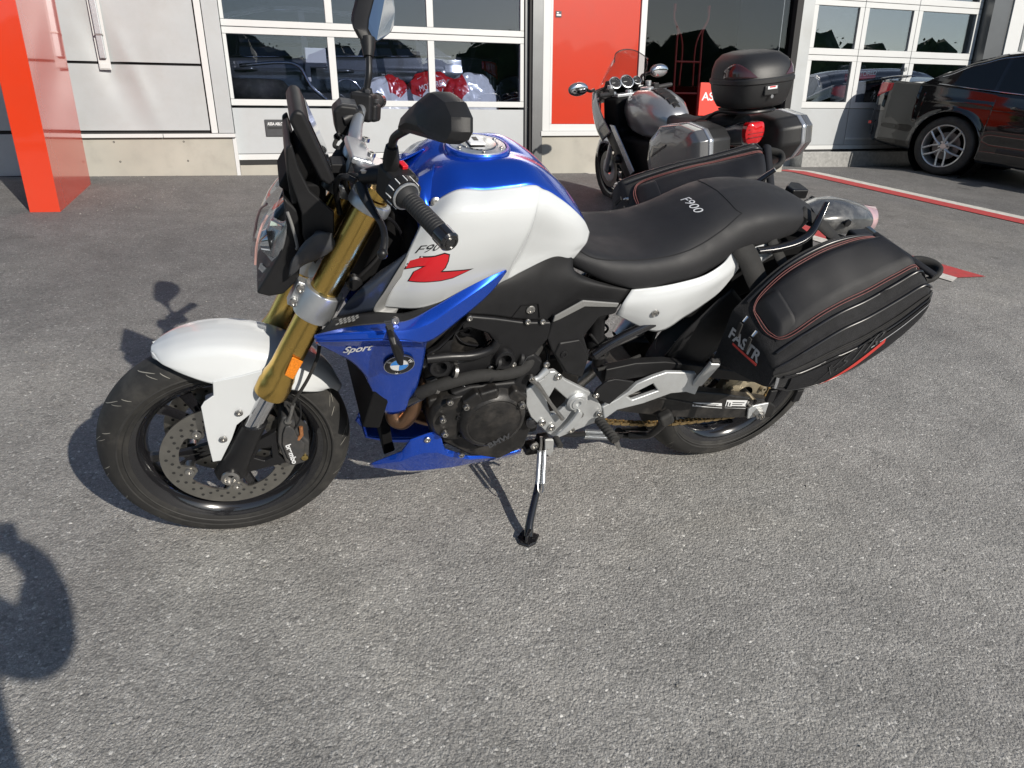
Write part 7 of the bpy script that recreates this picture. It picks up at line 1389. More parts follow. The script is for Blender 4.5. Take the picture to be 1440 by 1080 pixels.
for s in (1, -1):
    V = []; b = MB(); P = []
    for i in range(12):
        for j in range(8):
            u = i/11; v = j/7; a = radians(100+u*62)*s; z = 1.06+v*0.075*sin(pi*min(1, 0.18+u*0.9))
            d = Vector((cos(a), sin(a), 0)); q = BVHTree.FromPolygons([vec(p) for p in lidm.V], lidm.F).ray_cast(Vector((-0.28, 0, z))+d*0.8, -d) if False else None; P.append((a, z))
    bv = BVHTree.FromPolygons([vec(p) for p in lidm.V], lidm.F)
    for a, z in P:
        d = Vector((cos(a), sin(a), 0)); h = bv.ray_cast(Vector((-0.28, 0, z))+d*0.8, -d); V.append((h[0]+d*0.004) if h[0] else Vector((-0.28, 0, z))+d*0.2)
    b.add(V, [(i*8+j, i*8+j+1, (i+1)*8+j+1, (i+1)*8+j) for i in range(11) for j in range(7)]); b.build('case_lens', 'smoke_red', tc, solid=0.002, smooth=70)
b = MB(); b.box((-0.500, 0.0, 0.985), (0.02, 0.10, 0.055)); lt = b.build('case_latch', 'case_black', tc, bevel=0.008)
b = MB(); b.box((-0.512, 0, 1.000), (0.004, 0.066, 0.016)); b.build('latch_sticker', 'white_decal', lt); b = MB(); b.box((-0.5145, 0, 1.004), (0.002, 0.04, 0.006)); b.build('sticker_print', 'red_decal', lt)
b = MB(); b.lathe([(0, 0), (0.010, 0), (0.010, 0.008), (0, 0.008)], (-0.508, 0.0, 0.952), (-1, 0, 0), 14); b.build('case_lock', 'chrome', lt)
for (x, y, z, w, h) in ((-0.452, 0.0, 1.128, 0.105, 0.022), (-0.474, 0.0, 1.098, 0.085, 0.012)):
    b = MB(); b.box((x, y, z), (0.006, w, h), Matrix.Rotation(radians(35), 3, 'Y')); b.build('case_badge', 'bright_silver', tc, bevel=0.003)

# ---------------------------------------------------------------- black saloon car
mat('car_black', (0.004, 0.004, 0.005), 0.06, coat=1.0, spec=0.6)
mat('car_trim', (0.015, 0.015, 0.016), 0.45)
mat('rim_silver', (0.66, 0.655, 0.65), 0.30, metal=0.7, var=0.05, vscale=10)
cf = Vector((0.62, -0.785, 0)); cf.z = KS*cf.dot(NR); cf.normalize()
gnrm = Vector((-KS*NR.x, -KS*NR.y, 1)).normalized(); cl_ = gnrm.cross(cf).normalized()
corg = Vector((4.9423, 8.4341, 0.6139)) + cl_*0.90
CM = Matrix.Identity(4)
for i, v in enumerate((cf, cl_, gnrm)):
    for r in range(3): CM[r][i] = v[r]
CM.translation = corg
def saloon(M, label, paint):
    car = empty('parked_car', M, label, 'car')
    WB = 2.80; RA = 0.375
    def lerp_tab(t, x):
        if x <= t[0][0]: return t[0][1]
        for (a, b_), (c, d) in zip(t, t[1:]):
            if x <= c: u = (x-a)/(c-a); u = u*u*(3-2*u)*0.5+u*0.5; return b_+(d-b_)*u
        return t[-1][1]
    belt = [(-1.00, 0.93), (-0.88, 0.955), (-0.5, 0.955), (0.5, 0.925), (1.6, 0.895), (2.3, 0.86), (3.2, 0.74), (3.62, 0.66)]
    wid = [(-1.00, 0.72), (-0.95, 0.80), (-0.80, 0.875), (-0.45, 0.91), (0.2, 0.915), (2.6, 0.915), (3.2, 0.88), (3.5, 0.78), (3.64, 0.62)]
    low = [(-1.00, 0.40), (-0.88, 0.27), (-0.6, 0.24), (0, 0.21), (2.8, 0.20), (3.4, 0.22), (3.64, 0.30)]
    def bottom(x):
        z = lerp_tab(low, x)
        for c in (0, WB):
            if abs(x-c) < RA: z = max(z, 0.325+sqrt(RA*RA-(x-c)**2)*0.99)
        return z
    def ys(x, z):
        w = lerp_tab(wid, x); k = (z-0.62); y = w - 0.16*max(0, k)**1.5*1.1 - 0.20*max(0, -k-0.10)**1.4
        y += 0.010*math.exp(-((z-0.80)/0.025)**2) - 0.012*math.exp(-((z-0.42)/0.07)**2)
        for c in (0, WB):
            r = sqrt((x-c)**2+(z-0.325)**2); y += 0.014*math.exp(-((r-RA)/0.035)**2)
        return y
    xs = sorted(set([-1.00+i*(4.64/150) for i in range(151)] + [c+sg*RA*v for c in (0, WB) for sg in (-1, 1) for v in (0.9, 0.96, 0.99, 1.0, 1.005)]))
    for s in (1, -1):
        nv = 22; V = []
        for x in xs:
            zb, zt = bottom(x), lerp_tab(belt, x)
            for j in range(nv):
                z = zb+(zt-zb)*j/(nv-1); V.append((x, s*ys(x, z), z))
        b = MB(); b.add(V, [(i*nv+j, i*nv+j+1, (i+1)*nv+j+1, (i+1)*nv+j) for i in range(len(xs)-1) for j in range(nv-1)]); b.build('body_side', paint, car, smooth=60, solid=0.01, soff=-s if False else 0)
        for c in (0, WB):
            b = MB(); P = [(c+(RA+0.004)*cos(t), s*(ys(c+RA*cos(t), 0.325+RA*sin(t))+0.001), 0.325+(RA+0.004)*sin(t)) for t in [radians(-12+204*k/30) for k in range(31)]]; b.tube(P, 0.008, 6); b.build('arch_lip', paint, car, smooth=60)
            b = MB(); b.lathe([(RA+0.02, 0.0), (RA+0.02, 0.30), (0, 0.30)], (c, s*0.58, 0.33), (0, s*1.0, 0), 32) if False else b.lathe([(RA+0.03, 0.28), (RA+0.03, 0.0), (0.0, 0.0)], (c, s*0.58, 0.33), (0, s, 0), 32); b.build('wheel_well', 'matt_black', car)
        # door seams, handle, rub strip
        for x0, x1 in ((0.42, 0.36), (1.30, 1.27)):
            b = MB(); b.tube([(x0+(x1-x0)*k/10, s*(ys(x0, 0.30+0.60*k/10)+0.0015), 0.30+0.60*k/10) for k in range(11)], 0.0025, 5); b.build('door_seam', 'seal_black', car)
        for x0 in (0.55, 1.45):
            b = MB(); b.tube([(x0, s*(ys(x0, 0.80)-0.004), 0.795), (x0+0.05, s*(ys(x0, 0.8)+0.028), 0.800), (x0+0.16, s*(ys(x0, 0.8)+0.028), 0.795), (x0+0.21, s*(ys(x0, 0.8)-0.004), 0.790)], 0.010, 8, res=14, flat=1.5); b.build('door_handle', paint, car, smooth=60)
        b = MB(); b.tube([(x, s*(ys(x, 0.36)+0.006), 0.36) for x in (0.55, 1.0, 1.6, 2.2)], 0.014, 6, flat=2.0); b.build('rub_strip', 'car_trim', car)
        # lamps
        V = []; b = MB()
        for i in range(10):
            for j in range(8):
                x = -0.995+0.22*i/9; zt = lerp_tab(belt, x)-0.02-0.01*i/9; z = zt-0.16*(1-0.55*(i/9)**1.5)*(1-j/7); V.append((x-0.006, s*(ys(x, z)+0.005), z))
        b.add(V, [(i*8+j, i*8+j+1, (i+1)*8+j+1, (i+1)*8+j) for i in range(9) for j in range(7)]); b.build('tail_light', 'red_lens', car, smooth=60, solid=0.003, soff=0)
        b = MB(); b.box((-0.965, s*(ys(-0.96, 0.46)-0.028), 0.46), (0.07, 0.06, 0.035)); b.build('rear_reflector', 'red_lens', car, bevel=0.006)
        b = MB(); b.box((3.50, s*0.70, 0.66), (0.22, 0.26, 0.11), Matrix.Rotation(s*radians(-28), 3, 'Z')); b.build('headlight', 'chrome', car, bevel=0.03)
    # decks, nose and tail skins across the width
    def cross(xs_, zf, nm, m_, crown=0.035, ny=24):
        b = MB(); V = []
        for x in xs_:
            w = ys(x, zf(x)-0.002) if True else 0.8
            for j in range(ny):
                t = -1+2*j/(ny-1); V.append((x, w*t, zf(x)+crown*(1-t*t)))
        b.add(V, [(i*ny+j, i*ny+j+1, (i+1)*ny+j+1, (i+1)*ny+j) for i in range(len(xs_)-1) for j in range(ny-1)]); return b.build(nm, m_, car, smooth=60)
    zb_ = lambda x: lerp_tab(belt, x)
    cross([-1.00+0.63*i/14 for i in range(15)], zb_, 'boot_lid', paint); cross([2.0+1.63*i/20 for i in range(21)], zb_, 'bonnet', paint, 0.06)
    for x_, nm in ((-1.00, 'rear_bumper'), (3.638, 'front_bumper')):
        sgx = -1 if x_ < 0 else 1; b = MB(); V = []
        zt = zb_(x_); zl = lerp_tab(low, x_)
        for i in range(14):
            z = zl+(zt-zl)*i/13
            for j in range(24):
                t = -1+2*j/23; V.append((x_+sgx*(0.075*(1-t*t)+0.05*math.exp(-((z-0.52)/0.10)**2)*(1-abs(t)**3)), ys(x_, z)*t, z+(0.035*(1-t*t) if i == 13 else 0)))
        b.add(V, [(i*24+j, i*24+j+1, (i+1)*24+j+1, (i+1)*24+j) for i in range(13) for j in range(23)]); b.build(nm, paint, car, smooth=60, solid=0.006, soff=0)
    b = MB(); b.tube([(-1.00, y, 0.955+0.04*(1-(y/0.78)**2)) for y in [-0.74+1.48*k/16 for k in range(17)]], 0.014, 6, flat=0.6); b.build('boot_lip', paint, car, smooth=60)
    # greenhouse
    roof = [(-0.62, 0.93), (-0.46, 0.985), (-0.24, 1.11), (0.02, 1.245), (0.28, 1.335), (0.58, 1.390), (0.95, 1.415), (1.30, 1.405), (1.60, 1.345), (1.95, 1.195), (2.30, 1.020), (2.48, 0.925)]
    gx = [-0.62+i*(3.10/60) for i in range(61)]
    def gy(x, z):
        zbt = zb_(x); k = (z-zbt)/0.48; return ys(x, zbt)-0.03-0.235*max(0, k)**1.1
    for s in (1, -1):
        V = []; nv = 12
        for x in gx:
            z0, z1 = zb_(x)-0.01, max(zb_(x), lerp_tab(roof, x)-0.028)
            for j in range(nv): z = z0+(z1-z0)*j/(nv-1); V.append((x, s*gy(x, z), z))
        b = MB(); b.add(V, [(i*nv+j, i*nv+j+1, (i+1)*nv+j+1, (i+1)*nv+j) for i in range(60) for j in range(nv-1)]); b.build('pillar_side', paint, car, smooth=60, solid=0.006, soff=0)
        # windows: rear quarter, rear door, front door
        for nm, q in (('quarter_window', ((-0.10, 0.30), )), ('rear_window_glass', ((0.34, 0.96), )), ('front_window_glass', ((1.02, 1.92), ))):
            for x0, x1 in q:
                V = []; n1, n2 = 16, 7
                for i in range(n1):
                    x = x0+(x1-x0)*i/(n1-1); z0 = zb_(x)+0.022; z1 = max(z0+0.012, lerp_tab(roof, x)-0.075)
                    for j in range(n2): z = z0+(z1-z0)*j/(n2-1); V.append((x, s*(gy(x, z)+0.006), z))
                b = MB(); b.add(V, [(i*n2+j, i*n2+j+1, (i+1)*n2+j+1, (i+1)*n2+j) for i in range(n1-1) for j in range(n2-1)]); b.build(nm, 'car_window', car, smooth=60)
        P = [(x, s*(gy(x, zb_(x)+0.012)+0.008), zb_(x)+0.012) for x in [-0.27+2.35*k/24 for k in range(25)]]
        Q = [(x, s*(gy(x, lerp_tab(roof, x)-0.062)+0.009), max(zb_(x)+0.012, lerp_tab(roof, x)-0.062)) for x in [-0.27+2.35*k/40 for k in range(41)]]
        b = MB(); b.tube(P, 0.0075, 6); b.tube(Q, 0.0065, 6); b.build('window_trim', 'chrome', car, smooth=60)
        b = MB(); b.box((1.98, s*0.98, 0.98), (0.10, 0.18, 0.11)); b.build('wing_mirror', paint, car, bevel=0.03)
    V = []; ny = 20
    for x in gx:
        z = lerp_tab(roof, x); w = gy(x, max(zb_(x), z-0.028))
        for j in range(ny): t = -1+2*j/(ny-1); V.append((x, w*t, max(z-0.028, zb_(x))+0.045*(1-t**4)*min(1, max(0, (z-zb_(x))/0.15))))
    b = MB(); b.add(V, [(i*ny+j, i*ny+j+1, (i+1)*ny+j+1, (i+1)*ny+j) for i in range(60) for j in range(ny-1)]); b.build('roof', paint, car, smooth=60)
    for x0, x1, nm in ((-0.44, 0.16, 'rear_screen'), (1.72, 2.40, 'windscreen')):
        V = []
        for i in range(12):
            x = x0+(x1-x0)*i/11; z = lerp_tab(roof, x); w = gy(x, max(zb_(x), z-0.028))*0.84
            for j in range(ny): t = -1+2*j/(ny-1); V.append((x, w*t, max(z-0.028, zb_(x))+0.047*(1-(t*0.84)**4)*min(1, max(0, (z-zb_(x))/0.15))+0.004))
        b = MB(); b.add(V, [(i*ny+j, i*ny+j+1, (i+1)*ny+j+1, (i+1)*ny+j) for i in range(11) for j in range(ny-1)]); b.build(nm, 'car_window', car, smooth=60)
    b = MB(); b.box((1.2, 0, 0.45), (4.2, 1.5, 0.3)); b.build('underbody', 'matt_black', car, bevel=0.05)
    for c in (0, WB):
        for s in (1, -1):
            o = Vector((c, s*0.80, 0.325)); b = MB(); b.lathe([(0.232, 0.095), (0.262, 0.105), (0.300, 0.100), (0.318, 0.085), (0.325, 0.05), (0.325, -0.05), (0.318, -0.085), (0.24, -0.10)], o, (0, s, 0), 48); ty = b.build('wheel', 'rubber_side', car, smooth=40)
            b = MB(); b.lathe([(0.236, 0.096), (0.232, 0.104), (0.222, 0.100), (0.214, 0.080), (0.205, -0.05)], o, (0, s, 0), 48); b.build('rim', 'rim_silver', ty, smooth=40)
            for k in range(10):
                t = 2*pi*k/10+(0.14 if k % 2 else -0.14)+0.1; d = Vector((cos(t), 0, sin(t))); t2 = 2*pi*(k//2*2+0.5)/10+0.1; d0 = Vector((cos(t2), 0, sin(t2)))
                b = MB(); b.tube([o+Vector((0, s*0.078, 0))+d0*0.045, o+Vector((0, s*0.086, 0))+(d*0.6+d0*0.4).normalized()*0.12, o+Vector((0, s*0.090, 0))+d*0.222], [0.026, 0.017, 0.022], 6, res=6, flat=0.6); b.build('rim_spoke', 'rim_silver', ty, smooth=40)
            b = MB(); b.lathe([(0.062, 0.060), (0.060, 0.082), (0.034, 0.088), (0.030, 0.094), (0, 0.094)], o, (0, s, 0), 24); hb_ = b.build('hub_cap', 'rim_silver', ty)
            for k in range(5):
                t = 2*pi*k/5; b = MB(); b.lathe([(0.009, 0.084), (0.009, 0.090), (0, 0.090)], o+Vector((0.046*cos(t), 0, 0.046*sin(t))), (0, s, 0), 8); b.build('wheel_bolt', 'black_decal', ty)
            b = MB(); b.lathe([(0, 0.0), (0.15, 0.0), (0.15, 0.012), (0, 0.012)], o, (0, s, 0), 28); b.build('brake_disc', 'dark_steel', ty)
    return car
mat('car_window', (0.004, 0.005, 0.006), 0.02, coat=0.5)
mat('car_grey', (0.09, 0.095, 0.10), 0.18, metal=0.5, coat=1.0)
saloon(CM, 'glossy black saloon car parked beside the second garage door', 'car_black')

# ---------------------------------------------------------------- things seen through the glass and around
# grey car in the workshop, tail towards the right edge of the first door
CI = BM @ Matrix.Translation((1.70, 1.75, 0.09)) @ Matrix.Rotation(radians(180), 4, 'Z')
saloon(CI, 'grey car standing inside the workshop behind the first garage door', 'car_grey')
def wrapped_tyre(label, s, d, z, r, w, tilt, red, txt=None):
    t = empty('tyre_bundle', BM @ Matrix.Translation((s, d, z)) @ Matrix.Rotation(tilt, 4, 'Z'), label, 'tyre', 'bagged tyres leaning behind the first garage door')
    def surf(a, ph, k=1.0):
        q = Vector((cos(ph)*cos(a), sin(ph), cos(ph)*sin(a))); e = 1+0.13*mnoise.noise(q*2.3+Vector((s*7, 1, 0)))+0.07*mnoise.noise(q*6+Vector((s*3, 0, 2)))+0.035*mnoise.noise(q*15+Vector((s, 5, 0)))
        sgn = 1 if sin(ph) > 0 else -1; return Vector((r*e*k*q.x, w*e*k*sgn*abs(sin(ph))**0.6, r*e*k*q.z))
    n, m = 56, 30; b = MB(); V = [surf(2*pi*i/n, -pi/2+pi*j/(m-1)) for i in range(n) for j in range(m)]
    b.add(V, [(i*m+j, i*m+j+1, ((i+1) % n)*m+j+1, ((i+1) % n)*m+j) for i in range(n) for j in range(m-1)]); b.build('plastic_bag', 'plastic_wrap', t, smooth=40)
    b = MB(); a0, a1 = red; V2 = []
    for i in range(22):
        for j in range(14): V2.append(surf(a0+(a1-a0)*i/21, -1.15+1.1*j/13, 1.02))
    b.add(V2, [(i*14+j, i*14+j+1, (i+1)*14+j+1, (i+1)*14+j) for i in range(21) for j in range(13)]); b.build('printed_band', 'wrap_red', t, smooth=40)
    if txt: text('lettering', txt, (-r*0.45, -w*1.25, r*0.30), (1, 0, 0.25), (-0.25, 0, 1), 0.08, 'white_decal', t, width=r*0.9)
    b = MB(); b.tube([(r*0.55, -w*0.8, -r*0.2), (r*0.62, -w*1.1, -r*0.5), (r*0.60, -w*1.0, -r*0.8)], [0.02, 0.008, 0.02], 8, res=8); b.build('bag_knot', 'wrap_red', t, smooth=60)
wrapped_tyre('plastic wrapped tyre standing between the motorcycle mirrors', 1.42, 0.44, 0.56, 0.26, 0.11, 0.15, (0.7, 1.7))
wrapped_tyre('red and white wrapped tyre behind the window mullion', 1.86, 0.50, 0.60, 0.29, 0.11, -0.1, (0.5, 2.8), 'MOTORED')
wrapped_tyre('bulging white plastic wrapped tyre at the right end of the door', 2.22, 0.42, 0.58, 0.29, 0.12, 0.1, (1.9, 2.9))
# rack of loose tyres at the left
for k, (s, d, z) in enumerate(((0.22, 0.75, 0.40), (0.22, 0.75, 0.64), (0.22, 0.75, 0.88))):
    b = MB(); b.lathe(tyre_prof(0.30, 0.11, 0.20, 0.085), (s, d, z-0.2), (0, 0, 1), 36); o = b.build('stacked_tyre', 'rubber', None, smooth=50); o.matrix_world = BM
    tag(o, ('bottom', 'middle', 'top')[k]+' tyre of the black stack behind the left window', 'tyre', 'tyre stack in the workshop')
# chromed trolley jack frame and white parts carton
b = MB(); b.tube([(0.10, 0.62, 0.90), (0.45, 0.58, 0.93), (0.62, 0.55, 0.90), (0.72, 0.52, 0.72), (0.86, 0.50, 0.60)], 0.014, 8, res=30); o = b.build('bent_tube', 'chrome', None, smooth=60); o.matrix_world = BM; tag(o, 'bent chrome tube lying along the first window', 'tube')
b = MB(); b.box((0.78, 0.62, 0.98), (0.20, 0.05, 0.17)); b.box((0.70, 0.62, 0.84), (0.05, 0.05, 0.14)); o = b.build('white_bracket', 'frame_white', None, bevel=0.01); o.matrix_world = BM; tag(o, 'white angled panel standing behind the door mullion', 'panel')
wh = empty('bicycle_wheel', BM @ Matrix.Translation((1.03, 0.40, 0.60)), 'thin silver wheel leaning behind the second window', 'wheel')
b = MB(); b.tube([(0.15*cos(t), 0, 0.19*sin(t)) for t in [2*pi*k/40 for k in range(40)]], 0.008, 8, closed=True); b.build('rim', 'chrome', wh, smooth=60)
b = MB()
for k in range(10): b.tube([(0, 0, 0), (0.15*cos(2*pi*k/10), 0, 0.19*sin(2*pi*k/10))], 0.0016, 5)
b.build('spoke', 'chrome', wh)
b = MB(); b.lathe([(0, -0.03), (0.02, -0.03), (0.02, 0.03), (0, 0.03)], (0, 0, 0), (0, 1, 0), 14); b.build('hub', 'steel', wh)
# bagged seat behind the wicket door
sb = empty('seat_bundle', BM @ Matrix.Translation((7.62, 1.30, 0.62)), 'plastic covered car seat behind the wicket door window', 'car seat')
b = MB(); V = []
for i in range(16):
    for j in range(16):
        a = 2*pi*i/16; z = 0.50*j/15; r = 0.22*(1+0.12*mnoise.noise(Vector((2*cos(a), 2*sin(a), z*6))))*(1-0.25*(j/15)**3); V.append((r*1.15*cos(a), r*0.7*sin(a), z))
b.add(V, [(i*16+j, i*16+j+1, ((i+1) % 16)*16+j+1, ((i+1) % 16)*16+j) for i in range(16) for j in range(15)]); b.build('plastic_cover', 'plastic_wrap', sb, smooth=60)
b = MB(); b.sheet([[(-0.24, -0.17, 0.30), (0.0, -0.20, 0.32), (0.25, -0.17, 0.35)], [(-0.24, -0.16, 0.42), (0.0, -0.19, 0.44), (0.25, -0.16, 0.47)]], 12, 5); b.build('printed_band', 'wrap_red', sb, solid=0.003)
text('lettering', 'MOTORED', (-0.20, -0.225, 0.345), (1, 0, 0.1), (0, 0, 1), 0.075, 'white_decal', sb, width=0.40)
# lettering on the wrapped tyres is printed on the bags
# hand truck behind the dark window
ht = empty('hand_truck', BM @ Matrix.Translation((4.62, 0.36, 0.09)), 'dark red sack truck with tall handles behind the dark window', 'hand truck')
for s in (-0.15, 0.15):
    b = MB(); b.tube([(s, 0.0, 0.05), (s, 0.02, 1.05), (s*1.0, 0.02, 1.22), (s*1.35, 0.02, 1.34), (s*1.35, 0.02, 1.46)], 0.013, 10, res=24); b.tube([(s*0.55, 0.02, 0.7), (s*0.55, 0.02, 1.10), (s*1.28, 0.02, 1.32)], 0.010, 8, res=16); b.build('frame_rail', 'handtruck_red', ht, smooth=60)
    b = MB(); b.tube([(s*1.35, 0.02, 1.40), (s*1.35, 0.02, 1.47)], 0.017, 10); b.build('handle_grip', 'handtruck_red', ht)
    b = MB(); b.lathe([(0, -0.03), (0.11, -0.03), (0.12, -0.02), (0.12, 0.02), (0.11, 0.03), (0, 0.03)], (s*1.5, 0.10, 0.12), (1, 0, 0), 24); b.build('wheel', 'rubber', ht)
for z in (0.30, 0.62, 0.93):
    b = MB(); b.tube([(-0.15, 0.02, z), (0.15, 0.02, z)], 0.011, 8); b.build('cross_bar', 'handtruck_red', ht)
b = MB(); b.box((0, -0.10, 0.03), (0.36, 0.20, 0.012)); b.build('toe_plate', 'handtruck_red', ht)
# customer sign board standing in front of the dark window
sc0 = Vector((4.4052, -0.2500, 0.7799)); sc1 = Vector((5.0265, -0.2500, 0.4742))
sg_ = empty('sign_board', BM, 'red customer sign board partly hidden behind the black top case', 'sign')
b = MB(); b.box(((sc0.x+sc1.x)/2, -0.25, (sc0.z+sc1.z)/2), (sc1.x-sc0.x, 0.02, sc0.z-sc1.z)); b.build('board', 'sign_red', sg_, bevel=0.003)
b = MB(); zz = (sc0.z+sc1.z)/2
for x in (sc0.x+0.06, sc1.x-0.06): b.tube([(x, -0.235, sc1.z-0.02), (x, -0.235, -0.02)], 0.014, 8)
b.build('post', 'dark_steel', sg_)
text('lettering', 'ASIAKAS', (sc0.x+0.025, -0.262, Vector((4.4473, -0.2500, 0.6177)).z), (1, 0, 0), (0, 0, 1), 0.105, 'white_decal', sg_, bold=0.02, width=0.46)
# ---------------------------------------------------------------- far trees behind the viewer (mirrored in the glass)
mat('tree_leaf', (0.045, 0.075, 0.022), 0.7, var=0.5, vscale=0.6)
b = MB(); rr = random.Random(11); V = []; F = []
for k in range(120):
    a = radians(176+(k/119)*188+rr.uniform(-1, 1)); D = rr.uniform(95, 125); cx0, cy0 = D*cos(a), D*sin(a)-2; h = rr.uniform(14.5, 18.5); w = rr.uniform(5.5, 8.0); n1, m1 = 12, 8; i0 = len(V)
    for i in range(m1+1):
        t = pi*i/m1
        for j in range(n1):
            p = 2*pi*j/n1; q = Vector((sin(t)*cos(p), sin(t)*sin(p), cos(t))); kk = 0.85+0.3*mnoise.noise(q*2.2+Vector((k*3.1, 0, 0))); V.append(Vector((cx0+w*0.9*kk*q.x, cy0+w*0.9*kk*q.y, -2.0+h*0.52+h*0.5*kk*q.z)))
    F += [(i0+i*n1+j, i0+(i+1)*n1+j, i0+(i+1)*n1+(j+1) % n1, i0+i*n1+(j+1) % n1) for i in range(m1) for j in range(n1)]
    for q_ in range(420):
        q = Vector((rr.gauss(0, 1), rr.gauss(0, 1), rr.gauss(0, 1))).normalized(); kk = (0.85+0.3*mnoise.noise(q*2.2+Vector((k*3.1, 0, 0))))*rr.uniform(0.90, 1.04)
        c = Vector((cx0+w*0.9*kk*q.x, cy0+w*0.9*kk*q.y, -2.0+h*0.52+h*0.5*kk*q.z)); sz = rr.uniform(0.10, 0.24)
        u = Vector((rr.gauss(0, 1), rr.gauss(0, 1), rr.gauss(0, 1))).normalized(); v = u.orthogonal().normalized(); i1 = len(V)
        V += [c+u*sz, c+v*sz*0.8, c-u*sz, c-v*sz*0.8]; F.append((i1, i1+1, i1+2, i1+3))
b.add(V, F); o = b.build('treeline', 'tree_leaf', None, smooth=0, merge=False); tag(o, 'far belt of trees around the yard, seen only mirrored in the glass', 'trees', None, 'stuff')

# loose grit along the wall foot and over the yard
mat('grit', (0.27, 0.26, 0.235), 0.8, var=0.5, vscale=40)
b = MB(); rr = random.Random(21)
def pebble(x, y, r):
    z = ground_at((x, y))+r*0.35; n1, m1 = 6, 4
    b.blob((x, y, z), (r*rr.uniform(0.8, 1.4), r*rr.uniform(0.7, 1.2), r*0.7), n1, m1, Matrix.Rotation(rr.uniform(0, 3), 3, 'Z'))
for k in range(110):
    s_ = rr.uniform(-1.2, 5.6); d_ = -abs(rr.gauss(0, 0.12))-0.02; p = BM @ Vector((s_, d_, 0)); pebble(p.x, p.y, rr.uniform(0.002, 0.006))
for k in range(26): pebble(-2.75+rr.gauss(0.0, 0.16), 4.7+rr.uniform(-0.1, 0.9), rr.uniform(0.002, 0.006))
for k in range(170):
    x = rr.uniform(-2.2, 3.2); y = rr.uniform(0.9, 4.5); pebble(x, y, rr.uniform(0.0015, 0.0042))
o = b.build('gravel', 'grit', None, smooth=60, merge=False); tag(o, 'loose pale grit scattered over the asphalt', 'grit', None, 'stuff')

# ---------------------------------------------------------------- the photographer, whose shadow reaches into the picture
mat('skin', (0.42, 0.24, 0.17), 0.5, var=0.08, vscale=20)
mat('jacket', (0.02, 0.024, 0.035), 0.75, var=0.2, vscale=15, bump=0.2, bscale=200)
mat('trousers', (0.03, 0.035, 0.05), 0.8, var=0.2, vscale=20)
mat('hair', (0.03, 0.02, 0.014), 0.6)
pz = ground_at((0.02, -0.42, 0))
per = empty('person', Matrix.Translation((0.12, -0.42, pz)), 'person in dark jacket holding up a phone behind the viewpoint', 'person')
def skin(name, nodes, edges, m, parent, root=0, sub=2):
    me = bpy.data.meshes.new(name); me.from_pydata([n[0] for n in nodes], edges, []); me.materials.append(MATS[m])
    o = bpy.data.objects.new(name, me); col.objects.link(o); o.parent = parent
    md = o.modifiers.new('skin', 'SKIN'); md.use_smooth_shade = True
    for i, n in enumerate(nodes):
        sv = me.skin_vertices[0].data[i]; r = n[1]; sv.radius = r if isinstance(r, tuple) else (r, r); sv.use_root = (i == root)
    s2 = o.modifiers.new('sub', 'SUBSURF'); s2.levels = sub; s2.render_levels = sub; return o
H = CAMH - pz            # hand height above the feet
def body(g):
    N = [((0, 0, 0.95), (0.17+g, 0.12+g)), ((0, 0, 1.12), (0.17+g, 0.12+g)), ((0, 0.01, 1.32), (0.17+g, 0.11+g)), ((0, 0, 1.46), (0.08+g, 0.07+g)), ((0, 0.015, 1.53), 0.055), ((0, 0.03, 1.60), (0.072, 0.085)), ((0, 0.035, 1.70), (0.078, 0.095)), ((0, 0.025, 1.76), (0.05, 0.06))]
    E = [(0, 1), (1, 2), (2, 3), (3, 4), (4, 5), (5, 6), (6, 7)]
    for s in (-1, 1):
        k = len(N)
        N += [((s*0.18, 0.0, 1.40), 0.062+g), ((s*0.31-0.10, 0.13, 1.235), 0.052+g), ((s*0.22-0.11, 0.30, H-0.02), 0.040+g), ((s*0.110-0.12, 0.385, H-0.01), 0.032)]
        E += [(3, k), (k, k+1), (k+1, k+2), (k+2, k+3)]
        k = len(N)
        N += [((s*0.10, 0, 0.86), 0.095+g), ((s*0.11, 0.02, 0.50), 0.062+g), ((s*0.11, 0.0, 0.12), 0.045+g), ((s*0.115, 0.02, 0.05), (0.045, 0.05)), ((s*0.12, 0.15, 0.035), (0.04, 0.032))]
        E += [(0, k), (k, k+1), (k+1, k+2), (k+2, k+3), (k+3, k+4)]
    return N, E
N, E = body(0.0); bo = skin('body', N, E, 'skin', per)
N, E = body(0.012)
keep = [0, 1, 2, 3, 8, 9, 10, 17, 18, 19]
def subset(keep): 
    ix = {k: i for i, k in enumerate(keep)}; return [N[k] for k in keep], [(ix[a], ix[c]) for a, c in E if a in ix and c in ix]
n_, e_ = subset([0, 1, 2, 3, 8, 9, 10, 17, 18, 19]); skin('jacket', n_, e_, 'jacket', per)
n_, e_ = subset([0, 12, 13, 14, 21, 22, 23]); skin('trousers', n_, e_, 'trousers', per)
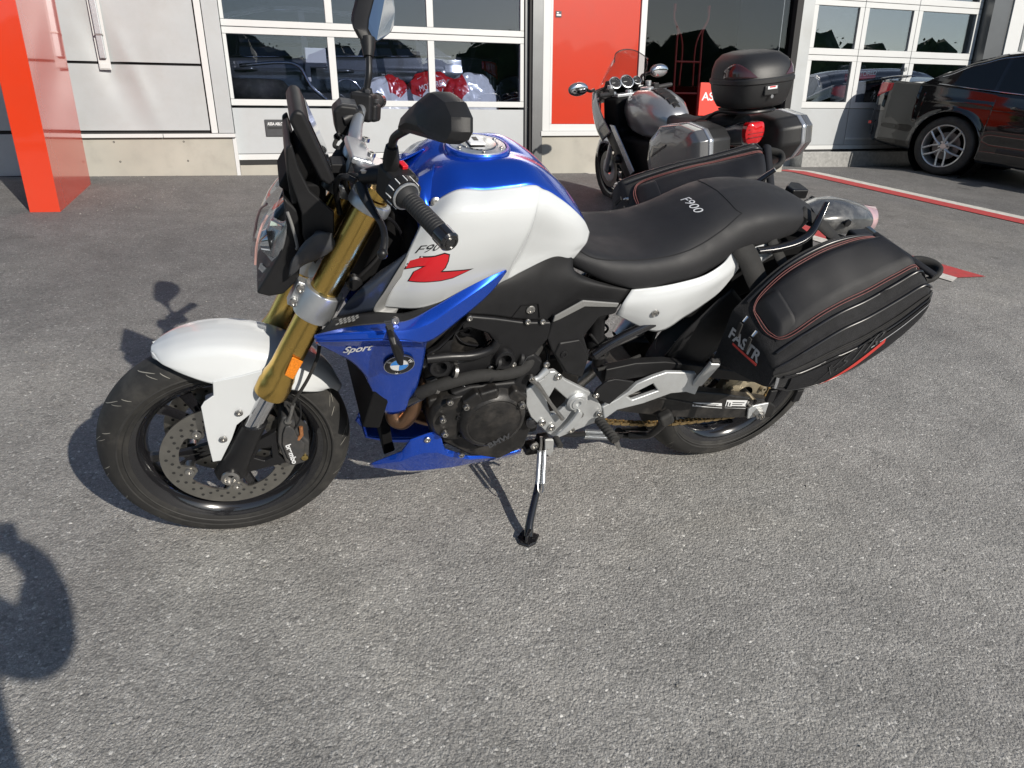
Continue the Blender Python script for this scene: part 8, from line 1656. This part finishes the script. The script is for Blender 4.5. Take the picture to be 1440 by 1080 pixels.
for s in (-1, 1):
    b = MB(); b.loft([spline([(s*0.118+dx*w, 0.06+dy, z) for dx, dy in ((-1, -0.11), (-1.0, 0.05), (-0.7, 0.15), (0, 0.18), (0.7, 0.15), (1, 0.05), (1, -0.11), (0, -0.14))], 24, closed=True) for z, w in ((0.0, 0.048), (0.02, 0.052), (0.05, 0.048), (0.085, 0.035))]); b.build('shoe', 'matt_black', per, smooth=60)
    for f in range(5):
        y0 = 0.395; hx = s*0.10-0.12
        if f < 4: P = [(hx, y0, H+0.030-f*0.020), (hx-s*0.015, y0+0.030, H+0.030-f*0.020), (hx-s*0.045, y0+0.030, H+0.030-f*0.019)]; P.append((hx-s*(0.062-0.004*abs(f-1)), y0+0.022, H+0.030-f*0.019))
        else: P = [(hx, y0-0.01, H+0.025), (hx-s*0.02, y0-0.014, H+0.036), (hx-s*0.05, y0-0.008, H+0.032)]
        b = MB(); b.tube(P, [0.009, 0.0088, 0.008, 0.007][:len(P)], 8, res=9); b.build('finger', 'skin', bo, smooth=60)
b = MB(); b.blob((0, 0.0, 1.705), (0.098, 0.112, 0.098), 20, 14); b.V = [(v[0], v[1], v[2]) for v in b.V]; b.map(lambda v: Vector((v.x, min(v.y, 0.085), max(v.z, 1.62)))); b.build('hair', 'hair', per, smooth=70)
b = MB(); b.blob((0, 0.118, 1.655), (0.014, 0.020, 0.026), 10, 8); b.build('nose', 'skin', bo, smooth=70)
for s in (-1, 1):
    b = MB(); b.blob((s*0.034, 0.108, 1.685), (0.013, 0.010, 0.009), 10, 8); b.build('eye', 'white_decal', bo, smooth=70)
    b = MB(); b.blob((s*0.090, 0.03, 1.665), (0.010, 0.022, 0.034), 10, 8); b.build('ear', 'skin', bo, smooth=70)
b = MB(); b.blob((0, 0.112, 1.615), (0.026, 0.010, 0.007), 12, 8); b.build('mouth', 'red_decal', bo, smooth=70)
b = MB(); b.box((0.0, -0.014, CAMH-0.012), (0.150, 0.009, 0.074)); ph_ = b.build('phone', 'gloss_black', None, bevel=0.004); tag(ph_, 'black phone held up in both hands of the person', 'phone')
